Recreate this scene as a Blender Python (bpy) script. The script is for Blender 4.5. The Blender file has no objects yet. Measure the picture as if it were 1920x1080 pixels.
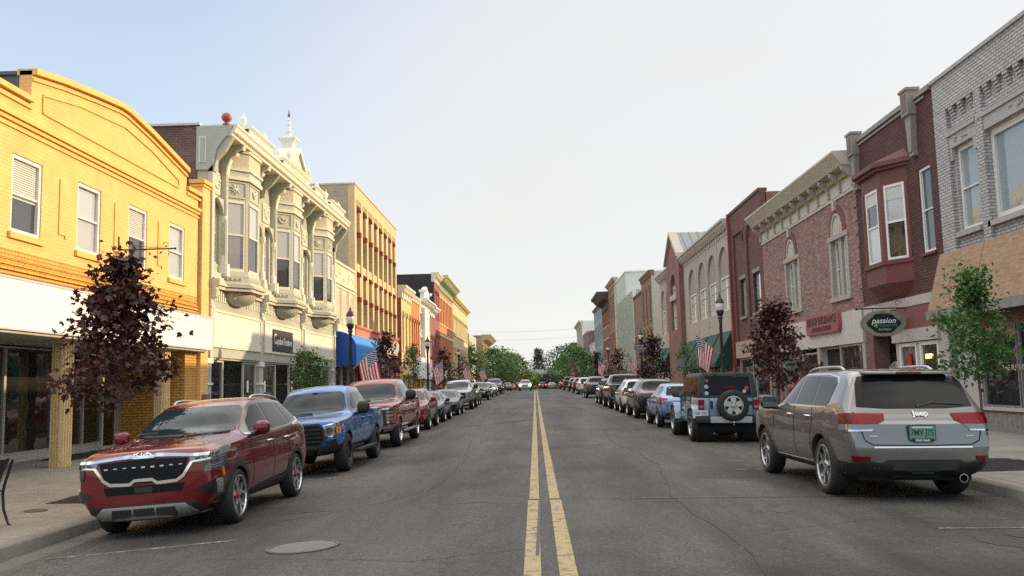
import bpy, bmesh, math, random
from mathutils import Vector, Matrix
from mathutils.bvhtree import BVHTree
random.seed(7)
R = math.radians
S = bpy.context.scene
COL = S.collection
# ------------------------------------------------------------------ camera
cam_d = bpy.data.cameras.new("camera")
cam = bpy.data.objects.new("camera", cam_d)
COL.objects.link(cam)
cam_d.sensor_width = 36.0
cam_d.lens = 1650.0 / 1920.0 * 36.0
cam_d.clip_end = 3000
cam_d.clip_start = 0.05
cam.matrix_world = Matrix.Translation((0, 0, 1.55)) @ Matrix.Rotation(R(1.34), 4, 'Z') @ Matrix.Rotation(R(96.26), 4, 'X') @ Matrix.Rotation(R(-1.4), 4, 'Z')
S.camera = cam
# ------------------------------------------------------------------ light
SUN_AZ = 24.0      # degrees from +X (right of the street) towards +Y (up the street)
SUN_EL = 16.6
sdir = Vector((math.cos(R(SUN_AZ)) * math.cos(R(SUN_EL)), math.sin(R(SUN_AZ)) * math.cos(R(SUN_EL)), math.sin(R(SUN_EL))))
sun_d = bpy.data.lights.new("sun", 'SUN')
sun_d.energy = 2.7
sun_d.angle = R(0.5)
sun_d.color = (1.0, 0.74, 0.42)
sun = bpy.data.objects.new("sun", sun_d)
COL.objects.link(sun)
sun.rotation_euler = sdir.to_track_quat('Z', 'Y').to_euler()
sun.location = (60, 30, 40)
world = bpy.data.worlds.new("World")
S.world = world
world.use_nodes = True
wn = world.node_tree.nodes
wl = world.node_tree.links
bg = wn['Background']
sky = wn.new('ShaderNodeTexSky')
sky.sky_type = 'NISHITA'
sky.sun_disc = False
sky.sun_elevation = R(SUN_EL)
sky.sun_rotation = R(90 - SUN_AZ)
sky.air_density = 1.0
sky.dust_density = 1.2
sky.ozone_density = 1.5
sky.altitude = 200
tc = wn.new('ShaderNodeTexCoord')
dotn = wn.new('ShaderNodeVectorMath'); dotn.operation = 'DOT_PRODUCT'
dotn.inputs[1].default_value = Vector((0.80, 0.55, -0.35))
wl.new(tc.outputs['Generated'], dotn.inputs[0])
mr = wn.new('ShaderNodeMapRange'); mr.interpolation_type = 'SMOOTHSTEP'
mr.inputs['From Min'].default_value = 0.0
mr.inputs['From Max'].default_value = 0.46
mr.inputs['To Min'].default_value = 0.40
mr.inputs['To Max'].default_value = 0.93
wl.new(dotn.outputs['Value'], mr.inputs['Value'])
nz = wn.new('ShaderNodeTexNoise'); nz.inputs['Scale'].default_value = 2.2; nz.inputs['Detail'].default_value = 5
mp = wn.new('ShaderNodeMapping'); mp.inputs['Scale'].default_value = (1, 1, 3.5)
wl.new(tc.outputs['Generated'], mp.inputs['Vector']); wl.new(mp.outputs['Vector'], nz.inputs['Vector'])
ad = wn.new('ShaderNodeMath'); ad.operation = 'MULTIPLY_ADD'; ad.inputs[1].default_value = 0.30; 
sb = wn.new('ShaderNodeMath'); sb.operation = 'SUBTRACT'; sb.inputs[1].default_value = 0.15; sb.use_clamp = True
wl.new(nz.outputs['Fac'], ad.inputs[0]); wl.new(mr.outputs['Result'], ad.inputs[2]); wl.new(ad.outputs[0], sb.inputs[0])
mx = wn.new('ShaderNodeMix'); mx.data_type = 'RGBA'
SKY_STR = 0.10
EXPO = 0.95
HAZE_COL = (4.52, 4.47, 4.38, 1)
mx.inputs[7].default_value = HAZE_COL
wl.new(sb.outputs[0], mx.inputs['Factor'])
sk = wn.new('ShaderNodeVectorMath'); sk.operation = 'SCALE'; sk.inputs['Scale'].default_value = 1.65
wl.new(sky.outputs['Color'], sk.inputs[0]); wl.new(sk.outputs['Vector'], mx.inputs[6])
sz = wn.new('ShaderNodeSeparateXYZ'); wl.new(tc.outputs['Generated'], sz.inputs[0])
up = wn.new('ShaderNodeMapRange'); up.interpolation_type = 'SMOOTHSTEP'
up.inputs['From Min'].default_value = .43; up.inputs['From Max'].default_value = .60
up.inputs['To Min'].default_value = 1.0; up.inputs['To Max'].default_value = 2.15  # upper sky, out of view, brightened as added fill for the shaded street
wl.new(sz.outputs['Z'], up.inputs['Value'])
bs = wn.new('ShaderNodeVectorMath'); bs.operation = 'SCALE'
hi = wn.new('ShaderNodeMapRange'); hi.inputs['From Min'].default_value = .42; hi.inputs['From Max'].default_value = .7; wl.new(sz.outputs['Z'], hi.inputs['Value'])
mx2 = wn.new('ShaderNodeMix'); mx2.data_type = 'RGBA'; mx2.inputs[7].default_value = (4.75, 4.55, 4.3, 1)
wl.new(hi.outputs['Result'], mx2.inputs['Factor']); wl.new(mx.outputs[2], mx2.inputs[6])
wl.new(mx2.outputs[2], bs.inputs[0])
nz2 = wn.new('ShaderNodeTexNoise'); nz2.inputs['Scale'].default_value = 3.2; nz2.inputs['Detail'].default_value = 6; wl.new(tc.outputs['Generated'], nz2.inputs['Vector'])
cr_ = wn.new('ShaderNodeMapRange'); cr_.inputs['From Min'].default_value = .38; cr_.inputs['From Max'].default_value = .62; cr_.inputs['To Min'].default_value = 1.15; cr_.inputs['To Max'].default_value = 3.3
wl.new(nz2.outputs['Fac'], cr_.inputs['Value']); wl.new(cr_.outputs['Result'], up.inputs['To Max']); wl.new(up.outputs['Result'], bs.inputs['Scale'])
wl.new(bs.outputs['Vector'], bg.inputs['Color'])
bg.inputs['Strength'].default_value = SKY_STR
S.view_settings.view_transform = 'Standard'
S.view_settings.look = 'None'
S.view_settings.gamma = 1.0
S.view_settings.exposure = EXPO
S.cycles.max_bounces = 6
S.cycles.use_denoising = False
# ------------------------------------------------------------------ ground shape
XL, XR = -10.9, 11.45          # facade planes left and right
KL, KR = -6.0, 6.15            # kerb lines
def sst(a, b, t):
 t = max(0.0, min(1.0, (t - a) / (b - a)))
 return t * t * (3 - 2 * t)
def zlong(y):
 return 0.62 * sst(20, 115, y) - 1.0 * sst(138, 330, y)
def road_z(x, y):
 d = x - 0.1
 if d < 0:
  z = -(0.018 * -d + 0.0043 * d * d)
 else:
  z = -0.008 * d - 0.0009 * d * d
 return z + zlong(y)
def walk_z(x, y):
 if x < 0:
  return road_z(KL, y) + 0.15 + (KL - x) * 0.006
 return road_z(KR, y) + 0.14 + (x - KR) * 0.006
def gz(x, y):
 return road_z(x, y) if KL < x < KR else walk_z(x, y)
# ------------------------------------------------------------------ materials
MATS = {}
def _new(name):
 m = bpy.data.materials.new(name)
 m.use_nodes = True
 MATS[name] = m
 n = m.node_tree.nodes
 return m, n, m.node_tree.links, n['Principled BSDF']
def rgb(c):
 return (c[0], c[1], c[2], 1)
def mat(name, col, rough=0.6, metal=0.0, var=0.12, vscale=6.0, bump=0.0, bscale=60.0, coat=0.0, emit=0, spec=0.5, stain=0.0):
 if name in MATS:
  return MATS[name]
 m, n, l, b = _new(name)
 b.inputs['Roughness'].default_value = rough
 b.inputs['Metallic'].default_value = metal
 b.inputs['Coat Weight'].default_value = coat
 b.inputs['Coat Roughness'].default_value = 0.04
 b.inputs['Specular IOR Level'].default_value = spec
 b.inputs['Base Color'].default_value = rgb(col)
 if emit:
  b.inputs['Emission Color'].default_value = rgb(col)
  b.inputs['Emission Strength'].default_value = emit
 if var > 0:
  t = n.new('ShaderNodeTexCoord')
  z = n.new('ShaderNodeTexNoise'); z.inputs['Scale'].default_value = vscale; z.inputs['Detail'].default_value = 6; z.inputs['Roughness'].default_value = .65
  g = n.new('ShaderNodeNewGeometry')
  l.new(g.outputs['Position'], z.inputs['Vector'])
  mr_ = n.new('ShaderNodeMapRange'); mr_.inputs['From Min'].default_value = .25; mr_.inputs['From Max'].default_value = .75
  mr_.inputs['To Min'].default_value = 1 - var; mr_.inputs['To Max'].default_value = 1 + var
  l.new(z.outputs['Fac'], mr_.inputs['Value'])
  vm = n.new('ShaderNodeVectorMath'); vm.operation = 'SCALE'; vm.inputs[0].default_value = col
  l.new(mr_.outputs['Result'], vm.inputs['Scale'])
  l.new(vm.outputs['Vector'], b.inputs['Base Color'])
 if bump > 0:
  g = n.new('ShaderNodeNewGeometry')
  z = n.new('ShaderNodeTexNoise'); z.inputs['Scale'].default_value = bscale; z.inputs['Detail'].default_value = 4
  l.new(g.outputs['Position'], z.inputs['Vector'])
  bp = n.new('ShaderNodeBump'); bp.inputs['Strength'].default_value = bump; bp.inputs['Distance'].default_value = .02
  l.new(z.outputs['Fac'], bp.inputs['Height'])
  l.new(bp.outputs['Normal'], b.inputs['Normal'])
 return m
def wall_uv(n, l):
 """wall coordinates: along the wall, height (metres), picked by which way the wall faces"""
 g = n.new('ShaderNodeNewGeometry')
 sp = n.new('ShaderNodeSeparateXYZ'); l.new(g.outputs['Position'], sp.inputs[0])
 sn = n.new('ShaderNodeSeparateXYZ'); l.new(g.outputs['True Normal'], sn.inputs[0])
 ab = n.new('ShaderNodeMath'); ab.operation = 'ABSOLUTE'; l.new(sn.outputs['X'], ab.inputs[0])
 gt = n.new('ShaderNodeMath'); gt.operation = 'GREATER_THAN'; gt.inputs[1].default_value = .5; l.new(ab.outputs[0], gt.inputs[0])
 mxf = n.new('ShaderNodeMix'); mxf.data_type = 'FLOAT'
 l.new(gt.outputs[0], mxf.inputs['Factor']); l.new(sp.outputs['X'], mxf.inputs[2]); l.new(sp.outputs['Y'], mxf.inputs[3])
 cb = n.new('ShaderNodeCombineXYZ'); l.new(mxf.outputs[0], cb.inputs['X']); l.new(sp.outputs['Z'], cb.inputs['Y'])
 return cb, g
def brick(name, c1, c2, mortar, bw=.24, bh=.085, ms=.014, bump=.6, var=.24, rough=.85, patch=None, pamt=.6, streak=None):
 if name in MATS:
  return MATS[name]
 m, n, l, b = _new(name)
 cb, g = wall_uv(n, l)
 t = n.new('ShaderNodeTexBrick')
 t.inputs['Scale'].default_value = 1.0
 t.inputs['Brick Width'].default_value = bw
 t.inputs['Row Height'].default_value = bh
 t.inputs['Mortar Size'].default_value = ms
 t.inputs['Mortar Smooth'].default_value = .3
 t.inputs['Color1'].default_value = rgb(c1); t.inputs['Color2'].default_value = rgb(c2); t.inputs['Mortar'].default_value = rgb(mortar)
 l.new(cb.outputs[0], t.inputs['Vector'])
 z = n.new('ShaderNodeTexNoise'); z.inputs['Scale'].default_value = 1.3; z.inputs['Detail'].default_value = 8; z.inputs['Roughness'].default_value = .7
 l.new(g.outputs['Position'], z.inputs['Vector'])
 mr_ = n.new('ShaderNodeMapRange'); mr_.inputs['From Min'].default_value = .3; mr_.inputs['From Max'].default_value = .7
 mr_.inputs['To Min'].default_value = 1 - var; mr_.inputs['To Max'].default_value = 1 + var
 l.new(z.outputs['Fac'], mr_.inputs['Value'])
 vm = n.new('ShaderNodeVectorMath'); vm.operation = 'SCALE'
 l.new(t.outputs['Color'], vm.inputs[0]); l.new(mr_.outputs['Result'], vm.inputs['Scale'])
 out = vm.outputs['Vector']
 if patch:
  z2 = n.new('ShaderNodeTexNoise'); z2.inputs['Scale'].default_value = 3.3; z2.inputs['Detail'].default_value = 8; z2.inputs['Roughness'].default_value = .75
  if streak:
   mk = n.new('ShaderNodeMapping'); mk.inputs['Scale'].default_value = (streak[0], streak[1], 1); l.new(cb.outputs[0], mk.inputs['Vector']); l.new(mk.outputs[0], z2.inputs['Vector'])
  else:
   l.new(cb.outputs[0], z2.inputs['Vector'])
  r2 = n.new('ShaderNodeMapRange'); r2.inputs['From Min'].default_value = pamt; r2.inputs['From Max'].default_value = pamt + .06
  l.new(z2.outputs['Fac'], r2.inputs['Value'])
  mm = n.new('ShaderNodeMix'); mm.data_type = 'RGBA'; mm.inputs[7].default_value = rgb(patch)
  l.new(r2.outputs['Result'], mm.inputs['Factor']); l.new(out, mm.inputs[6]); out = mm.outputs[2]
 l.new(out, b.inputs['Base Color'])
 b.inputs['Roughness'].default_value = rough
 bp = n.new('ShaderNodeBump'); bp.inputs['Strength'].default_value = bump; bp.inputs['Distance'].default_value = .012
 iv = n.new('ShaderNodeMath'); iv.operation = 'SUBTRACT'; iv.inputs[0].default_value = 1
 l.new(t.outputs['Fac'], iv.inputs[1]); l.new(iv.outputs[0], bp.inputs['Height'])
 l.new(bp.outputs['Normal'], b.inputs['Normal'])
 return m
def glass(name, col=(.02, .025, .03), rough=.03, spec=.8, wav=.004):
 """window glass seen from outside by day: dark room behind a reflecting pane, slightly wavy"""
 if name in MATS:
  return MATS[name]
 m, n, l, b = _new(name)
 b.inputs['Base Color'].default_value = rgb(col)
 b.inputs['Roughness'].default_value = rough
 b.inputs['Specular IOR Level'].default_value = spec
 b.inputs['IOR'].default_value = 1.52
 g = n.new('ShaderNodeNewGeometry')
 z = n.new('ShaderNodeTexNoise'); z.inputs['Scale'].default_value = 1.6; z.inputs['Detail'].default_value = 2
 l.new(g.outputs['Position'], z.inputs['Vector'])
 bp = n.new('ShaderNodeBump'); bp.inputs['Strength'].default_value = .35; bp.inputs['Distance'].default_value = wav * 4
 l.new(z.outputs['Fac'], bp.inputs['Height'])
 l.new(bp.outputs['Normal'], b.inputs['Normal'])
 return m
def paint(name, col, metal=.45, rough=.32):
 if name in MATS:
  return MATS[name]
 m, n, l, b = _new(name)
 b.inputs['Base Color'].default_value = rgb(col)
 b.inputs['Metallic'].default_value = metal
 b.inputs['Specular IOR Level'].default_value = .2
 b.inputs['Roughness'].default_value = rough
 b.inputs['Coat Weight'].default_value = 1.0
 b.inputs['Coat Roughness'].default_value = .03
 t = n.new('ShaderNodeTexCoord')
 z = n.new('ShaderNodeTexNoise'); z.inputs['Scale'].default_value = 2.5; z.inputs['Detail'].default_value = 8
 l.new(t.outputs['Object'], z.inputs['Vector'])
 r = n.new('ShaderNodeMapRange'); r.inputs['To Min'].default_value = rough - .06; r.inputs['To Max'].default_value = rough + .1
 l.new(z.outputs['Fac'], r.inputs['Value']); l.new(r.outputs['Result'], b.inputs['Roughness'])
 return m
# ------------------------------------------------------------------ mesh building
def tag(o, label=None, cat=None, group=None, kind=None):
 if label: o['label'] = label
 if cat: o['category'] = cat
 if group: o['group'] = group
 if kind: o['kind'] = kind
 return o
WLOC = {}
def empty(name, loc, rz=0, label=None, cat=None, group=None):
 o = bpy.data.objects.new(name, None)
 o.empty_display_size = .3
 COL.objects.link(o)
 o.location = loc
 o.rotation_euler = (0, 0, rz)
 WLOC[o] = Vector(loc)
 return tag(o, label, cat, group)
class MB:
 def __init__(s):
  s.v = []; s.f = []; s.uv = {}
 def add(s, vs, fs):
  k = len(s.v)
  s.v += [tuple(p) for p in vs]
  s.f += [tuple(i + k for i in f) for f in fs]
  return s
 def poly(s, pts):
  return s.add(pts, [tuple(range(len(pts)))])
 def box(s, x0, x1, y0, y1, z0, z1):
  vs = [(x0, y0, z0), (x1, y0, z0), (x1, y1, z0), (x0, y1, z0), (x0, y0, z1), (x1, y0, z1), (x1, y1, z1), (x0, y1, z1)]
  return s.add(vs, [(0, 3, 2, 1), (4, 5, 6, 7), (0, 1, 5, 4), (1, 2, 6, 5), (2, 3, 7, 6), (3, 0, 4, 7)])
 def obox(s, c, ax, ay, az, hx, hy, hz):
  """box about c with unit axes and half sizes"""
  c = Vector(c); vs = []
  for k in (-1, 1):
   for i, j in ((-1, -1), (1, -1), (1, 1), (-1, 1)):
    vs.append(c + Vector(ax) * hx * i + Vector(ay) * hy * j + Vector(az) * hz * k)
  return s.add(vs, [(0, 3, 2, 1), (4, 5, 6, 7), (0, 1, 5, 4), (1, 2, 6, 5), (2, 3, 7, 6), (3, 0, 4, 7)])
 def ext(s, pts, vec):
  """polygon of 3-D points extruded by a vector"""
  n = len(pts); vec = Vector(vec)
  vs = [Vector(p) for p in pts] + [Vector(p) + vec for p in pts]
  fs = [tuple(range(n))[::-1], tuple(range(n, 2 * n))] + [(i, (i + 1) % n, n + (i + 1) % n, n + i) for i in range(n)]
  return s.add(vs, fs)
 def lathe(s, c, prof, seg=16, axis='Z', cap=True):
  """prof: list of (radius, height) turned about an axis through c"""
  c = Vector(c); vs = []; fs = []
  for r, h in prof:
   for i in range(seg):
    a = 2 * math.pi * i / seg
    p, q = r * math.cos(a), r * math.sin(a)
    vs.append(c + Vector((p, q, h) if axis == 'Z' else ((h, p, q) if axis == 'X' else (p, h, q))))
  for k in range(len(prof) - 1):
   for i in range(seg):
    j = (i + 1) % seg
    fs.append((k * seg + i, k * seg + j, (k + 1) * seg + j, (k + 1) * seg + i))
  if cap:
   fs.append(tuple(range(seg))[::-1]); fs.append(tuple(range((len(prof) - 1) * seg, len(prof) * seg)))
  return s.add(vs, fs)
 def tube(s, path, r, seg=8, cap=True):
  path = [Vector(p) for p in path]; n = len(path)
  rs = r if isinstance(r, (list, tuple)) else [r] * n
  vs = []; fs = []
  for k, p in enumerate(path):
   d = (path[min(k + 1, n - 1)] - path[max(k - 1, 0)])
   if d.length < 1e-9: d = Vector((0, 0, 1))
   d.normalize()
   a = d.cross(Vector((0, 0, 1)) if abs(d.z) < .9 else Vector((1, 0, 0))).normalized()
   b = d.cross(a)
   for i in range(seg):
    t = 2 * math.pi * i / seg
    vs.append(p + (a * math.cos(t) + b * math.sin(t)) * rs[k])
  for k in range(n - 1):
   for i in range(seg):
    j = (i + 1) % seg
    fs.append((k * seg + i, k * seg + j, (k + 1) * seg + j, (k + 1) * seg + i))
  if cap:
   fs.append(tuple(range(seg))[::-1]); fs.append(tuple(range((n - 1) * seg, n * seg)))
  return s.add(vs, fs)
 def ball(s, c, r, seg=12, ring=8, sc=(1, 1, 1)):
  prof = [(max(1e-4, math.sin(math.pi * k / ring)) * r, -math.cos(math.pi * k / ring) * r) for k in range(ring + 1)]
  k0 = len(s.v)
  s.lathe((0, 0, 0), prof, seg, cap=False)
  for i in range(k0, len(s.v)):
   v = s.v[i]
   s.v[i] = (c[0] + v[0] * sc[0], c[1] + v[1] * sc[1], c[2] + v[2] * sc[2])
  return s
 def build(s, name, m, parent=None, smooth=None, local=False, org=None, bevel=0, label=None, uv=None, recalc=True):
  """ONE mesh object. World coordinates unless local; parent offset removed. smooth: angle in degrees"""
  me = bpy.data.meshes.new(name)
  o = bpy.data.objects.new(name, me)
  off = Vector((0, 0, 0))
  ploc = WLOC.get(parent, Vector((0, 0, 0))) if parent is not None else Vector((0, 0, 0))
  if not local:
   if org is None:
    org = ploc if parent is not None else Vector((0, 0, 0))
   off = Vector(org)
  me.from_pydata([tuple(Vector(p) - off) for p in s.v] if not local else s.v, [], s.f)
  bm = bmesh.new(); bm.from_mesh(me)
  if recalc:
   bmesh.ops.recalc_face_normals(bm, faces=bm.faces)
  if bevel:
   bmesh.ops.remove_doubles(bm, verts=bm.verts, dist=1e-4)
   es = [e for e in bm.edges if len(e.link_faces) == 2 and e.calc_face_angle(0) > R(40)]
   bmesh.ops.bevel(bm, geom=es, offset=bevel, segments=2, affect='EDGES', clamp_overlap=True, profile=.6)
  bm.to_mesh(me); bm.free()
  if smooth:
   for p in me.polygons: p.use_smooth = True
   me.set_sharp_from_angle(angle=R(smooth))
  for mm in (m if isinstance(m, (list, tuple)) else [m]):
   me.materials.append(mm)
  COL.objects.link(o)
  if parent is not None:
   o.parent = parent
  if not local:
   o.location = off - ploc
   WLOC[o] = off
  else:
   WLOC[o] = ploc
  if label: o['label'] = label
  return o
def text_mesh(txt, size, extrude=.008, bold=0.0, shear=0.0, sx=1.0, spacing=1.0, align='CENTER'):
 """lettering as plain mesh data: list of verts (x right, y up, z out) and faces"""
 cu = bpy.data.curves.new("lettering", 'FONT')
 cu.body = txt; cu.size = size; cu.extrude = extrude; cu.offset = bold; cu.shear = shear
 cu.space_character = spacing
 cu.align_x = align; cu.align_y = 'CENTER'; cu.resolution_u = 3
 o = bpy.data.objects.new("lettering", cu)
 COL.objects.link(o)
 dg = bpy.context.evaluated_depsgraph_get(); dg.update()
 me = bpy.data.meshes.new_from_object(o.evaluated_get(dg))
 vs = [(v.co.x * sx, v.co.y, v.co.z) for v in me.vertices]
 fs = [tuple(p.vertices) for p in me.polygons]
 bpy.data.objects.remove(o); bpy.data.curves.remove(cu); bpy.data.meshes.remove(me)
 return vs, fs
def put_text(mb, txt, size, o, ax, up, **k):
 """lettering placed with its middle at o, running along ax, up along up"""
 vs, fs = text_mesh(txt, size, **k)
 o = Vector(o); ax = Vector(ax).normalized(); up = Vector(up).normalized(); nn = ax.cross(up)
 mb.add([o + ax * v[0] + up * v[1] + nn * v[2] for v in vs], fs)
 return mb
def copy_tree(o, parent=None):
 c = o.copy(); COL.objects.link(c)
 if parent is not None: c.parent = parent
 WLOC[c] = WLOC.get(o, Vector())
 for ch in o.children:
  copy_tree(ch, c)
 return c
M_white = mat('white paint', (.74, .73, .70), .5, var=.06)
M_whiteframe = mat('white window frame', (.72, .72, .70), .45, var=.05)
M_cream = mat('cream paint', (.66, .60, .46), .6, var=.1)
M_black = mat('black painted iron', (.018, .018, .02), .45, var=.1)
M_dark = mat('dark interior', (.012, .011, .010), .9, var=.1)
M_roof = mat('tar roof', (.06, .06, .06), .9)
M_metal = mat('galvanised metal', (.45, .46, .47), .4, metal=.8, var=.1)
M_alu = mat('aluminium frame', (.50, .50, .48), .4, metal=.5, var=.05)
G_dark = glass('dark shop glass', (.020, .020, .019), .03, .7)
G_house = glass('upper window glass', (.05, .055, .06), .04, .9)
G_blind = mat('window with pale blind', (.42, .42, .42), .15, var=.03, spec=.8, coat=1)
G_sky = mat('window reflecting sky', (.45, .47, .49), .1, var=.03, spec=.8, coat=1)  # pale base colour paints in the sky's reflection
# ================================================================== ground, road, pavements
def asphalt():
 m, n, l, b = _new('asphalt')
 g = n.new('ShaderNodeNewGeometry')
 def noise(sc, det, rough=.6, vec=None):
  z = n.new('ShaderNodeTexNoise'); z.inputs['Scale'].default_value = sc; z.inputs['Detail'].default_value = det; z.inputs['Roughness'].default_value = rough
  l.new(vec or g.outputs['Position'], z.inputs['Vector']); return z
 def rng(src, a, b_, c, d):
  r = n.new('ShaderNodeMapRange'); r.inputs['From Min'].default_value = a; r.inputs['From Max'].default_value = b_
  r.inputs['To Min'].default_value = c; r.inputs['To Max'].default_value = d; l.new(src, r.inputs['Value']); return r.outputs['Result']
 def mul(a, b_):
  k = n.new('ShaderNodeMath'); k.operation = 'MULTIPLY'; l.new(a, k.inputs[0]); l.new(b_, k.inputs[1]); return k.outputs[0]
 fine = mul(rng(noise(60, 3, .85).outputs['Fac'], .3, .7, .35, 1.75), rng(noise(24, 3, .8).outputs['Fac'], .32, .68, .62, 1.42))
 mid = rng(noise(9, 6).outputs['Fac'], .3, .7, .86, 1.16)
 mp_ = n.new('ShaderNodeMapping'); mp_.inputs['Scale'].default_value = (.75, .10, 1); l.new(g.outputs['Position'], mp_.inputs['Vector'])
 streak = rng(noise(1.0, 5, .6, mp_.outputs['Vector']).outputs['Fac'], .36, .64, .50, 1.22)
 mp2 = n.new('ShaderNodeMapping'); mp2.inputs['Scale'].default_value = (.35, .22, 1); mp2.inputs['Location'].default_value = (3, 5, 0); l.new(g.outputs['Position'], mp2.inputs['Vector'])
 blot = rng(noise(1.0, 4, .55, mp2.outputs['Vector']).outputs['Fac'], .35, .47, .48, 1.0)
 k = mul(mul(mul(fine, mid), streak), blot)
 vo = n.new('ShaderNodeTexVoronoi'); vo.feature = 'DISTANCE_TO_EDGE'; vo.inputs['Scale'].default_value = .22
 wob = noise(1.2, 6, .7)
 va = n.new('ShaderNodeVectorMath'); va.operation = 'SCALE'; va.inputs['Scale'].default_value = 2.2
 l.new(wob.outputs['Color'], va.inputs[0])
 vb = n.new('ShaderNodeVectorMath'); vb.operation = 'ADD'; l.new(g.outputs['Position'], vb.inputs[0]); l.new(va.outputs[0], vb.inputs[1])
 l.new(vb.outputs[0], vo.inputs['Vector'])
 crk = rng(vo.outputs['Distance'], .0, .006, .40, 1.0)
 k = mul(k, crk)
 vm = n.new('ShaderNodeVectorMath'); vm.operation = 'SCALE'; vm.inputs[0].default_value = (.060, .057, .0535)
 l.new(k, vm.inputs['Scale']); l.new(vm.outputs[0], b.inputs['Base Color'])
 b.inputs['Roughness'].default_value = .75
 b.inputs['Specular IOR Level'].default_value = .4
 bp = n.new('ShaderNodeBump'); bp.inputs['Strength'].default_value = .5; bp.inputs['Distance'].default_value = .008
 l.new(noise(120, 3).outputs['Fac'], bp.inputs['Height']); l.new(bp.outputs['Normal'], b.inputs['Normal'])
 return m
def concrete(name, col, jx, jy, ox=0, oy=0):
 m, n, l, b = _new(name)
 g = n.new('ShaderNodeNewGeometry')
 t = n.new('ShaderNodeTexBrick'); t.offset = 0
 t.inputs['Scale'].default_value = 1
 t.inputs['Brick Width'].default_value = jx; t.inputs['Row Height'].default_value = jy; t.inputs['Mortar Size'].default_value = .012; t.inputs['Mortar Smooth'].default_value = .4
 t.inputs['Color1'].default_value = (1, 1, 1, 1); t.inputs['Color2'].default_value = (.9, .9, .9, 1); t.inputs['Mortar'].default_value = (.45, .44, .42, 1)
 mp_ = n.new('ShaderNodeMapping'); mp_.inputs['Location'].default_value = (ox, oy, 0)
 l.new(g.outputs['Position'], mp_.inputs['Vector']); l.new(mp_.outputs[0], t.inputs['Vector'])
 z = n.new('ShaderNodeTexNoise'); z.inputs['Scale'].default_value = 1.1; z.inputs['Detail'].default_value = 9; z.inputs['Roughness'].default_value = .72
 l.new(g.outputs['Position'], z.inputs['Vector'])
 r = n.new('ShaderNodeMapRange'); r.inputs['From Min'].default_value = .3; r.inputs['From Max'].default_value = .7; r.inputs['To Min'].default_value = .74; r.inputs['To Max'].default_value = 1.15
 l.new(z.outputs['Fac'], r.inputs['Value'])
 z3 = n.new('ShaderNodeTexNoise'); z3.inputs['Scale'].default_value = 80; z3.inputs['Detail'].default_value = 3
 l.new(g.outputs['Position'], z3.inputs['Vector'])
 r3 = n.new('ShaderNodeMapRange'); r3.inputs['To Min'].default_value = .82; r3.inputs['To Max'].default_value = 1.18; l.new(z3.outputs['Fac'], r3.inputs['Value'])
 q = n.new('ShaderNodeMath'); q.operation = 'MULTIPLY'; l.new(r.outputs[0], q.inputs[0]); l.new(r3.outputs[0], q.inputs[1])
 v1 = n.new('ShaderNodeVectorMath'); v1.operation = 'MULTIPLY'; v1.inputs[1].default_value = col; l.new(t.outputs['Color'], v1.inputs[0])
 v2 = n.new('ShaderNodeVectorMath'); v2.operation = 'SCALE'; l.new(v1.outputs[0], v2.inputs[0]); l.new(q.outputs[0], v2.inputs['Scale'])
 l.new(v2.outputs[0], b.inputs['Base Color']); b.inputs['Roughness'].default_value = .9
 return m
def road_paint(name, col, wear, wsc=7.0):
 """worn road paint: the asphalt shows through where it has rubbed off"""
 m, n, l, b = _new(name)
 g = n.new('ShaderNodeNewGeometry')
 z = n.new('ShaderNodeTexNoise'); z.inputs['Scale'].default_value = wsc; z.inputs['Detail'].default_value = 10; z.inputs['Roughness'].default_value = .8
 l.new(g.outputs['Position'], z.inputs['Vector'])
 r = n.new('ShaderNodeMapRange'); r.inputs['From Min'].default_value = wear - .04; r.inputs['From Max'].default_value = wear + .06
 l.new(z.outputs['Fac'], r.inputs['Value'])
 x = n.new('ShaderNodeMix'); x.data_type = 'RGBA'
 z2 = n.new('ShaderNodeTexNoise'); z2.inputs['Scale'].default_value = 90; z2.inputs['Detail'].default_value = 2; l.new(g.outputs['Position'], z2.inputs['Vector'])
 r2 = n.new('ShaderNodeMapRange'); r2.inputs['To Min'].default_value = .75; r2.inputs['To Max'].default_value = 1.25; l.new(z2.outputs['Fac'], r2.inputs['Value'])
 sc = n.new('ShaderNodeVectorMath'); sc.operation = 'SCALE'; sc.inputs[0].default_value = col; l.new(r2.outputs[0], sc.inputs['Scale'])
 l.new(sc.outputs[0], x.inputs[7]); x.inputs[6].default_value = (.075, .07, .064, 1); l.new(r.outputs['Result'], x.inputs['Factor'])
 l.new(x.outputs[2], b.inputs['Base Color']); b.inputs['Roughness'].default_value = .75
 return m
M_asph = asphalt()
M_walkL = concrete('pavement concrete', (.265, .237, .195), 1.55, 1.75)
M_walkR = concrete('pavement concrete far side', (.27, .25, .225), 1.7, 1.75, .3, .5)
M_kerb = concrete('kerb concrete', (.19, .172, .147), 50, 3.0)
M_gutter = mat('gutter concrete', (.11, .10, .088), .9, var=.25, vscale=3, bump=.3)
M_yellow = road_paint('yellow road paint', (.345, .265, .135), .44)
M_wline = road_paint('white road paint', (.26, .25, .235), .54, 5)
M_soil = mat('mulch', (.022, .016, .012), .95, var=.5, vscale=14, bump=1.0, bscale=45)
def strip(name, m, x0f, x1f, ys, nx, zf, dz=0.0):
 mb = MB(); vs = []; fs = []
 for y in ys:
  for i in range(nx + 1):
   x = x0f + (x1f - x0f) * i / nx
   vs.append((x, y, zf(x, y) + dz))
 for j in range(len(ys) - 1):
  for i in range(nx):
   a = j * (nx + 1) + i
   fs.append((a, a + 1, a + nx + 2, a + nx + 1))
 mb.add(vs, fs)
 return tag(mb.build(name, m, smooth=30), kind='structure')
YS = [-14 + 2.5 * i for i in range(150)]
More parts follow.
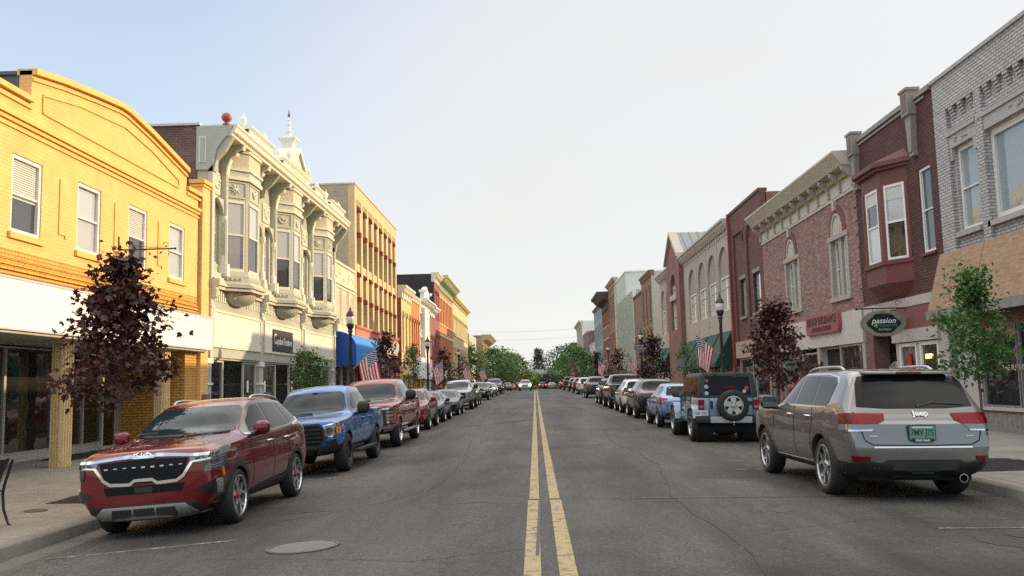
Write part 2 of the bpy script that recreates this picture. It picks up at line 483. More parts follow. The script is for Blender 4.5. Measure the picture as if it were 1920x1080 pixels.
strip('road', M_asph, KL + .45, KR - .02, YS, 24, road_z)
strip('gutter', M_gutter, KL, KL + .45, YS, 2, road_z)
YW = [y for y in YS if y < 210]
strip('pavement_left', M_walkL, -13.6, KL - .16, YW, 4, walk_z)
strip('pavement_right', M_walkR, KR + .16, 13.8, YW, 4, walk_z)
def kerb(name, x, s):
 mb = MB()
 prof = [(x, -.3), (x + .015 * s, .115), (x + .04 * s, .14), (x + .16 * s, .143), (x + .16 * s, -.3)]
 vs = []; fs = []
 for y in YW:
  zr = road_z(x, y) if s < 0 else road_z(x, y)
  for px, pz in prof:
   vs.append((px, y, zr + pz + (.008 if s < 0 else 0)))
 k = len(prof)
 for j in range(len(YW) - 1):
  for i in range(k - 1):
   fs.append((j * k + i, j * k + i + 1, (j + 1) * k + i + 1, (j + 1) * k + i))
 mb.add(vs, fs)
 tag(mb.build(name, M_kerb, smooth=50), kind='structure')
kerb('kerb_left', KL, -1)
kerb('kerb_right', KR, 1)
g_ = MB()
g_.poly([(-1500, -300, -2.2), (1500, -300, -2.2), (1500, 2200, -2.2), (-1500, 2200, -2.2)])
tag(g_.build('ground', mat('far ground', (.06, .07, .04), .95, var=.3, vscale=.1)), kind='structure')
def mark(name, m, quads, n=1):
 mb = MB()
 for (xa, ya, xb, yb, w) in quads:
  d = Vector((xb - xa, yb - ya, 0)); L = d.length; d.normalize(); p = Vector((-d.y, d.x, 0)) * w / 2
  k = max(1, int(L / 2.0)); vs = []; fs = []
  for i in range(k + 1):
   c = Vector((xa, ya, 0)) + d * L * i / k
   for q in (c - p, c + p):
    vs.append((q.x, q.y, road_z(q.x, q.y) + .005))
  for i in range(k):
   fs.append((2 * i, 2 * i + 1, 2 * i + 3, 2 * i + 2))
  mb.add(vs, fs)
 return tag(mb.build(name, m), kind='structure')
CX = .085
for sx, w in ((-.148, .145), (.148, .15)):
 mark('centre_line', M_yellow, [(CX + sx, -6, CX + sx, 12.05, w), (CX + sx * .93, 12.16, CX + sx * .86, 58.5, w * .94), (CX + sx * .86, 59.5, CX + sx * .86, 128, w * .94)])
mark('tar_seam', mat('tar seam', (.035, .035, .04), .6, var=.3), [(-5.4, 12.1, 6.1, 12.1, .04), (-.02, 8.2, .02, 12.0, .035), (-5.4, 59, 6.1, 59, .12)])
mark('concrete_joint', mat('pale joint', (.12, .117, .117), .8, var=.3, vscale=9), [(-1.9, 12.14, 2.6, 12.14, .02), (-5.4, 58.9, 6.1, 58.9, .25)])
mark('stall_line', M_wline, [(-5.4, 9.75, -3.4, 10.05, .09), (-5.3, 17.0, -3.25, 17.05, .09), (-5.3, 23.7, -3.3, 23.7, .09), (-5.3, 30.4, -3.2, 30.4, .09), (-5.3, 37.4, -3.2, 37.4, .09), (-5.3, 44.4, -3.2, 44.4, .09)])
mark('stall_line', M_wline, [(4.15, 9.5, 5.9, 9.5, .09), (3.5, 15.87, 5.4, 15.9, .09), (3.3, 21.86, 5.6, 21.86, .09), (3.2, 28.6, 5.4, 28.6, .09), (3, 35, 5.4, 35, .09), (3, 42.5, 5.4, 42.5, .09)])
def manhole(name, x, y, r, label, m, zf):
 root = empty(name, (x, y, zf(x, y)), 0, label, 'manhole cover')
 z = zf(x, y)
 dzx = (zf(x + .3, y) - zf(x - .3, y)) / .6
 f = MB(); f.lathe((x, y, z), [(r * 1.12, -.02), (r * 1.12, .012), (r * 1.01, .014), (r, .004)], 40, cap=False)
 c = MB(); c.lathe((x, y, z), [(r, -.03), (r, .008), (.02, .010)], 40)
 for mb in (f, c):
  mb.v = [(a, b_, h + (a - x) * dzx) for a, b_, h in mb.v]
 f.build('frame', mat('iron ring', (.07, .062, .058), .6, var=.25), root, smooth=40)
 c.build('lid', m, root, smooth=40)
M_lid = mat('worn iron lid', (.13, .118, .112), .55, metal=.2, var=.15, vscale=4, bump=.25, bscale=55)
manhole('manhole_cover', -2.45, 9.3, .335, 'large round iron manhole cover set in the asphalt in front of the red crossover', M_lid, road_z)
manhole('utility_cover', -7.31, 12.9, .14, 'small rusty round utility cover in the left pavement beside the black chair', mat('rusty lid', (.10, .07, .05), .7, var=.3), walk_z)
dr = empty('drain_grate', (-5.72, 8.55, road_z(-5.72, 8.55)), 0, 'slotted iron drain grate in the gutter at the bottom left corner', 'drain grate')
b1 = MB(); b2 = MB()
zz = road_z(-5.72, 8.55)
for i in range(9):
 b1.box(-5.98 + i * .055, -5.95 + i * .055, 8.25, 8.85, zz - .03, zz + .022)
b2.box(-6.0, -5.5, 8.2, 8.9, zz - .04, zz + .008)
b1.build('bars', mat('rusty iron', (.06, .045, .038), .7, var=.4), dr); b2.build('pit', M_dark, dr)
def pit(x, y, w, l_, label):
 mb = MB(); n = 10; vs = []; fs = []
 for j in range(n + 1):
  for i in range(n + 1):
   px = x - w / 2 + w * i / n; py = y - l_ / 2 + l_ * j / n
   e = min(i, n - i, j, n - j)
   vs.append((px, py, walk_z(px, py) + .006 + (.05 * random.random() if e > 0 else 0)))
 for j in range(n):
  for i in range(n):
   a = j * (n + 1) + i; fs.append((a, a + 1, a + n + 2, a + n + 1))
 mb.add(vs, fs)
 tag(mb.build('planting_bed', M_soil), kind='structure')
pit(-7.0, 14.45, 1.25, 1.5, '')
pit(7.35, 14.6, 1.5, 1.7, '')
pit(-12.2, 23.8, .9, 3.0, '')  # dark patch before the shop glass, laid as a bed without a tree
def crack(name, m, pts, w):
 out = []
 rn = random.Random(len(pts))
 for (xa, ya), (xb, yb) in zip(pts[:-1], pts[1:]):
  n = max(2, int(math.hypot(xb - xa, yb - ya) / .45)); prev = (xa, ya)
  for i in range(1, n + 1):
   t = i / n; q = (xa + (xb - xa) * t + rn.uniform(-.05, .05), ya + (yb - ya) * t + rn.uniform(-.05, .05))
   out.append((prev[0], prev[1], q[0], q[1], w * rn.uniform(.6, 1.3))); prev = q
 return mark(name, m, out)
M_crack = mat('crack filler', (.022, .022, .024), .7, var=.3)
crack('crack', M_crack, [(-4.2, 11.0), (-2.9, 11.6), (-1.7, 13.6), (-1.5, 18), (-1.9, 26)], .012)
crack('crack', M_crack, [(1.75, 6.0), (1.9, 8.6), (1.8, 12.0), (2.3, 17), (2.0, 24), (2.4, 34)], .011)
crack('crack', M_crack, [(-3.4, 9.0), (-1.2, 8.2), (.0, 8.6)], .008)
crack('crack', M_crack, [(2.4, 9.4), (3.9, 10.2), (5.6, 10.0)], .009)
crack('crack', M_crack, [(-3.2, 21.5), (0, 21.9), (3.1, 21.4)], .016)
crack('crack', M_crack, [(-3.0, 33), (0, 33.3), (3.1, 33)], .03)
for (ox, oy, orad) in ((4.4, 8.7, .22), (4.75, 9.1, .12), (3.9, 17.6, .2), (-4.2, 17.6, .25), (2.9, 10.9, .16)):
 mb = MB(); pts = []
 for i in range(18):
  a_ = 2 * math.pi * i / 18; r_ = orad * random.uniform(.7, 1.15); px_, py_ = ox + r_ * math.cos(a_), oy + r_ * 1.5 * math.sin(a_); pts.append((px_, py_, road_z(px_, py_) + .004))
 mb.poly(pts); tag(mb.build('oil_stain', mat('oil stain', (.034, .033, .033), .55, var=.4, vscale=12)), kind='structure')
# ================================================================== building kit
class Bld:
 """one building: facade plane on the left (s=-1) or right (s=+1) side; u = along the street, d = out of the facade, z = up"""
 def __init__(s, name, label, side, u0, u1, cat='building', group=None, X=None):
  s.X = X if X is not None else (XL if side < 0 else XR)
  s.o = -1 if side > 0 else 1          # outward sign along X
  s.u0, s.u1 = u0, u1
  s.zb = walk_z(s.X, (u0 + u1) / 2)
  s.root = empty(name, (s.X - s.o * 0.0, (u0 + u1) / 2, s.zb), 0, label, cat, group)
  s.P = {}
 def W(s, u, d, z):
  return (s.X + s.o * d, u, z)
 def mb(s, part, m=None):
  if m is None: key = [k for k in s.P if k.split('|')[0] == part][-1]
  else: key = part + '|' + m.name
  if key not in s.P: s.P[key] = [MB(), m]
  return s.P[key][0]
 def box(s, part, u0, u1, d0, d1, z0, z1, m=None):
  xa, xb = sorted((s.X + s.o * d0, s.X + s.o * d1))
  s.mb(part, m).box(xa, xb, u0, u1, z0, z1)
 def prism(s, part, pts, d0, d1, m=None):
  """polygon (u, z) in the facade plane, from depth d0 to d1"""
  s.mb(part, m).ext([s.W(u, d0, z) for u, z in pts], (s.o * (d1 - d0), 0, 0))
 def prof(s, part, pts, u0, u1, m=None):
  """moulding profile (d, z) run along the street"""
  s.mb(part, m).ext([s.W(u0, d, z) for d, z in pts], (0, u1 - u0, 0))
 def plan(s, part, pts, z0, z1, m=None):
  """floor plan (u, d) extruded upwards"""
  s.mb(part, m).ext([s.W(u, d, z0) for u, d in pts], (0, 0, z1 - z0))
 def lathe(s, part, u, d, z, prof, m=None, seg=14):
  s.mb(part, m).lathe(s.W(u, d, z), prof, seg)
 def wall(s, part, u0, u1, z0, z1, ops, m=None, depth=.16, d=0.0):
  """facade sheet with rectangular openings (u0,u1,z0,z1) and their reveals"""
  mb = s.mb(part, m)
  us = sorted(set([u0, u1] + [o[0] for o in ops] + [o[1] for o in ops]))
  zs = sorted(set([z0, z1] + [o[2] for o in ops] + [o[3] for o in ops]))
  us = [u for u in us if u0 <= u <= u1]; zs = [z for z in zs if z0 <= z <= z1]
  for i in range(len(us) - 1):
   for j in range(len(zs) - 1):
    uc, zc = (us[i] + us[i + 1]) / 2, (zs[j] + zs[j + 1]) / 2
    if any(o[0] < uc < o[1] and o[2] < zc < o[3] for o in ops): continue
    mb.poly([s.W(us[i], d, zs[j]), s.W(us[i + 1], d, zs[j]), s.W(us[i + 1], d, zs[j + 1]), s.W(us[i], d, zs[j + 1])])
  for a, b, c, e in [o[:4] for o in ops]:
   k = d - depth
   for q in (((a, c), (b, c)), ((b, c), (b, e)), ((b, e), (a, e)), ((a, e), (a, c))):
    (p0, r0), (p1, r1) = q
    mb.poly([s.W(p0, d, r0), s.W(p1, d, r1), s.W(p1, k, r1), s.W(p0, k, r0)])
 def shell(s, depth=16, top=None, d=-.30, z0=-1.4, part='wall', m=None, roof=True, side_m=None, sidepart='side_wall', u0=None, u1=None):
  """the rest of the building behind its facade"""
  u0 = s.u0 if u0 is None else u0; u1 = s.u1 if u1 is None else u1
  s.box(sidepart, u0 + .01, u1 - .01, -depth, d, z0, top, side_m or m)
  if roof:
   s.box('roof', u0 + .15, u1 - .15, -depth + .1, d - .1, top, top + .02, M_roof)
 def arch(s, part, u0, u1, zs, m=None, d0=-.16, d1=0.0, top=None, rise=None, n=12):
  """wall between a round arch springing at zs and the flat head of a rectangular opening"""
  r = (u1 - u0) / 2; c = (u0 + u1) / 2; rise = rise or r
  top = top if top is not None else zs + rise
  pts = [(u0, zs)] + [(c - r * math.cos(math.pi * i / n), zs + rise * math.sin(math.pi * i / n)) for i in range(1, n)] + [(u1, zs)]
  mid = n // 2
  A = pts[:mid + 1] + ([(c, top)] if top > zs + rise + 1e-4 else []) + [(u0, top)]
  Bp = pts[mid:] + [(u1, top)] + ([(c, top)] if top > zs + rise + 1e-4 else [])
  s.prism(part, A, d0, d1, m); s.prism(part, Bp, d0, d1, m)
 def archring(s, part, u0, u1, zs, w, d0, d1, m=None, rise=None, n=14, a0=0, a1=math.pi):
  r = (u1 - u0) / 2; c = (u0 + u1) / 2; rise = rise or r
  mb = s.mb(part, m)
  for i in range(n):
   t0 = a0 + (a1 - a0) * i / n; t1 = a0 + (a1 - a0) * (i + 1) / n
   q = []
   for t, k in ((t0, 0), (t1, 0), (t1, w), (t0, w)):
    q.append((c - (r + k) * math.cos(t), zs + (rise + k) * math.sin(t)))
   mb.ext([s.W(u, d0, z) for u, z in q], (s.o * (d1 - d0), 0, 0))
 def window(s, u0, u1, z0, z1, d=-.12, fw=.06, mf=None, mp=None, rail=.5, mp2=None, fd=.05, name='window', mull=0, sill=None, sash=.04, blind=None, muntin=0):
  """a sash window of its own: frame mesh with pane child(ren)"""
  mf = mf or M_whiteframe; mp = mp or G_house
  f = MB()
  def bx(a, b, c, e, d0, d1):
   xa, xb = sorted((s.X + s.o * d0, s.X + s.o * d1)); f.box(xa, xb, a, b, c, e)
  bx(u0, u0 + fw, z0, z1, d - .02, d + fd); bx(u1 - fw, u1, z0, z1, d - .02, d + fd)
  bx(u0 + fw, u1 - fw, z1 - fw, z1, d - .02, d + fd); bx(u0 + fw, u1 - fw, z0, z0 + fw, d - .02, d + fd)
  if rail:
   zm = z0 + (z1 - z0) * rail
   bx(u0 + fw, u1 - fw, zm - sash / 2, zm + sash / 2, d - .02, d + fd * .7)
  for k in range(mull):
   um = u0 + (u1 - u0) * (k + 1) / (mull + 1)
   bx(um - sash / 2, um + sash / 2, z0 + fw, z1 - fw, d - .021, d + fd * .8)
  for k in range(muntin):
   zm = z0 + (z1 - z0) * (k + 1) / (muntin + 1)
   bx(u0 + fw, u1 - fw, zm - sash / 2, zm + sash / 2, d - .022, d + fd * .6)
  w = f.build(name, mf, s.root, org=s.W((u0 + u1) / 2, d, z0))
  p = MB()
  def pane(a, b, c, e, m, dd=-.01):
   q = MB(); xa, xb = sorted((s.X + s.o * (d + dd - .012), s.X + s.o * (d + dd))); q.box(xa, xb, a, b, c, e)
   q.build('pane', m, w)
  if mp2 is not None and rail:
   zm = z0 + (z1 - z0) * rail
   pane(u0 + fw * .5, u1 - fw * .5, zm, z1 - fw * .5, mp); pane(u0 + fw * .5, u1 - fw * .5, z0 + fw * .5, zm, mp2)
  else:
   pane(u0 + fw * .5, u1 - fw * .5, z0 + fw * .5, z1 - fw * .5, mp)
  if blind:
   q = MB(); nb = int((z1 - blind - fw) / .05)
   for i in range(nb):
    zz = z1 - fw - .05 * (i + 1)
    xa, xb = sorted((s.X + s.o * (d - .008), s.X + s.o * (d + .006))); q.box(xa, xb, u0 + fw * 1.1, u1 - fw * 1.1, zz, zz + .036)
   q.build('blind', mat('pale blind slats', (.55, .54, .50), .5, var=.04), w)
  if sill is not None:
   q = MB(); xa, xb = sorted((s.X + s.o * (-.10), s.X + s.o * .07)); q.box(xa, xb, u0 - .08, u1 + .08, z0 - .11, z0 - .002)
   q.build('sill', sill, w)
  return w
 KEEP = set('panel_moulding coping string_course relief corbel_course sign_trim carving dentils corbel_leaves window_moulding fascia_moulding cornice entrance_wall upper_wall lower_wall facade wall trim corner_post red_stripe oriel_core frieze moulding brackets_row brick_trim keystone dentil_row louvre planks mural spire band_trim arch_trim roof_ribs scallop ornament'.split())
 def finish(s, bevel=None, smooth=None, split=True):
  groups = {}
  for part, (m_, mt) in s.P.items():
   if not m_.v: continue
   base = part.split('|')[0].split('#')[0]
   o_name = base
   sm = (smooth or {}).get(base)
   if split and base not in s.KEEP:
    pieces = pieces_of(m_)
    if 1 < len(pieces) <= 90:
     for pm in pieces:
      c = sum((Vector(v) for v in pm.v), Vector()) / len(pm.v)
      pm.build(o_name, mt, s.root, smooth=sm, org=c)
     continue
   m_.build(o_name, mt, s.root, smooth=sm, bevel=(bevel or {}).get(base, 0))
  return s.root
def pieces_of(m):
 """clusters of touching pieces of a mesh, by connected islands whose boxes meet"""
 n = len(m.v); par = list(range(n))
 def find(a):
  while par[a] != a:
   par[a] = par[par[a]]; a = par[a]
  return a
 for f in m.f:
  r = find(f[0])
  for i in f[1:]:
   par[find(i)] = r
 isl = {}
 for i in range(n): isl.setdefault(find(i), []).append(i)
 keys = list(isl); bx = []
 for k in keys:
  vs = [m.v[i] for i in isl[k]]
  bx.append(([min(v[j] for v in vs) - .012 for j in range(3)], [max(v[j] for v in vs) + .012 for j in range(3)]))
 p2 = list(range(len(keys)))
 def f2(a):
  while p2[a] != a:
   p2[a] = p2[p2[a]]; a = p2[a]
  return a
 if len(keys) <= 1200:
  for i in range(len(keys)):
   for j in range(i + 1, len(keys)):
    if all(bx[i][0][q] <= bx[j][1][q] and bx[j][0][q] <= bx[i][1][q] for q in range(3)):
     p2[f2(i)] = f2(j)
 cl = {}
 for i, k in enumerate(keys): cl.setdefault(f2(i), []).append(k)
 own = {}
 out = []
 for ks in cl.values():
  mb = MB(); mp = {}
  for k in ks:
   for i in isl[k]:
    mp[i] = len(mb.v); mb.v.append(m.v[i])
  out.append((mb, mp)); 
  for i in mp: own[i] = len(out) - 1
 for f in m.f:
  mb, mp = out[own[f[0]]]
  mb.f.append(tuple(mp[i] for i in f))
 return [mb for mb, _ in out]
def cornice(d0, z0, pts):
 """closed moulding profile: back edge at d0 then pts (d, z) from bottom to top"""
 return [(d0, z0)] + pts + [(d0, pts[-1][1])]
def row_building(name, label, side, u0, u1, top, mwall, floors, nwin, ww=.9, arched=True, mtrim=None, mpane=None, side_m=None, corn=(.55, .9), corn_m=None, ground_m=None, hood=True, X=None, depth=16, proud=.07, base=3.3, win_red=None, group=None, ground=True, hoodh=.16, sill=True, frame_m=None):
 """a two or three storey shop row building a little way off: facade, windows, hoods, cornice, shop front"""
 B = Bld(name, label, side, u0, u1, X=X, group=group)
 zb = B.zb
 mtrim = mtrim or M_cream; mpane = mpane or G_house
 pit_ = (u1 - u0) / nwin
 ops = []
 for (a, b) in floors:
  for i in range(nwin):
   c = u0 + pit_ * (i + .5)
   ops.append((c - ww / 2, c + ww / 2, a, b))
 B.wall('facade', u0, u1, base, top, ops, mwall, depth=.2)
 B.box('side_wall', u0 + .005, u1 - .005, -depth, -.25, -1.4, top - .1, side_m or mwall)
 B.box('side_wall#b', u0, u0 + .3, -.26, -.002, base, top, side_m or mwall); B.box('side_wall#b', u1 - .3, u1, -.26, -.002, base, top, side_m or mwall)
 for o in ops:
  B.window(*o, d=-.14, fw=.09, mf=frame_m or mtrim, mp=mpane, rail=.5, fd=.04)
  if arched:
   B.arch('facade', o[0], o[1], o[3] - ww * .5, mwall, d0=-.12, d1=-.002, top=o[3] + .001)
   if hood: B.archring('moulding', o[0], o[1], o[3] - ww * .5, .16, 0, proud, mtrim)
  elif hood:
   B.box('moulding', o[0] - .1, o[1] + .1, 0, proud, o[3], o[3] + hoodh, mtrim)
  if sill: B.box('moulding', o[0] - .1, o[1] + .1, -.05, proud + .02, o[2] - .14, o[2], mtrim)
 if corn:
  cd, ch = corn; cm = corn_m or mtrim
  B.prof('cornice', [(-.3, top - ch), (.08, top - ch), (.10, top - ch * .55), (cd * .55, top - ch * .45), (cd * .8, top - ch * .22), (cd, top - ch * .12), (cd, top + .04), (-.3, top + .06)], u0 - .02, u1 + .02, cm)
  k = max(3, int((u1 - u0) / 1.2))
  for i in range(k):
   u = u0 + (u1 - u0) * (i + .5) / k
   B.prof('brackets_row', [(0, top - ch * 1.15), (.1, top - ch * 1.15), (.14, top - ch * .7), (cd * .7, top - ch * .35), (0, top - ch * .3)], u - .1, u + .1, cm)
 B.box('roof', u0 + .3, u1 - .3, -depth + .1, -.3, top - .15, top - .08, M_roof)
 if ground:
  gm = ground_m or mat('dark shop front', (.10, .09, .08), .6)
  k = max(2, int((u1 - u0) / 3)); w = (u1 - u0) / k
  B.box('shop_frieze', u0, u1, -.2, .12, base - .75, base - .003, gm)
  for i in range(k):
   B.window(u0 + w * i + .15, u0 + w * (i + 1) - .15, zb + .55, base - .78, d=-.2, fw=.08, mf=gm, mp=G_dark, rail=0, name='shop_window')
   B.box('stall_riser', u0 + w * i + .151, u0 + w * (i + 1) - .151, -.24, -.12, zb - .4, zb + .55, gm)
  for i in range(k + 1):
   u = min(max(u0 + w * i, u0 + .15), u1 - .15)
   B.box('pier', u - .149, u + .149, -.25, .03, zb - .5, base - .751, mwall)
 return B
# ================================================================== left row
def yellow_building():
 U0, U1 = 10.0, 28.95
 B = Bld('brick_building', 'bright yellow painted brick building with curved gable parapet and white sign band', -1, U0, U1)
 my = brick('yellow painted brick', (.80, .49, .17), (.755, .465, .165), (.69, .42, .15), bump=.35, var=.12)
 myd = brick('orange painted brick', (.70, .375, .075), (.62, .33, .065), (.36, .18, .05), bump=.8, var=.16, ms=.013)
 mt = mat('yellow painted trim', (.77, .435, .105), .6, var=.08, bump=.2, bscale=30)
 wins = [(17.98 - 2.72 * 2 + 2.68 * i, 19.13 - 2.72 * 2 + 2.68 * i, 5.0, 6.69) for i in range(6)]
 B.wall('upper_wall', U0, 28.15, 4.62, 7.95, wins, my)
 B.wall('lower_wall', U0, 28.15, 3.97, 4.62, [], myd)
 ped = [(18.5, 7.95), (18.5, 8.62)]
 ped += [(18.5, 8.70), (19.8, 8.92), (21.3, 9.11), (22.6, 9.25), (23.0, 9.25), (24.5, 9.06), (26.0, 8.80), (27.17, 8.60)]
 ped = [ped[0]] + ped[2:] + [(27.17, 7.95)]
 B.prism('pediment', ped, -.28, 0, my)
 top = ped[1:-1]
 for a, b in zip(top[:-1], top[1:]):
  q = [(a[0], a[1] - .10), (b[0], b[1] - .10), (b[0], b[1] + .04), (a[0], a[1] + .04)]
  B.prism('coping', q, -.34, .12, mt)
  q = [(a[0], a[1] - .24), (b[0], b[1] - .24), (b[0], b[1] - .17), (a[0], a[1] - .17)]
  B.prism('coping', q, .0, .05, mt)
 for a, b in ((U0, 18.5), (27.17, 28.3)):
  B.box('coping', a, b - .004, -.32, .10, 7.95, 8.07, mt)
  B.box('coping', a, b - .004, 0, .05, 7.80, 7.88, mt)
 pl = [(18.95, 7.87), (18.95, 8.28), (20.6, 8.55), (22.9, 8.72), (24.6, 8.52), (26.55, 8.10), (26.55, 7.87)]
 mb = B.mb('panel_moulding', mt)
 for a, b in zip(pl, pl[1:] + pl[:1]):
  dv = Vector((b[0] - a[0], b[1] - a[1])); L = dv.length; dv /= L; nn = Vector((-dv.y, dv.x)) * .022
  q = [(a[0] - nn.x, a[1] - nn.y), (b[0] - nn.x, b[1] - nn.y), (b[0] + nn.x, b[1] + nn.y), (a[0] + nn.x, a[1] + nn.y)]
  B.prism('panel_moulding', q, .0, .035, mt)
 B.box('string_course', U0, 28.22, 0, .10, 7.43, 7.52, mt)
 B.box('string_course', U0, 28.20, 0, .06, 7.33, 7.40, mt)
 B.box('string_course', U0, 28.18, 0, .04, 7.20, 7.25, mt)
 B.box('corner_pier', 28.3, U1, -.3, .10, -1.2, 8.42, my)
 B.box('corner_pier#cap', 28.22, U1 + .05, -.34, .18, 8.42, 8.55, mt)
 B.box('corner_pier#cap', 28.26, U1 + .02, -.32, .14, 8.32, 8.39, mt)
 B.wall('lower_wall', 28.15, 28.3, 3.97, 7.95, [], myd, d=-.10)  # recess strip beside the pier, its shadow put in as darker orange
 for i in range(5):
  u = wins[i][1] + .70
  B.box('relief', u, u + .045, 0, .03, 5.25, 6.55, mt); B.box('relief', u + .045, u + .28, 0, .03, 5.25, 5.32, mt)
  B.box('relief', u + .28, u + .36, 0, .03, 5.18, 5.25, mt)
 for w in wins:
  if w[1] < 15.2: continue
  B.box('sills', w[0] - .08, w[1] + .08, -.05, .07, 4.86, 4.995, mt)
 for k in range(4):
  B.box('corbel_course', U0, 28.14, 0, .025 + .02 * k, 4.40 - .11 * k, 4.445 - .11 * k, myd)
 blinds = {2: 5.75, 3: None, 4: 5.8, 5: None}
 for i, w in enumerate(wins):
  if i < 1: continue
  B.window(*w, d=-.10, fw=.085, mp=[G_house, G_house, G_blind, G_sky, G_blind, G_sky][i], mp2=[G_house, G_house, G_house, G_blind, G_house, G_blind][i], fd=.07, blind=blinds.get(i))
 B.box('sign_band', U0, 28.72, -.02, .34, 2.92, 3.96, mat('white sign panel', (.80, .80, .79), .35, var=.03))
 mg = mat('grey trim', (.50, .50, .50), .5)
 B.box('sign_trim', U0, 28.74, .335, .36, 3.94, 3.985, mg); B.box('sign_trim', U0, 28.74, .335, .36, 2.90, 2.945, mg)
 for u in (21.0, 23.4, 28.70):
  B.box('sign_trim', u, u + .03, .335, .352, 2.945, 3.94, mg)
 B.box('sign_trim', 22.5, 28.4, .335, .348, 3.75, 3.765, mg)
 B.box('soffit', U0, 28.3, -2.25, .30, 2.84, 2.91, mat('soffit board', (.42, .40, .36), .8))
 B.box('side_wall', U0, 28.9, -15, -2.6, -1.2, 8.0, brick('red common brick', (.20, .085, .06), (.15, .06, .045), (.20, .17, .15)))
 B.box('roof', U0, 28.8, -14.9, -.3, 7.9, 7.93, M_roof)
 B.box('back_box', 18.55, 18.9, -3.0, -.29, 7.9, 8.62, mat('dark metal', (.10, .10, .115), .5, metal=.3))
 B.box('back_box', 18.5, 18.95, -3.1, -.36, 8.62, 8.70, mat('dark metal', (.10, .10, .115), .5, metal=.3))
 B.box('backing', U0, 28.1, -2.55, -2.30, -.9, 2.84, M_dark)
 mu = [14.5, 17.0, 19.3, 21.4, 23.6, 25.2, 26.3]
 for i in range(len(mu) - 1):
  a, b = mu[i], mu[i + 1]
  B.window(a, b, .12, 2.80, d=-2.15, fw=.05, mf=M_alu, mp=G_dark, rail=0, name='shop_window')
 B.box('plinth', 14.5, 26.3, -2.3, -2.08, -.9, .12, mat('pale plinth', (.42, .42, .40), .7, var=.15))
 B.window(26.32, 27.3, -.08, 2.80, d=-2.15, fw=.09, mf=M_cream, mp=G_dark, rail=0, name='shop_door')
 B.box('entrance_wall', 27.3, 28.3, -2.3, -.25, -1.1, 2.84, myd)
 B.box('entrance_wall', 27.32, 28.29, -1.2, -.02, -1.1, 2.83, myd)
 B.box('meter_box', 28.45, 28.8, .10, .24, 1.05, 1.48, mat('grey meter box', (.16, .15, .14), .5))
 mp_ = mat('yellow fluted metal', (.66, .50, .25), .55, var=.08)
 for u in (14.9, 20.42, 25.95):
  B.box('post', u - .22, u + .22, -.28, -.02, -.9, 2.84, mp_)
  for k in range(4):
   B.box('post', u - .21 + k * .11, u - .15 + k * .11, -.02, .02, -.9, 2.835, mp_)
   B.box('post', u - .25, u - .22, -.27 + k * .065, -.235 + k * .065, -.9, 2.835, mp_)
 B.finish()
yellow_building()
def sign_bracket():
 r = empty('sign_bracket', (XL, 22.7, 5.3), 0, 'empty black wrought iron sign bracket with scrolls on the yellow brick wall', 'sign bracket')
 m = MB(); z = 5.33; y = 22.7
 m.tube([(XL + .02, y, z), (-9.4, y, z)], .02); m.tube([(XL + .02, y, z - .1), (XL + .02, y, z + .36)], .018)
 def scroll(cx, cz, r0, sgn, mbm):
  mbm.tube([(cx + sgn * r0 * (1 - t / 14) * math.cos(t * .55), y, cz + r0 * (1 - t / 14) * math.sin(t * .55)) for t in range(13)], .009, 6)
 m.tube([(-10.7 + i * .11, y, z + .16 - .010 * i - .05 * math.sin(i * .3)) for i in range(11)], .009, 6)
 m.ball((-9.38, y, z), .035)
 m.build('arm', M_black, r, smooth=40)
 k = MB(); scroll(-10.62, z + .13, .11, 1, k); scroll(-9.62, z + .1, .09, -1, k); k.build('scroll', M_black, r, smooth=40)
 h = MB(); h.tube([(-9.55, y, z), (-9.55, y, z - .2)], .01); h.tube([(-10.3, y, z), (-10.3, y, z - .1)], .01); h.build('hook', M_black, r)
sign_bracket()
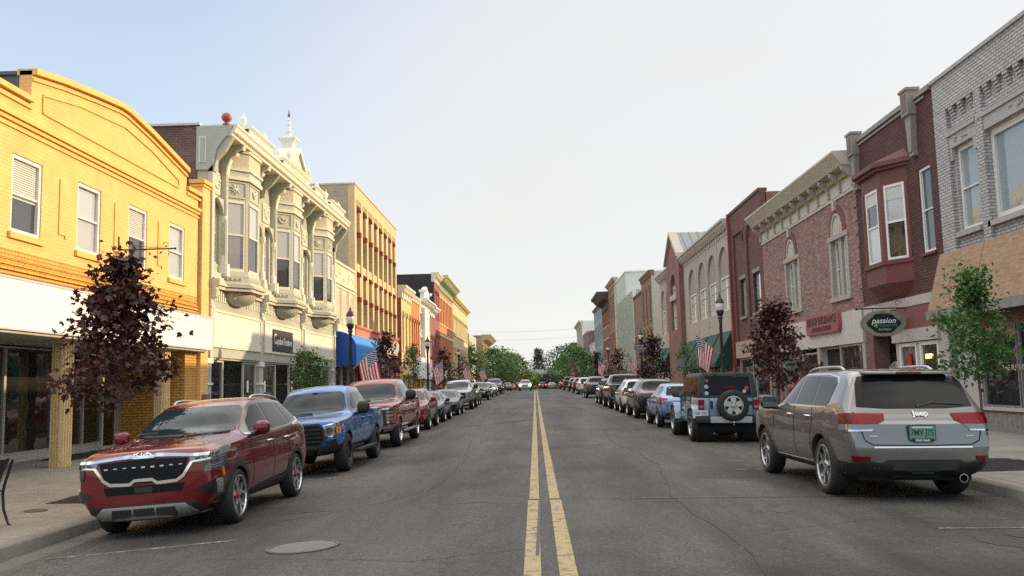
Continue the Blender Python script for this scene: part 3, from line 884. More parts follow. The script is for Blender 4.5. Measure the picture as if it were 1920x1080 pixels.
def copeland():
 U0, U1 = 29.0, 47.5
 B = Bld('victorian_building', 'ornate cream and sage Victorian shop building with three oriel bays and a rooftop spire', -1, U0, U1)
 sage = mat('sage green paint', (.40, .405, .31), .6, var=.08)
 sagel = mat('light sage paint', (.50, .495, .39), .6, var=.08)
 cream = mat('ivory trim paint', (.70, .66, .50), .55, var=.06)
 pale = mat('pale ivory paint', (.76, .73, .62), .55, var=.05)
 red = mat('oxblood trim', (.26, .075, .05), .55)
 grey = mat('storefront grey green paint', (.40, .405, .36), .6, var=.08)
 oldb = brick('old dark red brick', (.20, .085, .06), (.13, .055, .045), (.17, .14, .12), var=.3)
 S3 = [31.72, 37.65, 43.75]
 hw, pj = 1.40, .70                                  # oriel half width and projection
 def bay(c, k=0.0):
  return [(c - hw - k, 0), (c - hw + .75 - k * .4, pj + k), (c + hw - .75 + k * .4, pj + k), (c + hw + k, 0)]
 B.box('brick_side_wall', U0 + .02, U1 - .02, -16, -.35, 2.73, 10.62, oldb)
 B.box('brick_side_wall', U0 + .02, U1 - .02, -16, -1.7, -1.4, 2.72, oldb)
 B.box('roof', U0 - .05, U1 + .05, -16.1, -.3, 10.62, 10.70, mat('pale roof edge', (.55, .55, .52), .6))
 ops = []
 ends = [U0 + .08] + [S3[0] + hw, S3[1] - hw, S3[1] + hw, S3[2] - hw, S3[2] + hw] + [U1 - .08]
 gaps = [(U0 + .1, S3[0] - hw), (S3[0] + hw, S3[1] - hw), (S3[1] + hw, S3[2] - hw), (S3[2] + hw, U1 - .1)]
 for i, (a, b) in enumerate(gaps):
  n = 1 if i in (0, 3) else 2
  for k in range(n):
   c = a + (b - a) * (k + .5) / n if n == 1 else (a + .85 if k == 0 else b - .85)
   ops.append((c - .38, c + .38, 5.95, 8.15))
 B.wall('facade', U0, U1, 2.65, 10.4, ops, sage, depth=.22)
 for w in ops:
  B.window(*w, d=-.14, fw=.08, mf=cream, mp=G_blind, mp2=G_house, fd=.06)
  B.box('window_moulding', w[0] - .10, w[0] - .02, 0, .05, 5.9, 8.2, cream); B.box('window_moulding', w[1] + .02, w[1] + .10, 0, .05, 5.9, 8.2, cream)
  B.box('window_moulding', w[0] - .12, w[1] + .12, 0, .07, 8.2, 8.30, cream)
  B.box('carved_panel', w[0] - .1, w[1] + .1, 0, .04, 8.38, 9.08, sagel)
  for k in range(7):
   a = math.pi * k / 6
   B.mb('carving', pale).ball(B.W((w[0] + w[1]) / 2 - .26 * math.cos(a), .05, 8.88 - .28 * math.sin(a)), .055, 6, 4)
  B.box('carved_panel', w[0] - .13, w[1] + .13, .0, .03, 9.1, 9.16, cream)
 for w in ops:
  for sgn in (1,):
   u = w[1] + (.30 if w[0] > 31 else .13)
   B.lathe('column', u, .12, 5.95, [(.11, 0), (.11, .30), (.075, .34), (.07, 1.45), (.10, 1.52), (.12, 1.6), (.13, 1.72)], pale, 10)
   B.box('column#base', u - .14, u + .14, 0, .26, 5.62, 5.95, pale)
   B.prism('column#arch', [(u + .16, 7.67), (u - .1, 7.67), (u - .25, 7.95), (u - .62, 8.16), (u - .62, 8.24), (u + .16, 8.24)], .03, .16, sage)
 for c in S3:
  for sg in (-1, 1):
   u = c + sg * (hw + .09)
   B.box('pilaster', u - .09, u + .09, 0, .22, 5.6, 9.2, sagel)
   B.box('pilaster#bead', u - .025, u + .025, .22, .25, 5.7, 9.1, pale)
   B.box('pilaster#foot', u - .12, u + .12, 0, .30, 5.55, 5.98, pale)
   pr = [(0, 9.15), (.22, 9.15), (.26, 9.45), (.36, 9.72), (.55, 9.85), (.60, 9.97), (.78, 10.05), (.85, 10.22), (0, 10.22)]
   B.prof('bracket', pr, u - .10, u + .10, sage)
   B.prof('bracket#edge', [(.24, 9.15), (.29, 9.44), (.38, 9.70), (.57, 9.82), (.63, 9.95), (.80, 10.02), (.88, 10.2), (.83, 10.21), (.76, 10.06), (.58, 9.98), (.53, 9.86), (.34, 9.73), (.24, 9.46), (.20, 9.16)], u - .13, u + .13, cream)
   B.prof('bracket#soffit', [(.62, 9.93), (.79, 10.0), (.80, 10.04), (.62, 9.98)], u - .08, u + .08, red)
 for u in (U0 + .12, U1 - .12):
  B.box('pilaster', u - .12, u + .12, 0, .16, 2.7, 9.2, sagel)
  B.prof('bracket', [(0, 9.0), (.2, 9.0), (.28, 9.4), (.55, 9.7), (.7, 9.95), (.85, 10.2), (0, 10.22)], u - .12, u + .12, sage)
 for u in (34.7, 40.7, 46.3):
  B.prof('bracket', [(0, 9.3), (.18, 9.3), (.26, 9.6), (.5, 9.8), (.8, 10.2), (0, 10.22)], u - .09, u + .09, sage)
 for u, k in ((U0 - .06, 1), (U1 + .06, -1)):
  B.prof('cornice_end', [(-.40, 9.05), (.02, 9.05), (.18, 9.25), (.30, 9.75), (.50, 10.05), (.68, 10.25), (.86, 10.56), (-.40, 10.56)], u, u + .12 * k, grey)
  B.prof('cornice_end#panel', [(-.30, 9.3), (-.05, 9.3), (-.05, 10.2), (-.30, 10.2)], u - .02 * k, u + .02 * k, cream)
  B.prof('cornice_end#panel', [(-.26, 9.34), (-.09, 9.34), (-.09, 10.16), (-.26, 10.16)], u - .03 * k, u + .02 * k, grey)
 B.prof('cornice', [(0, 10.2), (.80, 10.22), (.82, 10.30), (.90, 10.34), (.95, 10.50), (1.0, 10.56), (1.0, 10.62), (-.3, 10.62), (-.3, 10.3)], U0 - .02, U1 + .02, cream)
 B.box('corner_block', U0 + .005, U0 + .3, -.36, -.01, 2.75, 10.2, sage); B.box('corner_block', U1 - .3, U1 - .005, -.36, -.01, 2.75, 10.2, sage)
 for a in range(0, 62):
  u = U0 + .2 + a * .3
  if u < U1 - .2: B.box('cornice#panel', u, u + .2, .86, .93, 10.36, 10.46, pale)
 for i, c in enumerate(S3):
  B.plan('oriel', bay(c, .02), 5.62, 5.78, sagel)
  B.plan('oriel', bay(c, .06), 5.40, 5.62, sage)
  for k in range(9):
   B.box('dentils', c - .5 + k * .12, c - .44 + k * .12, pj + .06, pj + .085, 5.45, 5.54, sagel)
  dv = Vector((.75, pj)); L = dv.length; dv /= L
  for k in range(4):
   p = Vector((c - hw, 0)) + dv * (.2 + k * .18)
   B.mb('dentils').obox(B.W(p.x - .06, p.y + .06, 5.495), (B.o * dv.y, dv.x, 0), (-dv.x * B.o, dv.y, 0), (0, 0, 1), .03, .03, .045)
  B.plan('oriel', bay(c, .14), 5.30, 5.40, sagel)
  B.plan('oriel', bay(c, .24), 5.18, 5.28, sage); B.plan('oriel', bay(c, .18), 5.06, 5.16, sagel)
  B.plan('oriel', bay(c, .10), 5.02, 5.06, red)
  B.plan('oriel', bay(c, .0), 8.34, 9.08, sage)
  B.plan('oriel', bay(c, .10), 9.08, 9.20, cream)
  B.plan('oriel', bay(c, .05), 9.20, 9.42, sagel)
  B.plan('oriel', bay(c, .12), 9.42, 9.50, cream)
  B.plan('hood', bay(c, .02), 9.50, 10.18, mat('fish scale hood paint', (.50, .46, .34), .6, var=.1, bump=1.0, bscale=16))
  B.plan('oriel', bay(c, .08), 10.10, 10.2, cream)
  faces = [((c - hw, 0), (c - hw + .75, pj)), ((c - hw + .75, pj), (c + hw - .75, pj)), ((c + hw - .75, pj), (c + hw, 0))]
  for fi, (a, b) in enumerate(faces):
   a = Vector(a); b = Vector(b); t = (b - a); L = t.length; t.normalize(); nrm = Vector((-t.y, t.x))
   if nrm.y < 0: nrm = -nrm
   def P3(s_, off, z): 
    q = a + t * s_ + nrm * off; return Vector(B.W(q.x, q.y, z))
   def fbox(mbm, s0, s1, o0, o1, z0, z1):
    vs = [P3(s0, o0, z0), P3(s1, o0, z0), P3(s1, o1, z0), P3(s0, o1, z0)]
    mbm.ext(vs, (0, 0, z1 - z0))
   cp = B.mb('corner_post', sagel)
   fbox(cp, 0, .10, -.08, .012, 5.78, 8.34); fbox(cp, L - .10, L, -.08, .012, 5.78, 8.34)
   rd = B.mb('red_stripe', red); 
   if fi == 1: fbox(rd, .03, .075, .012, .03, 5.8, 8.3)
   f = MB()
   fbox(f, .10, .17, -.06, .0, 5.78, 8.34); fbox(f, L - .17, L - .10, -.06, .0, 5.78, 8.34)
   fbox(f, .17, L - .17, -.06, .0, 8.24, 8.34); fbox(f, .17, L - .17, -.06, .0, 5.78, 5.88); fbox(f, .17, L - .17, -.05, -.01, 7.06, 7.12)
   w = f.build('window', cream, B.root, org=P3(L / 2, 0, 5.78))
   g = MB(); fbox(g, .16, L - .16, -.07, -.045, 7.09, 8.26); g.build('pane', G_blind if fi != 1 else G_sky, w)
   g = MB(); fbox(g, .16, L - .16, -.07, -.045, 5.86, 7.09); g.build('pane', mat('pale net curtain pane', (.26, .26, .26), .2, var=.06, coat=1) if (fi != 1 and i < 1) else G_house, w)
   pm = B.mb('ornament_panel', sagel)
   for s0, s1, z0, z1 in ((.08, L - .08, 8.98, 9.03), (.08, L - .08, 8.42, 8.47), (.08, .12, 8.47, 8.98), (L - .12, L - .08, 8.47, 8.98)):
    fbox(pm, s0, s1, 0, .03, z0, z1)
   cv = B.mb('carving', pale); m0 = P3(L / 2, .03, 8.73)
   tt = Vector((0, 0, 1)); t3 = (P3(1, 0, 0) - P3(0, 0, 0)); n3 = (P3(0, 1, 0) - P3(0, 0, 0))
   if i != 1 and fi == 0:
    for k in range(8):                        # the sunburst
     an = k * math.pi / 4 + .2
     dr_ = t3 * math.cos(an) + tt * math.sin(an)
     cv.tube([m0 + dr_ * .04, m0 + dr_ * .12 + (t3 * -math.sin(an) + tt * math.cos(an)) * .012, m0 + dr_ * .2], [.028, .022, .006], 5)
    cv.ball(m0, .05, 8, 5)
   else:
    for k in range(9):
     an = math.pi * (1 + k / 8)
     cv.ball(m0 + t3 * .17 * math.cos(an) + tt * (.17 * math.sin(an) + .05), .038, 6, 4)
    for k in range(6):
     cv.ball(m0 + t3 * random.uniform(-.1, .1) + tt * random.uniform(-.02, .16), .035, 6, 4)
   fbox(B.mb('oriel_core', M_dark), .02, L - .02, -.16, -.10, 5.78, 8.34)
  n = 10; vs = []; fs = []
  for j in range(6):
   tq = j / 5.0; sc = math.cos(tq * math.pi / 2) ** .7 if j < 5 else .05; z = 5.03 - .42 * math.sin(tq * math.pi / 2)
   for k in range(n + 1):
    an = math.pi * k / n
    vs.append(B.W(c - 1.05 * sc * math.cos(an), .76 * sc * math.sin(an), z))
  for j in range(5):
   for k in range(n):
    q = j * (n + 1) + k; fs.append((q, q + 1, q + n + 2, q + n + 1))
  B.mb('corbel', sage).add(vs, fs)
  for k in range(10):
   an = math.pi * (k + .7) / 11; s_ = .86 + random.uniform(-.06, .04)
   B.mb('corbel_leaves', pale).ball(B.W(c - 1.02 * s_ * math.cos(an), .74 * s_ * math.sin(an), 4.86 + random.uniform(-.05, .06)), .055, 6, 4, (1, 1.5, .7))
 for a, b in gaps:
  for k, z0, z1, mm in ((.12, 5.40, 5.62, sage), (.16, 5.30, 5.40, sagel), (.24, 5.18, 5.28, sage), (.18, 5.06, 5.16, sagel)):
   B.box('belt_cornice', a, b, 0, k, z0, z1, sagel)
 B.box('frieze', U0 + .05, U1 - .05, 0, .05, 4.56, 5.05, sage)
 u = U0 + .35
 while u < U1 - .3:
  if min(abs(u - c) for c in S3) > 1.1:
   B.box('frieze#flutes', u, u + .075, .05, .085, 4.64, 4.84, pale); B.box('frieze#flutes', u, u + .075, .05, .085, 4.86, 5.02, pale)
  u += .20
 for u in (U0 + .15, 34.7, 40.7, U1 - .15):
  B.prof('scroll_bracket', [(0, 4.30), (.14, 4.30), (.17, 4.5), (.12, 4.62), (.30, 4.72), (.34, 4.95), (.28, 5.05), (.42, 5.12), (.42, 5.34), (0, 5.34)], u - .11, u + .11, sagel)
  B.box('scroll_bracket', u - .13, u + .13, 0, .19, 4.36, 4.44, pale)
 B.box('fascia', U0, U1, -.1, .06, 2.72, 4.56, grey)
 for i, (a, b) in enumerate(((29.5, 34.55), (35.2, 40.75), (41.35, 47.1))):
  mo = B.mb('fascia_moulding', cream)
  for q in ((a - .1, b + .1, 4.27, 4.35), (a - .1, b + .1, 3.06, 3.14), (a - .1, a, 3.14, 4.27), (b, b + .1, 3.14, 4.27)):
   B.box('fascia_moulding', q[0], q[1], .06, .11, q[2], q[3], cream)
  B.box('fascia_panel', a, b, .06, .075, 3.14, 4.27, mat('fascia panel white', (.72, .69, .60), .5, var=.03))
 mp_ = mat('storefront post paint', (.50, .49, .42), .6, var=.08)
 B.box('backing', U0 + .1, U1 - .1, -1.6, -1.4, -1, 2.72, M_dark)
 for u, w in ((U0 + .22, .22), (34.85, .26), (41.1, .26), (U1 - .2, .2)):
  B.box('pier', u - w, u + w, -1.35, .04, -1.2, 2.72, grey)
  B.box('pier_band', u - w - .03, u + w + .03, -1.36, .09, 2.50, 2.70, M_white)
  B.box('pier_band', u - w - .03, u + w + .03, -1.36, .09, 1.78, 1.86, M_white)
 segs = [(29.45, 30.9, 0), (31.15, 32.6, -1.2), (33.0, 34.55, 0), (35.15, 37.2, 0), (37.5, 38.9, -1.2), (39.2, 40.8, 0), (41.4, 43.2, 0), (43.5, 45, -1.2), (45.3, 47.1, 0)]
 for i, (a, b, dd) in enumerate(segs):
  B.window(a, b, .35 if dd == 0 else -.2, 2.66, d=-.12 + dd, fw=.09, mf=mp_, mp=G_dark, rail=0, name='shop_window' if dd == 0 else 'shop_door')
  if dd == 0: B.box('stall_riser', a, b, -.3, -.05, -1.1, .35, grey)
  if i in (2, 3, 5): B.box('notice', a + .6, a + .82, -.14, -.125, 1.5, 1.95, M_white)
 B.box('soffit', U0 + .1, U1 - .1, -1.4, -.11, 2.66, 2.72, sage)
 for a, b, z in ((30.55, 33.3, 11.02), (34.9, 36.4, 11.0), (40.1, 41.6, 11.0), (43.2, 46.3, 11.0)):
  B.box('parapet_block', a, b, -.2, .90, 10.60, z - .12, cream); B.prof('parapet_block#cap', [(-.25, z - .12), (.92, z - .12), (1.0, z - .04), (1.0, z), (-.25, z)], a - .06, b + .06, pale)
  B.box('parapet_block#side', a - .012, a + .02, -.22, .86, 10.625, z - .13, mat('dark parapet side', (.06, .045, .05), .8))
 B.box('pediment', 36.45, 40.05, -.3, .62, 10.3, 11.35, cream)
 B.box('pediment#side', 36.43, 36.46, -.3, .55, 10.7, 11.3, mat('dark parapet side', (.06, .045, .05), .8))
 B.prof('pediment', [(0, 11.2), (.66, 11.2), (.74, 11.35), (0, 11.35)], 36.4, 40.1, cream)
 B.prism('pediment', [(37.2, 11.35), (39.3, 11.35), (38.25, 12.2)], -.2, .58, sagel)
 B.prism('pediment#rake', [(37.05, 11.35), (37.25, 11.35), (38.25, 12.12), (38.25, 12.32)], -.25, .70, cream)
 B.prism('pediment#rake', [(39.45, 11.35), (39.25, 11.35), (38.25, 12.12), (38.25, 12.32)], -.25, .70, cream)
 for k, txt in enumerate(('1885',)):
  for j in range(9):
   B.box('pediment#blocks', 36.8 + j * .33, 36.98 + j * .33, .62, .66, 10.95, 11.1, cream)
 urn = [(.09, 0), (.10, .05), (.05, .08), (.07, .12), (.15, .22), (.16, .36), (.11, .42), (.06, .45), (.07, .50), (.03, .54), (.04, .58), (.0, .63)]
 urnb = [(r_ * .72, h_ * .86) for r_, h_ in urn]
 for k, (u, z) in enumerate(((30.7, 11.02), (33.15, 11.02), (35.05, 11.0), (36.65, 11.35), (39.85, 11.35), (41.45, 11.0), (43.35, 11.0), (46.15, 11.0))):
  m_ = MB(); m_.lathe(B.W(u, .62, z), urnb, 14); m_.build('urn', pale, B.root, smooth=50, org=B.W(u, .62, z))
 rust = mat('terracotta red paint', (.34, .085, .05), .5, var=.15)
 for u in (U0 + .05, U1 + .0):
  m_ = MB(); m_.ball(B.W(u, .60, 10.87), .175, 20, 14); m_.lathe(B.W(u, .60, 10.6), [(.14, 0), (.14, .04), (.07, .06), (.07, .14)], 12)
  m_.build('ball_finial', rust, B.root, smooth=60, org=B.W(u, .6, 10.6))
 sp = MB(); c = B.W(39.0, -.05, .32)
 def sq(z0, z1, a, b):
  vs = []
  for z, r_ in ((z0, a), (z1, b)):
   for i, j in ((-1, -1), (1, -1), (1, 1), (-1, 1)): vs.append((c[0] + i * r_, c[1] + j * r_, z + c[2]))
  sp.add(vs, [(0, 1, 2, 3), (4, 5, 6, 7), (0, 1, 5, 4), (1, 2, 6, 5), (2, 3, 7, 6), (3, 0, 4, 7)])
 sq(10.2, 11.7, .36, .34); sq(11.7, 12.2, .34, .20); sq(12.2, 12.38, .20, .24); sq(12.38, 12.56, .24, .38); sq(12.56, 12.64, .41, .41); sq(12.64, 12.74, .34, .18)
 sp.lathe((c[0], c[1], 13.04), [(r_ * .8, h_ * .72) for r_, h_ in [(.16, 0), (.14, .3), (.24, .33), (.24, .38), (.10, .42), (.08, .75), (.14, .78), (.14, .82), (.07, .86), (.06, 1.05), (.10, 1.1), (.04, 1.2), (.035, 1.35)]], 12)
 so = sp.build('spire', M_white, B.root, org=c)
 tip = MB(); tip.lathe((c[0], c[1], 13.98), [(.035, 0), (.07, .08), (.04, .18), (.0, .40)], 8); tip.build('spire_tip', mat('pinkish iron', (.22, .09, .09), .5), so)
 B.finish(smooth={'column': 40, 'corbel': 60, 'carving': 60, 'corbel_leaves': 60})
 return B
CB = copeland()
def copeland_sign():
 s_ = empty('shop_sign', (XL + .09, 38.0, 3.2), 0, 'dark rectangular sign with white Copeland Furniture lettering on the white fascia', 'sign')
 u0, u1, z0, z1 = 36.2, 39.15, 3.17, 4.08
 m = MB(); m.box(XL + .078, XL + .12, u0, u1, z0, z1); m.build('board', mat('dark plum board', (.035, .025, .03), .5), s_)
 t = MB()
 put_text(t, 'C', .62, (XL + .125, u0 + .26, 3.66), (0, 1, 0), (0, 0, 1), extrude=.004, sx=.75, bold=.012)
 put_text(t, 'opeland', .42, (XL + .125, u0 + .92, 3.60), (0, 1, 0), (0, 0, 1), extrude=.004, sx=.72, shear=.2, bold=.01)
 put_text(t, 'Furniture', .42, (XL + .125, u0 + 2.12, 3.60), (0, 1, 0), (0, 0, 1), extrude=.004, sx=.78, shear=.25, bold=.01)
 t.build('lettering', M_white, s_)
copeland_sign()
def mural_building():
 U0, U1 = 47.55, 53.4
 B = Bld('small_shop_building', 'low cream painted shop building with faded red floral frieze, squeezed beside the Victorian building', -1, U0, U1)
 m = mat('pale cream render', (.66, .58, .42), .75, var=.12, bump=.3, bscale=20)
 B.box('facade', U0, U1, -14, 0, -1.2, 8.55, m)
 B.box('coping', U0, U1, -.3, .08, 8.55, 8.68, M_cream)
 t = mat('cream moulding', (.74, .66, .50), .6)
 for i in range(3):
  a = U0 + .35 + i * 1.8; b = a + 1.5
  for q in ((a, a + .10, 5.2, 7.3), (b - .10, b, 5.2, 7.3), (a + .10, b - .10, 7.2, 7.3), (a + .10, b - .10, 5.2, 5.28)):
   B.box('panel_moulding', q[0], q[1], 0, .06, q[2], q[3], t)
  for k in range(4):
   B.box('panel_moulding', a + .25 + k * .3, a + .33 + k * .3, 0, .03, 5.4, 7.0, t)
 B.box('panel_moulding', U0 + .1, U1 - .1, 0, .1, 7.40, 7.52, t)
 fl = mat('faded red flowers', (.50, .20, .15), .8, var=.3)
 lf = mat('faded leaf paint', (.42, .36, .22), .8, var=.3)
 for k in range(60):
  u = random.uniform(U0 + .3, U1 - .3); z = 7.95 + .32 * math.sin(u * 2.2) * random.random() + random.uniform(-.25, .25)
  B.mb('mural', fl if k % 1 == 0 else lf).lathe(B.W(u, .0, z), [(random.uniform(.05, .12), -.003), (.02, .006)], 7, axis='X')
 B.box('storefront', U0 + .1, U1 - .1, 0, .05, 2.9, 4.6, mat('dark shop front', (.10, .09, .08), .6))
 for i in range(3):
  B.window(U0 + .2 + i * 1.8, U0 + 1.9 + i * 1.8, .4, 2.85, d=.02, fw=.08, mf=M_alu, mp=G_dark, rail=0, name='shop_window')
 B.finish()
mural_building()
def blue_awning():
 u0, u1 = 48.1, 57.2
 r = empty('awning', (XL, (u0 + u1) / 2, 2.8), 0, 'bright blue quarter round canvas awning with faded lettering over dark shop fronts', 'awning')
 m = mat('blue canvas', (.03, .20, .58), .7, var=.08, vscale=3)
 md = mat('deep blue canvas', (.008, .075, .36), .75, var=.06)
 D, z0, z1 = 1.15, 2.82, 4.72
 prof = [(0, z1)] + [(D * math.sin(a * math.pi / 18) , z1 - .95 + .95 * math.cos(a * math.pi / 18)) for a in range(1, 10)] + [(D, z0)]
 def P(u, d, z): return (XL + d, u, z)
 c = MB(); n = 14; vs = []; fs = []
 for i in range(n + 1):
  u = u0 + (u1 - u0) * i / n; sag = .015 if i % 2 else 0
  for d, z in prof: vs.append(P(u, d - sag, z - sag))
 k = len(prof)
 for i in range(n):
  for j in range(k - 1): fs.append((i * k + j, i * k + j + 1, (i + 1) * k + j + 1, (i + 1) * k + j))
 c.add(vs, fs); c.build('canvas', m, r, smooth=50)
 for u in (u0, u1):
  e = MB(); e.ext([P(u, d, z) for d, z in prof] + [P(u, 0, z0)], (0, .02, 0)); e.build('end_panel', md, r)
 t = MB()
 for i in range(12):
  a = u0 + 2.0 + i * .3
  t.box(XL + D + .004, XL + D + .012, a, a + .05, 3.20, 3.5); t.box(XL + D + .004, XL + D + .012, a + .05, a + .18, 3.20 + .27 * (i % 2), 3.23 + .27 * (i % 2))
 t.build('lettering', mat('faded pale blue letters', (.35, .50, .70), .7), r)
blue_awning()
def beige_building():
 U0, U1 = 53.5, 70.0
 B = Bld('office_building', 'tall beige brick building with narrow pier bays and dark red window brackets', -1, U0, U1)
 be = brick('beige painted brick', (.66, .50, .27), (.60, .45, .24), (.48, .37, .22), bump=.3, var=.08)
 sd = brick('beige side brick greyed for shade', (.40, .335, .22), (.35, .29, .19), (.30, .26, .19), bump=.3, var=.18, patch=(.30, .10, .06), pamt=.70)  # unlit side wall: its shade is put into the greyer brick colour
 red = mat('red bracket paint', (.27, .05, .035), .55)
 gr = mat('greenish spandrel', (.33, .31, .17), .7, var=.1)
 terra = mat('terracotta frieze', (.52, .185, .11), .7, var=.1)
 B.box('side_wall', U0 + .005, U1 - .005, -22, -.4, -1.4, 14.2, sd)
 B.box('upper_wall', U0, U1, -.4, 0, 13.35, 14.2, be)
 B.box('coping', U0 - .03, U1 + .03, -22.02, .05, 14.2, 14.30, mat('coping stone', (.50, .42, .28), .7))
 n = 8; p = (U1 - U0 - .6) / n
 B.box('spandrel', U0 + .3, U1 - .3, -.4, -.06, 8.85, 9.35, be)
 B.box('corner_post', U0, U0 + .55, -.4, 0, 5.4, 13.35, be); B.box('corner_post', U1 - .55, U1, -.4, 0, 5.4, 13.35, be)
 for i in range(n + 1):
  u = U0 + .3 + p * i
  if 0 < i < n: B.box('pier', u - .27, u + .27, -.4, .0, 5.4, 13.349, be)
 for i in range(n):
  a = U0 + .3 + p * i + .34; b = a + p - .68
  c = (a + b) / 2
  for z0, z1 in ((9.36, 12.95), (5.5, 8.84)):
   B.window(a, b, z0, z1, d=-.3, fw=.10, mf=gr, mp=G_house, rail=.42, fd=.05)
   B.prism('bracket', [(c - .2, z1 - .15), (c + .2, z1 - .15), (c + .16, z1 - 1.6), (c, z1 - 1.75), (c - .16, z1 - 1.6)], -.24, .10, be)
   B.box('bracket#foot', c - .17, c + .17, -.22, .16, z1 - 1.9, z1 - 1.62, red)
   B.box('bracket#cap', c - .24, c + .24, -.22, .10, z1 - .35, z1 - .10, red)
  for k in range(5):
   B.box('dentil_row', a + k * .24, a + .12 + k * .24, -.1, .02, 13.0, 13.3, be)
 B.box('frieze', U0 - .02, U1 + .02, -.4, .06, 4.62, 5.22, terra)
 B.prof('cornice', [(-.3, 5.22), (.10, 5.22), (.16, 5.30), (.16, 5.40), (-.3, 5.45)], U0 - .03, U1 + .05, terra)
 B.box('frieze#grey', 62.5, U1 + .03, -.3, .14, 4.0, 5.0, mat('grey painted board', (.40, .38, .32), .7))
 for u in (53.8, 57.5, 61.5, 65.5, 69.6):
  B.box('shop_pier', u - .25, u + .25, -.5, .02, -1, 4.62, brick('red pier brick', (.30, .10, .06), (.24, .08, .05), (.25, .2, .17)))
 for i in range(4):
  B.window(54.1 + 3.95 * i, 57.2 + 3.95 * i, .6, 3.9, d=-.3, fw=.1, mf=M_alu, mp=G_dark, rail=0, name='shop_window')
 B.finish()
beige_building()
br_y = mat('ochre yellow wall paint', (.60, .45, .20), .7, var=.1)
or_b = brick('orange brick', (.62, .22, .065), (.54, .18, .05), (.42, .2, .1), bump=.3, var=.12)
wh_b = mat('white lilac paint', (.72, .66, .62), .6, var=.06)
mr_b = mat('maroon painted brick', (.26, .085, .085), .7, var=.12)
ye_c = mat('corner building yellow', (.58, .48, .26), .7, var=.08)
dk_b = brick('dark side brick', (.028, .024, .026), (.02, .017, .02), (.045, .04, .04), var=.4)
redside = brick('red side brick', (.30, .085, .045), (.24, .065, .04), (.22, .12, .09))
G_green = mat('olive green window', (.20, .22, .13), .3, coat=.6)  # one even olive green for the whole pane
B = row_building('row_building', 'narrow ochre yellow building with three tall arched windows and pale cornice', -1, 72.3, 78.1, 9.95, br_y, [(4.6, 7.9)], 3, ww=.95, mtrim=br_y, mpane=G_green, side_m=redside, corn=(.45, 1.0), corn_m=M_cream, ground_m=br_y, base=3.3); B.finish()
B = row_building('row_building', 'narrow orange brick building with four arched windows between the yellow and the white fronts', -1, 78.15, 84.0, 9.75, or_b, [(4.4, 7.8)], 4, ww=.75, mtrim=or_b, mpane=mat('dark red window', (.12, .03, .02), .4), corn=(.25, .45), corn_m=M_cream, ground_m=M_white, base=3.6); B.finish()
B = row_building('row_building', 'white and lilac building front with a stepped ornate gable', -1, 84.05, 92.2, 10.0, wh_b, [(7.0, 8.6), (3.9, 6.3)], 5, ww=.9, arched=False, mtrim=wh_b, mpane=mat('mauve window', (.24, .17, .20), .3, coat=.5), corn=(.75, .7), corn_m=M_white, ground_m=M_white, base=3.4)
B.prism('gable', [(86.2, 10.06), (90.4, 10.06), (90.4, 10.9), (90.0, 11.1), (88.3, 11.6), (86.6, 11.1), (86.2, 10.9)], -.2, .2, wh_b); B.prof('gable#cap', [(-.3, 10.85), (.4, 10.85), (.5, 11.1), (-.3, 11.1)], 86.0, 86.6, M_white); B.prof('gable#cap', [(-.3, 10.85), (.4, 10.85), (.5, 11.1), (-.3, 11.1)], 90.0, 90.6, M_white)
B.prism('bay_front', [(85.3, 3.4), (88.5, 3.4), (88.5, 9.2), (85.3, 9.2)], 0, .35, wh_b)
B.box('shop_frieze', 80.5, 91.5, .12, .3, 2.3, 4.3, mat('white banner board', (.74, .74, .74), .5, var=.15, vscale=2))
B.finish()
B = row_building('row_building', 'low maroon building with a white eaves cornice beside the ornate white front', -1, 92.25, 96.6, 9.9, mr_b, [(3.9, 7.0)], 3, ww=.8, mtrim=mr_b, mpane=mat('plum window', (.07, .03, .05), .3, coat=.5), corn=(.7, .9), corn_m=M_white, ground_m=mr_b); B.finish()
B = row_building('row_building', 'tall maroon three storey building with a black brick side wall', -1, 96.65, 101.6, 14.1, mr_b, [(9.2, 12.3), (4.4, 7.4)], 3, ww=.8, mtrim=mr_b, mpane=mat('plum window', (.07, .03, .05), .3, coat=.5), side_m=dk_b, corn=(.6, 1.0), corn_m=M_cream, ground_m=mr_b, depth=26); B.finish()
gcorn = mat('green cornice paint', (.40, .44, .26), .6, var=.1)
B = row_building('row_building', 'long orange brick building with an overhanging green bracketed cornice', -1, 101.65, 118.6, 14.4, or_b, [(8.9, 11.9), (4.3, 7.4)], 9, ww=.95, arched=False, mtrim=M_cream, mpane=mat('rust window', (.16, .09, .05), .3, coat=.5), corn=(1.1, 1.5), corn_m=gcorn, ground_m=M_cream, hoodh=.3)
B.prism('gable', [(113.4, 14.4), (118.6, 14.4), (118.6, 14.6), (116, 15.3), (113.4, 14.6)], -.3, .6, M_cream); B.finish()
B = row_building('corner_building', 'pale yellow corner building, farthest in the left row, with two rows of arched windows', -1, 118.65, 145, 13.6, ye_c, [(8.5, 11.3), (4.0, 7.0)], 12, ww=1.0, mtrim=ye_c, mpane=G_green, corn=(.6, .7), corn_m=ye_c, ground_m=M_cream)
B.box('parapet', 119, 144.5, -.3, -.02, 13.66, 14.7, ye_c); B.finish()
B = row_building('plain_building', 'plain grey concrete building beyond the cross street on the left', -1, 166, 186, 11.4, mat('pale grey concrete', (.46, .43, .38), .8, var=.08), [], 6, corn=None, X=-12.2, base=2.5, ground_m=M_white); B.finish()
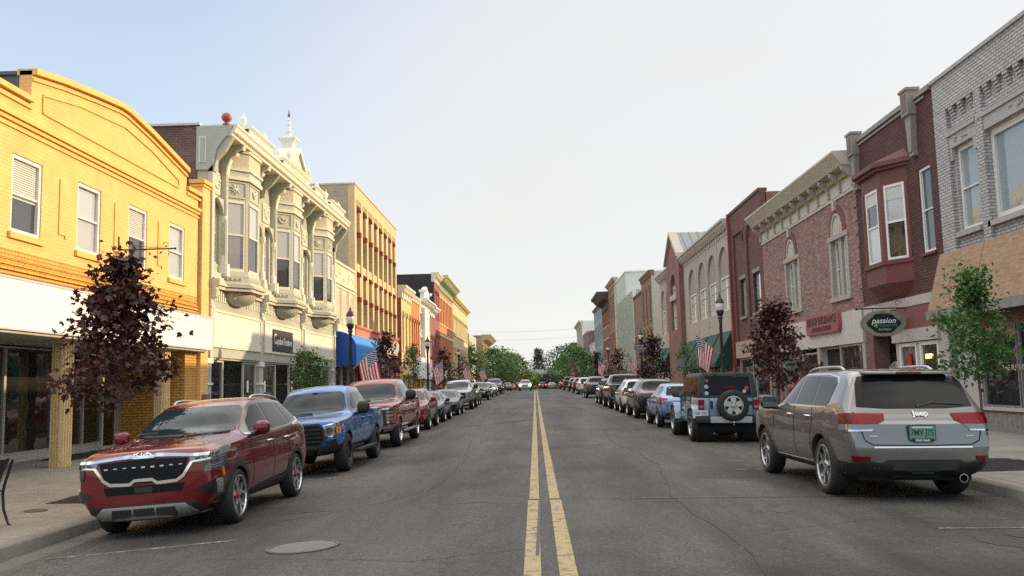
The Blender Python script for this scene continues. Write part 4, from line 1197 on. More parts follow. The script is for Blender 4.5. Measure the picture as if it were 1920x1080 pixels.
B = row_building('corner_building', 'weathered brown brick building with a heavy projecting cornice beyond the grey building', -1, 188, 214, 12.3, brick('brown weathered brick', (.40, .24, .13), (.30, .16, .09), (.36, .28, .2), var=.4), [(7.5, 10), (3.5, 6)], 8, mtrim=M_cream, corn=(1.8, 2.2), corn_m=mat('weathered cornice', (.42, .32, .20), .8, var=.3)); B.finish()
# ================================================================== right row
def gray_building():
 U0, U1 = 9.0, 24.5
 B = Bld('grey_brick_building', 'weathered grey painted brick building with corbelled parapet and large upper window', 1, U0, U1)
 g = brick('grey painted brick', (.47, .455, .45), (.39, .375, .375), (.20, .19, .19), bump=.9, var=.14, ms=.014, patch=(.37, .20, .16), pamt=.615)
 st = mat('grey painted stone', (.36, .35, .335), .75, var=.14, bump=.3, bscale=25)
 wf = mat('greyed white frame', (.66, .65, .62), .5, var=.05)
 w1 = (22.55, 23.65, 5.33, 7.62); w2 = (18.8, 21.95, 5.33, 7.62)
 w3 = (15.9, 17.0, 5.33, 7.62)
 B.wall('facade', U0, U1, 4.5, 8.42, [w1, w2, w3], g, depth=.16, d=-.12)
 B.box('upper_wall', U0, U1, -.4, 0, 8.75, 9.68, g)
 B.box('coping', U0, U1 + .02, -.45, .06, 9.68, 9.78, st)
 B.box('upper_wall', U0, U1, -.4, -.121, 8.42, 8.75, g)
 for u, w in ((24.15, .36), (22.1, .17), (18.4, .2), (15.5, .3), (12, .2)):
  B.box('pilaster', u - w, u + w, -.3, .0, 4.5, 8.749, g)
 for a, b in ((22.27, 23.79), (18.6, 21.93), (15.8, 18.2), (12.2, 15.2)):
  n = max(3, int((b - a) / .42))
  p = (b - a) / n
  for i in range(n):
   u = a + p * (i + .5)
   for k in range(4):
    B.box('brick_corbel', u - .11, u + .11, -.13, -.005 - .03 * k, 8.75 - .078 * (k + 1), 8.75 - .078 * k - .004, g)
 for w in (w1, w2, w3):
  B.box('lintel', w[0] - .22, w[1] + .22, -.13, -.03, 7.64, 7.98, st); B.box('lintel', w[0] - .26, w[1] + .26, -.13, .02, 7.98, 8.09, st); B.box('lintel', w[0] - .24, w[1] + .24, -.13, -.01, 8.12, 8.16, st)
  c = (w[0] + w[1]) / 2
  for k in range(10):
   B.mb('carving', st).ball(B.W(c + random.uniform(-.35, .35), -.03, 7.84 + random.uniform(-.06, .05)), .045, 6, 4)
  B.box('lintel', w[0] - .22, w[0] - .02, -.13, -.04, 7.30, 7.64, st); B.box('lintel', w[1] + .02, w[1] + .22, -.13, -.04, 7.30, 7.64, st)
  B.box('sill', w[0] - .1, w[1] + .1, -.2, -.0, 5.19, 5.325, st)
 gm = glass('window mirror of the street', (.26, .30, .31), .03, 1.0, wav=.006)  # base colour lightened to stand in for the sky mirrored in the pane
 B.window(*w1, d=-.25, fw=.11, mf=wf, mp=gm, fd=.06)
 B.window(*w2, d=-.25, fw=.16, mf=wf, mp=gm, rail=0, fd=.06)
 B.window(*w3, d=-.25, fw=.11, mf=wf, mp=gm, fd=.06)
 B.box('side_wall', U0, U1 - .02, -16, -.4, 3.0, 9.6, g)
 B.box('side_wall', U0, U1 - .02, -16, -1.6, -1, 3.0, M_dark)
 B.box('roof', U0 + .2, U1 - .2, -15.8, -.5, 9.6, 9.64, M_roof)
 B.box('ledge', U0, U1 - .2, -.2, .14, 4.36, 4.62, st)
 pl = mat('weathered grey planks', (.20, .185, .175), .85, var=.3, vscale=5)
 zb = B.zb
 B.box('shop_base', U0, 23.1, -.25, -.02, zb - .4, .62, pl)
 u = U0
 while u < 23.0:
  B.box('planks', u, u + .20, -.02, .012, zb + .12, .56, pl); u += .215
 B.box('planks', U0, 23.1, -.02, .03, zb - .1, zb + .12, pl)
 B.box('shop_ledge', U0, 23.14, -.2, .07, .62, .70, mat('pale ledge', (.40, .385, .36), .7, var=.12))
 for a, b in ((17.2, 19.05), (19.12, 21.28), (21.35, 23.05)):
  B.window(a, b, .70, 2.75, d=-.12, fw=.05, mf=pl, mp=G_dark, rail=0, name='shop_window')
 B.box('shop_head', U0, 23.2, -.3, -.02, 2.75, 3.35, mat('brown header', (.16, .08, .06), .7))
 B.box('pier', 23.2, 24.4, -.5, -.1, -.5, 3.3, mat('pale pier paint', (.42, .40, .38), .7, var=.1))
 B.finish()
gray_building()
def gray_window_lettering():
 r = empty('window_lettering', (XR - .02, 20.5, 1.5), 0, 'white shop window lettering reading the future of health care under big grey letters', 'lettering')
 t = MB(); X = XR + .085
 put_text(t, 'THE FUTURE OF HEALTH CARE', .19, (X, 20.75, 1.66), (0, -1, 0), (0, 0, 1), extrude=.002, bold=.004, sx=1.02)
 t.build('slogan', mat('pale lettering', (.48, .44, .36), .6), r)
 t = MB(); put_text(t, 'C   RAC', .56, (X, 20.6, 2.02), (0, -1, 0), (0, 0, 1), extrude=.002, sx=.95)
 t.build('title', mat('grey lettering', (.16, .17, .17), .6), r)
gray_window_lettering()
def plywood_awning():
 u0, u1 = 9.2, 24.45
 r = empty('wooden_awning', (XR, 17, 3.1), 0, 'sloping awning of bare weathered plywood sheets with a grey edge board', 'awning')
 m, n, l, b = _new('plywood')
 g = n.new('ShaderNodeNewGeometry'); mp_ = n.new('ShaderNodeMapping'); mp_.inputs['Scale'].default_value = (1, .35, 2.2); l.new(g.outputs['Position'], mp_.inputs['Vector'])
 z = n.new('ShaderNodeTexNoise'); z.inputs['Scale'].default_value = 7; z.inputs['Detail'].default_value = 10; z.inputs['Distortion'].default_value = 1.5; l.new(mp_.outputs[0], z.inputs['Vector'])
 cr = n.new('ShaderNodeValToRGB'); cr.color_ramp.elements[0].position = .35; cr.color_ramp.elements[0].color = (.255, .165, .105, 1); cr.color_ramp.elements[1].position = .7; cr.color_ramp.elements[1].color = (.40, .275, .185, 1)
 l.new(z.outputs['Fac'], cr.inputs[0]); l.new(cr.outputs[0], b.inputs['Base Color']); b.inputs['Roughness'].default_value = .9
 def P(u, d, zz): return (XR - d, u, zz)
 u = u1
 while u > u0:
  a = max(u0, u - 2.44); s_ = MB()
  s_.ext([P(a + .012, .14, 4.84), P(u - .012, .14, 4.84), P(u - .012, .60, 3.22), P(a + .012, .60, 3.22)], (.03, 0, .01))
  s_.build('sheet', m, r, org=P((a + u) / 2, .3, 4)); u -= 2.44
 e = MB(); e.box(XR - .66, XR - .60, u0, u1, 3.02, 3.26); e.box(XR - .66, XR - .02, u1 - .02, u1 + .02, 3.02, 3.2); e.build('edge_board', mat('grey weathered board', (.22, .205, .19), .85, var=.3), r)
 e = MB(); e.ext([P(u1 + .0, .02, 3.15), P(u1, .14, 4.84), P(u1, .60, 3.22)], (0, .02, 0)); e.build('end_panel', m, r)
 e = MB(); e.box(XR - .60, XR - .02, u0, u1, 3.10, 3.14); e.build('underside', mat('dark board', (.08, .06, .05), .9), r)
plywood_awning()
def dark_red_building():
 U0, U1 = 24.52, 30.6
 B = Bld('red_brick_building', 'narrow dark red brick building with oxblood oriel window and stone pilaster brackets', 1, U0, U1)
 b_ = brick('oxblood brick', (.135, .047, .040), (.085, .032, .030), (.035, .022, .022), bump=1.0, var=.16, ms=.016, bh=.085)
 ox = mat('oxblood paint', (.135, .036, .032), .55, var=.08)
 st = mat('weathered sandstone', (.27, .235, .215), .8, var=.16)
 w = (24.95, 25.75, 5.05, 7.55)
 B.wall('facade', U0, U1, 3.9, 9.6, [w], b_, depth=.15)
 B.box('coping', U0, U1, -.4, .10, 9.60, 9.75, st); B.box('coping', U0 + .4, U1 - .4, 0, .05, 9.48, 9.56, st)
 B.window(*w, d=-.1, fw=.085, fd=.06); B.box('sill', w[0] - .06, w[1] + .06, -.1, .06, 4.97, 5.045, ox)
 for u in (25.75, 30.35):
  B.box('pilaster_bracket', u - .24, u + .24, -.1, .26, 9.2, 9.92, st); B.prism('pilaster_bracket', [(u - .20, 9.2), (u + .20, 9.2), (u + .10, 8.1), (u - .10, 8.1)], 0, .18, st); B.box('pilaster_bracket', u - .14, u + .14, 0, .14, 7.98, 8.1, st)
  B.box('pilaster_bracket#cap', u - .28, u + .28, -.12, .30, 9.92, 10.0, st)
  B.box('pilaster_bracket#inset', u - .15, u + .15, .26, .275, 9.3, 9.82, mat('sandstone inset', (.17, .13, .12), .8))
 c0, c1, pj = 26.5, 29.7, .5
 pl = [(c0, 0), (c0 + .85, pj), (c1 - .85, pj), (c1, 0)]
 def off(k): return [(c0 - k, 0), (c0 + .85 - k * .5, pj + k), (c1 - .85 + k * .5, pj + k), (c1 + k, 0)]
 B.plan('oriel', off(.0), 4.38, 5.02, ox); B.plan('oriel', off(.07), 4.95, 5.08, ox)
 B.plan('oriel', off(.0), 7.42, 7.9, ox); B.plan('oriel', off(.14), 7.9, 8.0, ox); B.plan('oriel', off(.26), 8.0, 8.14, ox)
 mb = B.mb('oriel_roof', mat('faded red roof', (.12, .036, .032), .6, var=.2))
 top = [B.W(c0 + .1, 0, 8.45), B.W(c1 - .1, 0, 8.45)]
 q = [B.W(u, d, 8.14) for u, d in off(.26)]
 mb.poly([q[0], q[1], top[0]]); mb.poly([q[1], q[2], top[1], top[0]]); mb.poly([q[2], q[3], top[1]])
 q2 = [B.W(u, d, 4.38) for u, d in pl]; lo = [B.W(c0 + .5, 0, 3.98), B.W(c1 - .5, 0, 3.98)]
 mb = B.mb('oriel_base', ox); mb.poly([q2[0], q2[1], lo[0]]); mb.poly([q2[1], q2[2], lo[1], lo[0]]); mb.poly([q2[2], q2[3], lo[1]])
 for fi in range(3):
  a = Vector(pl[fi]); b2 = Vector(pl[fi + 1]); t = b2 - a; L = t.length; t.normalize(); nrm = Vector((-t.y, t.x))
  if nrm.y < 0: nrm = -nrm
  def fbox(mbm, s0, s1, o0, o1, z0, z1):
   vs = []
   for s_, o_ in ((s0, o0), (s1, o0), (s1, o1), (s0, o1)):
    p = a + t * s_ + nrm * o_; vs.append(B.W(p.x, p.y, z0))
   mbm.ext(vs, (0, 0, z1 - z0))
  cp = B.mb('corner_post', ox)
  fbox(cp, 0, .12, -.1, .012, 5.08, 7.42); fbox(cp, L - .12, L, -.1, .012, 5.08, 7.42)
  spans = [(.12, L - .12)] if fi != 1 else [(.26, L - .26)]
  if fi == 1: fbox(cp, .12, .262, -.1, .0, 5.08, 7.42); fbox(cp, L - .262, L - .12, -.1, .0, 5.08, 7.42)
  for s0, s1 in spans:
   f = MB(); k = .075
   fbox(f, s0, s0 + k, -.07, 0, 5.08, 7.42); fbox(f, s1 - k, s1, -.07, 0, 5.08, 7.42); fbox(f, s0 + k, s1 - k, -.07, 0, 7.34, 7.42); fbox(f, s0 + k, s1 - k, -.07, 0, 5.08, 5.16); fbox(f, s0 + k, s1 - k, -.06, -.01, 6.22, 6.28)
   p = a + t * ((s0 + s1) / 2); wd = f.build('window', M_whiteframe, B.root, org=B.W(p.x, p.y, 5.1))
   gg = MB(); fbox(gg, s0 + .05, s1 - .05, -.09, -.045, 6.25, 7.36); gg.build('pane', G_house if fi == 1 else G_sky, wd)
   gg = MB(); fbox(gg, s0 + .05, s1 - .05, -.09, -.045, 5.12, 6.25); gg.build('pane', G_dark if fi == 0 else G_blind, wd)
   if fi < 2:
    gg = MB(); fbox(gg, s0 + k, s1 - k, -.044, -.03, 6.95, 7.34); gg.build('blind', mat('pale blind slats', (.55, .54, .50), .5, var=.04), wd)
  fbox(B.mb('oriel_core', M_dark), .02, L - .02, -.2, -.12, 5.08, 7.42)
 B.box('side_wall', U0 + .01, U1 - .01, -16, -.35, 3.9, 9.55, b_)
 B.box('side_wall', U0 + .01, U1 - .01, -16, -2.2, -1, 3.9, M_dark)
 B.box('roof', U0 + .2, U1 - .2, -15, -.4, 9.55, 9.58, M_roof)
 zb = B.zb
 pk = mat('dusty pink board', (.20, .07, .065), .65, var=.12); lt = mat('pale taupe paint', (.44, .40, .37), .6, var=.07)
 B.box('frieze', U0, U1, -.3, .05, 3.62, 3.9, lt); B.box('shop_frieze', U0 + .1, 29.7, -.2, .03, 2.92, 3.62, pk)
 B.box('frieze', 25.0, 28.2, -.5, .12, 2.55, 2.92, lt)
 B.box('pier', U1 - .62, U1, -.5, .02, zb - .4, 3.62, brick('shop pier brick', (.22, .085, .065), (.17, .07, .055), (.15, .12, .11), bump=.9, ms=.016))
 for a, b in ((25.2, 26.45), (26.65, 27.9)):
  B.window(a, b, zb + .5, 2.52, d=-.02, fw=.11, mf=M_whiteframe, mp=glass('shop display glass', (.05, .045, .04), .04, .9), rail=0, name='shop_window')
 B.box('stall_riser', 25.1, 28.0, -.3, .0, zb - .4, zb + .5, lt); B.box('shop_post', 24.55, 25.15, -.3, .04, zb - .4, 2.9, lt); B.box('shop_post', 27.92, 28.15, -1.2, .02, zb - .4, 2.55, lt); B.box('shop_post', 26.46, 26.64, -.1, .03, zb + .5, 2.54, lt)
 B.box('soffit', 28.16, U1 - .63, -2.2, .0, 2.86, 2.92, M_dark)
 B.finish()
 q = MB(); q.box(XR + .004, XR + .012, 25.75, 26.15, 2.02, 2.14)
 q.build('lit_sign', mat('lit yellow sign', (1.0, .62, .12), .4, var=0, emit=3), B.root)
 d = empty('dress', (XR - .01, 27.3, zb + .6), 0, 'long red dress on display in the pale framed shop window', 'dress')
 m = MB(); x = XR + .02
 vs = [(-.10, 1.55), (-.16, 1.35), (-.13, 1.0), (-.26, .15), (.26, .15), (.13, 1.0), (.16, 1.35), (.10, 1.55), (.0, 1.47)]
 m.ext([(x - .005, 27.27 + u, zb + .55 + z) for u, z in vs], (-.025, 0, 0)); m.build('cloth', mat('red cloth', (.40, .012, .016), .8, var=.2), d)
dark_red_building()
def oval_sign():
 y = 27.2; cx, cz = 10.72, 3.14
 r = empty('hanging_sign', (cx, y, cz), 0, 'oval hanging boutique sign with pale rim and black centre on an iron bracket', 'sign')
 def ell(a, b, y0, y1, n=40, fn=None):
  m = MB(); pts = []
  for i in range(n):
   t = 2 * math.pi * i / n; k = fn(t) if fn else 1
   pts.append((cx + a * k * math.cos(t), y0, cz + b * k * math.sin(t)))
  m.ext(pts, (0, y1 - y0, 0)); return m
 ell(.68, .39, y, y + .06).build('rim', mat('sage marbled board', (.235, .255, .185), .5, var=.4, vscale=5), r)
 ell(.70, .405, y + .012, y + .05).build('edge', mat('sage edge', (.20, .22, .16), .5), r)
 ell(.50, .31, y - .012, y - .001, 64, lambda t: .92 + .08 * abs(math.cos(2 * t)) + .05 * math.cos(6 * t)).build('centre', mat('black board', (.014, .016, .016), .4), r)
 t = MB(); put_text(t, 'passion', .235, (cx, y - .016, cz + .075), (1, 0, 0), (0, 0, 1), extrude=.003, shear=.28, sx=1.05, bold=.003); t.build('lettering', M_white, r)
 t = MB(); put_text(t, '4', .2, (cx - .25, y - .016, cz - .075), (1, 0, 0), (0, 0, 1), extrude=.003, bold=.004); t.build('lettering', mat('lime letters', (.35, .52, .08), .5), r)
 t = MB(); put_text(t, 'FASHION', .145, (cx + .10, y - .016, cz - .075), (1, 0, 0), (0, 0, 1), extrude=.003); t.build('lettering', mat('teal letters', (.06, .22, .24), .5), r)
 t = MB(); put_text(t, 'boutique', .105, (cx + .02, y - .016, cz - .185), (1, 0, 0), (0, 0, 1), extrude=.003); t.build('lettering', mat('pale grey letters', (.45, .47, .45), .5), r)
 bkt = MB(); z = 3.60
 bkt.tube([(XR, y + .03, z), (9.95, y + .03, z)], .02); bkt.ball((9.93, y + .03, z), .045); bkt.tube([(XR - .03, y + .03, z - .12), (XR - .03, y + .03, z + .36)], .018)
 bkt.tube([(XR - .03, y + .03, z + .33)] + [(XR - .03 - i * .13, y + .03, z + .33 - .03 * i + .10 * math.sin(i * .5)) for i in range(1, 8)], .01, 6)
 for c_, s_ in ((11.2, 1), (10.65, -1)):
  bkt.tube([(c_ + s_ * .12 * (1 - t_ / 16) * math.cos(t_ * .5), y + .03, z + .13 + .12 * (1 - t_ / 16) * math.sin(t_ * .5)) for t_ in range(15)], .008, 6)
 for x in (cx - .3, cx + .3): bkt.tube([(x, y + .03, z), (x, y + .03, cz + .3)], .008, 6)
 bkt.build('bracket', M_black, r, smooth=40)
oval_sign()
def bishop_building():
 U0, U1 = 30.62, 43.5
 B = Bld('pink_brick_building', 'mottled pink brick building with cream bracketed cornice and two arched windows', 1, U0, U1)
 b_ = brick('mottled pink brick', (.34, .135, .105), (.21, .125, .105), (.17, .125, .11), bump=.9, var=.28, bw=.32, patch=(.31, .235, .20), pamt=.5, streak=(.7, 2.6))
 st = mat('taupe stone trim', (.37, .325, .285), .7, var=.08); cr = mat('cream cornice', (.50, .455, .365), .65, var=.10)
 W = [(31.75, 33.75), (37.6, 39.8)]
 ops = []
 for a, b in W: ops.append((a, b, 4.5, 6.75))
 B.wall('facade', U0, U1, 3.9, 8.4, ops, b_, depth=.3)
 for a, b in W:
  f = B
  c = (a + b) / 2
  B.box('window_surround', a - .02, a + .20, -.28, .03, 4.5, 6.75, st); B.box('window_surround', b - .20, b + .02, -.28, .03, 4.5, 6.75, st)
  B.box('window_surround', a - .08, b + .08, -.28, .06, 6.66, 6.84, st)
  B.box('window_surround', c - .16, c + .16, -.28, -.04, 4.5, 6.66, st)
  B.window(a + .20, c - .16, 4.5, 6.66, d=-.2, fw=.07, mp=G_dark, mf=M_whiteframe); B.window(c + .16, b - .20, 4.5, 6.66, d=-.2, fw=.07, mp=G_house, mf=M_whiteframe)
  B.box('sill', a - .12, b + .12, -.2, .09, 4.34, 4.495, st)
  r = .52
  pts = [(c - r, 6.84)] + [(c - r * math.cos(math.pi * i / 16), 6.84 + r * 1.35 * math.sin(math.pi * i / 16)) for i in range(1, 16)] + [(c + r, 6.84)]
  B.prism('tympanum', pts, 0, .02, mat('cream tympanum', (.50, .46, .38), .6))
  B.archring('arch_trim', c - r, c + r, 6.84, .07, 0, .07, cr, rise=r * 1.35)
  B.archring('brick_trim', c - r - .08, c + r + .08, 6.84, .30, 0, .035, brick('darker arch brick', (.22, .075, .06), (.18, .06, .05), (.15, .1, .09), bh=.2, bw=.08), rise=r * 1.35 + .08)
  B.box('keystone', c - .09, c + .09, 0, .14, 7.72, 8.1, cr)
  for k in (-1, 0, 1): B.box('arch_trim', c + k * .25 - .012, c + k * .25 + .012, .02, .035, 6.86, 7.25 if k else 7.45, cr)
 for k in range(9):
  B.box('quoin', U0, U0 + (.34 if k % 2 else .22), 0, .04, 4.1 + k * .48, 4.1 + k * .48 + .40, b_)
 B.box('frieze', U0, U1, -.2, .05, 8.1, 8.95, cr)
 B.prof('cornice', [(-.3, 8.92), (.10, 8.95), (.46, 8.98), (.54, 9.1), (.74, 9.36), (.78, 9.40), (.78, 9.47), (-.3, 9.5)], U0 - .0, U1 + .1, cr)
 n = 10
 for i in range(n + 1):
  u = U0 + .12 + (U1 - U0 - .24) * i / n
  B.prof('bracket', [(.05, 8.25), (.12, 8.25), (.15, 8.55), (.34, 8.72), (.44, 8.82), (.46, 8.95), (.05, 8.95)], u - .09, u + .09, mat('grey cream bracket', (.38, .35, .30), .7, var=.2))
  if i < n:
   w = (U1 - U0 - .24) / n
   B.box('moulding', u + .2, u + w - .2, .05, .07, 8.2, 8.52, cr)
   for k in range(5): B.box('dentil_row', u + .18 + k * (w - .36) / 5, u + .18 + (k + .6) * (w - .36) / 5, .05, .20, 8.66, 8.84, mat('yellowed dentils', (.40, .33, .17), .7))
 B.box('side_wall', U0 + .01, U1 - .01, -16, -.4, -1, 9.4, b_); B.box('roof', U0, U1, -15, -.4, 9.4, 9.44, M_roof)
 zb = B.zb; wh = mat('off white fascia board', (.50, .47, .43), .6, var=.06)
 B.box('fascia', U0 + .15, 41.5, -.2, .06, 2.72, 3.9, wh)
 B.box('backing', U0 + .2, U1 - .2, -.39, -.36, zb, 3.9, M_dark)
 B.window(31.0, 33.5, zb + .5, 2.70, d=-.1, fw=.06, mf=M_alu, mp=glass('reflecting shop glass', (.025, .024, .022), .03, 1.0, .006), rail=0, name='shop_window')
 B.window(33.7, 35.6, zb, 2.70, d=-.25, fw=.08, mf=mat('taupe stone trim', (.37, .325, .285)), mp=M_dark, rail=0, name='shop_door')
 B.window(35.9, 38.2, zb + .5, 2.55, d=-.1, fw=.06, mf=M_alu, mp=glass('reflecting shop glass', (.025, .024, .022)), rail=0, name='shop_window')
 B.box('stall_riser', 31, 38.2, -.25, -.02, zb - .4, zb + .5, b_)
 for u in (30.85, 35.75, 38.5, 41.4, 43.2): B.box('pier', u - .14, u + .14, -.35, .035, zb - .4, 2.71, st if u < 37 else b_)
 B.window(38.7, 41.2, zb + .35, 2.8, d=-.1, fw=.06, mf=M_alu, mp=mat('teal display wall', (.035, .12, .13), .35, coat=.6), rail=0, name='shop_window')
 B.window(41.6, 43.0, zb, 2.8, d=-.1, fw=.06, mf=M_alu, mp=G_dark, rail=0, name='shop_door')
 B.box('fascia', 38.3, U1, -.25, .02, 2.8, 3.4, b_)
 B.finish()
 s = empty('shop_sign', (XR - .1, 34.8, 3.6), 0, 'pinkish red scalloped sign lettered Bishop Insurance and Financial Services', 'sign')
 u0, u1, z0, z1 = 32.75, 36.75, 3.22, 3.98; zc = (z0 + z1) / 2
 m = MB(); pts = [(u0 + .15, z0), (u1 - .15, z0), (u1 - .05, z0 + .1), (u1, zc), (u1 - .05, z1 - .1), (u1 - .15, z1), (u0 + .15, z1), (u0 + .05, z1 - .1), (u0, zc), (u0 + .05, z0 + .1)]
 m.ext([(XR - .07, u, z) for u, z in pts], (-.10, 0, 0)); m.build('board', mat('dusty red sign board', (.30, .085, .085), .55, var=.1), s)
 m = MB(); q = [((u0 + u1) / 2 + (u - (u0 + u1) / 2) * .985, zc + (z - zc) * .93) for u, z in pts]
 m.ext([(XR - .17, u, z) for u, z in q], (-.012, 0, 0)); m.build('face', mat('sign face red', (.27, .075, .075), .55, var=.1), s)
 t = MB(); put_text(t, 'BISHOP INSURANCE', .42, (XR - .184, (u0 + u1) / 2, zc + .13), (0, -1, 0), (0, 0, 1), extrude=.006, bold=.012, sx=.92)
 put_text(t, '& FINANCIAL SERVICES', .25, (XR - .184, (u0 + u1) / 2 + .05, zc - .19), (0, -1, 0), (0, 0, 1), extrude=.006, bold=.008, sx=.92)
 t.build('lettering', mat('near black letters', (.02, .012, .015), .5), s)
 v = empty('vase', (XR - .0, 39.6, zb + .45), 0, 'large dark red vase in the teal shop window', 'vase')
 m = MB(); m.lathe((XR + .02, 39.6, zb + .40), [(.13, 0), (.25, .3), (.28, .55), (.2, .78), (.12, .84), (.15, .92)], 18); m.build('body', mat('red glaze', (.22, .02, .02), .25, coat=.8), v, smooth=60)
bishop_building()
def brown_building():
 U0, U1 = 43.55, 50.4
 B = Bld('brown_brick_building', 'plain tall brown brick building with two narrow windows and a red downpipe edge', 1, U0, U1)
 b_ = brick('brown red brick', (.155, .06, .045), (.12, .046, .036), (.10, .065, .055), bump=.8, var=.2, ms=.014)
 ops = [(44.6, 46.0, 4.95, 7.0), (47.6, 48.9, 4.95, 7.0)]
 B.wall('facade', U0, U1, 3.6, 10.9, ops, b_, depth=.2, d=-.10)
 for u in (43.85, 47.0, 50.0): B.box('pilaster', u - .28, u + .28, -.2, .0, 3.6, 9.6, b_)
 B.box('upper_wall', U0, U1, -.3, .0, 9.6, 10.9, b_); B.box('coping', U0, U1, -.4, .06, 10.9, 11.05, mat('dark coping', (.11, .06, .05), .7))
 B.arch('facade', 46.4, 47.6, 9.0, b_, d0=-.1, d1=.02, top=9.6); 
 for o in ops:
  B.window(*o, d=-.24, fw=.06, mf=M_black, mp=G_sky, rail=0); B.box('sill', o[0] - .1, o[1] + .1, -.2, .0, 4.8, 4.945, mat('grey sill', (.25, .22, .2), .7)); B.box('lintel', o[0] - .1, o[1] + .1, -.12, -.06, 7.0, 7.2, mat('grey sill', (.25, .22, .2)))
 B.box('side_wall', U0 + .005, U1 - .005, -16, -.35, -1, 10.85, brick('patchy orange side brick', (.30, .14, .06), (.17, .075, .045), (.20, .15, .11), var=.45, patch=(.33, .28, .2), pamt=.6)); B.box('roof', U0 + .2, U1, -15, -.5, 10.85, 10.88, M_roof)
 m = B.mb('downpipe', mat('red painted steel', (.20, .042, .04), .5)); m.box(XR - .16, XR, 50.25, 50.5, 0, 11.0)
 zb = B.zb
 B.box('fascia', U0, U1 - .2, -.25, .04, 2.7, 3.6, mat('tan render', (.36, .30, .23), .8, var=.1))
 for a, b in ((43.8, 46.6), (47.0, 49.9)): B.window(a, b, zb + .4, 2.68, d=-.15, fw=.08, mf=M_alu, mp=G_dark, rail=0, name='shop_window')
 B.box('stall_riser', U0, U1 - .2, -.3, -.1, zb - .4, zb + .4, b_)
 B.finish()
brown_building()
def arcade_building():
 U0, U1 = 50.45, 79.0
 B = Bld('arcade_building', 'long beige rendered building with blind arches, a brick gabled centre and green awnings', 1, U0, U1)
 be = mat('beige render', (.40, .355, .295), .8, var=.06, bump=.15, bscale=40); rc = mat('recessed taupe render', (.31, .275, .235), .85, var=.05)
 cr = mat('cream cornice render', (.46, .41, .34), .7); rb = brick('pink red brick', (.25, .085, .065), (.20, .07, .055), (.2, .15, .13), bump=.4)
 G1, G2 = 66.4, 72.6
 L = [(51.2, 54.0), (54.6, 57.4), (58.0, 60.8), (61.6, 64.6)]; Rr = [(73.0, 75.6), (76.2, 78.6)]
 for a, b in L + Rr:
  c = (a + b) / 2
  ops = [(a, b, 4.9, 8.4)]
 allA = L + Rr
 B.wall('facade', U0, G1, 4.0, 10.0, [(a, b, 5.6, 9.45) for a, b in L], be, depth=.18)
 B.wall('facade', G2, U1, 4.0, 10.0, [(a, b, 5.6, 9.45) for a, b in Rr], be, depth=.18)
 for a, b in allA:
  B.arch('facade', a, b, 9.45 - (b - a) / 2 * .9, be, d0=-.17, d1=-.002, top=9.452, rise=(b - a) / 2 * .9)
  B.box('blind_panel', a + .001, b - .001, -.3, -.14, 7.66, 9.44, rc)
  B.window(a + .2, b - .2, 5.62, 7.66, d=-.16, fw=.10, mf=M_cream, mp=G_sky, rail=.68, mull=1 if b - a < 2.7 else 2, fd=.06)
  B.box('blind_panel#s', a + .001, a + .199, -.3, -.10, 5.6, 7.659, be); B.box('blind_panel#s', b - .199, b - .001, -.3, -.10, 5.6, 7.659, be)
 for u in (54.3, 57.7, 61.2, 75.9): B.box('band_trim', u - .12, u + .12, 0, .03, 4.3, 10.0, be)
 for a, b in ((U0, G1), (G2, U1 + .1)):
  B.box('frieze', a, b, -.2, .03, 10.0, 10.3, cr)
  B.prof('cornice', [(-.3, 10.22), (.15, 10.25), (.35, 10.5), (.38, 10.62), (.48, 10.66), (.48, 10.80), (-.3, 10.84)], a, b, cr)
  k = a + .3
  while k < b - .3:
   B.box('dentil_row', k, k + .12, .03, .10, 10.05, 10.2, cr); k += .75
 B.wall('brick_centre', G1, G2, -.5, 11.0, [(68.2, 70.8, 5.5, 9.9)], rb, depth=.35, d=.35)
 B.arch('brick_centre', 68.2, 70.8, 8.6, rb, d0=0.05, d1=.348, top=9.902)
 B.box('brick_centre', G1, G1 + .02, -.2, .349, -.5, 11.0, rb); B.box('brick_centre', G2 - .02, G2, -.2, .349, -.5, 11.0, rb)
 B.window(68.2, 70.8, 5.52, 9.88, d=.06, fw=.12, mf=M_cream, mp=G_sky, rail=.55, mull=1, muntin=3, fd=.08)
 B.box('arch_band', 68.0, 71.0, .3, .40, 7.85, 8.25, cr)
 c = (G1 + G2) / 2
 B.prism('gable', [(G1, 11.0), (G2, 11.0), (c, 13.0)], .05, .349, rb)
 for sg in (-1, 1):
  e = G1 - .15 if sg < 0 else G2 + .15
  B.prism('gable#rake', [(e, 10.9), (c, 13.02), (c, 13.32), (e, 11.2)], -.1, .55, cr)
 B.lathe('gable#round', c, .4, 11.6, [(.0, 0), (.01, .01)], rb, 6)
 mroof = mat('grey standing seam roof', (.20, .215, .22), .45, metal=.5, var=.06)
 for sg in (-1, 1):
  e = G1 - .1 if sg < 0 else G2 + .1
  B.mb('metal_roof', mroof).ext([B.W(e, -.12, 11.15), B.W(c, -.12, 13.2), B.W(c, -4.2, 13.2), B.W(e, -4.2, 11.15)], (0, 0, .06))
  for k in range(6):
   d = -.4 - k * .65
   B.mb('roof_ribs', mroof).ext([B.W(e, d, 11.22), B.W(c, d, 13.27), B.W(c, d - .04, 13.27), B.W(e, d - .04, 11.22)], (0, 0, .05))
 B.box('gable_back', G1, G2, -4.2, .04, 10, 11.1, cr)
 B.prism('gable_back', [(G1, 11.1), (G2, 11.1), (c, 13.15)], -4.1, -.2, cr)
 B.box('side_wall', U0 + .01, U1, -18, -.35, -1, 10.6, mat('pale side render', (.44, .42, .35), .8, var=.06)); B.box('roof', U0, U1, -17, -.35, 10.6, 10.64, M_roof)
 zb = B.zb
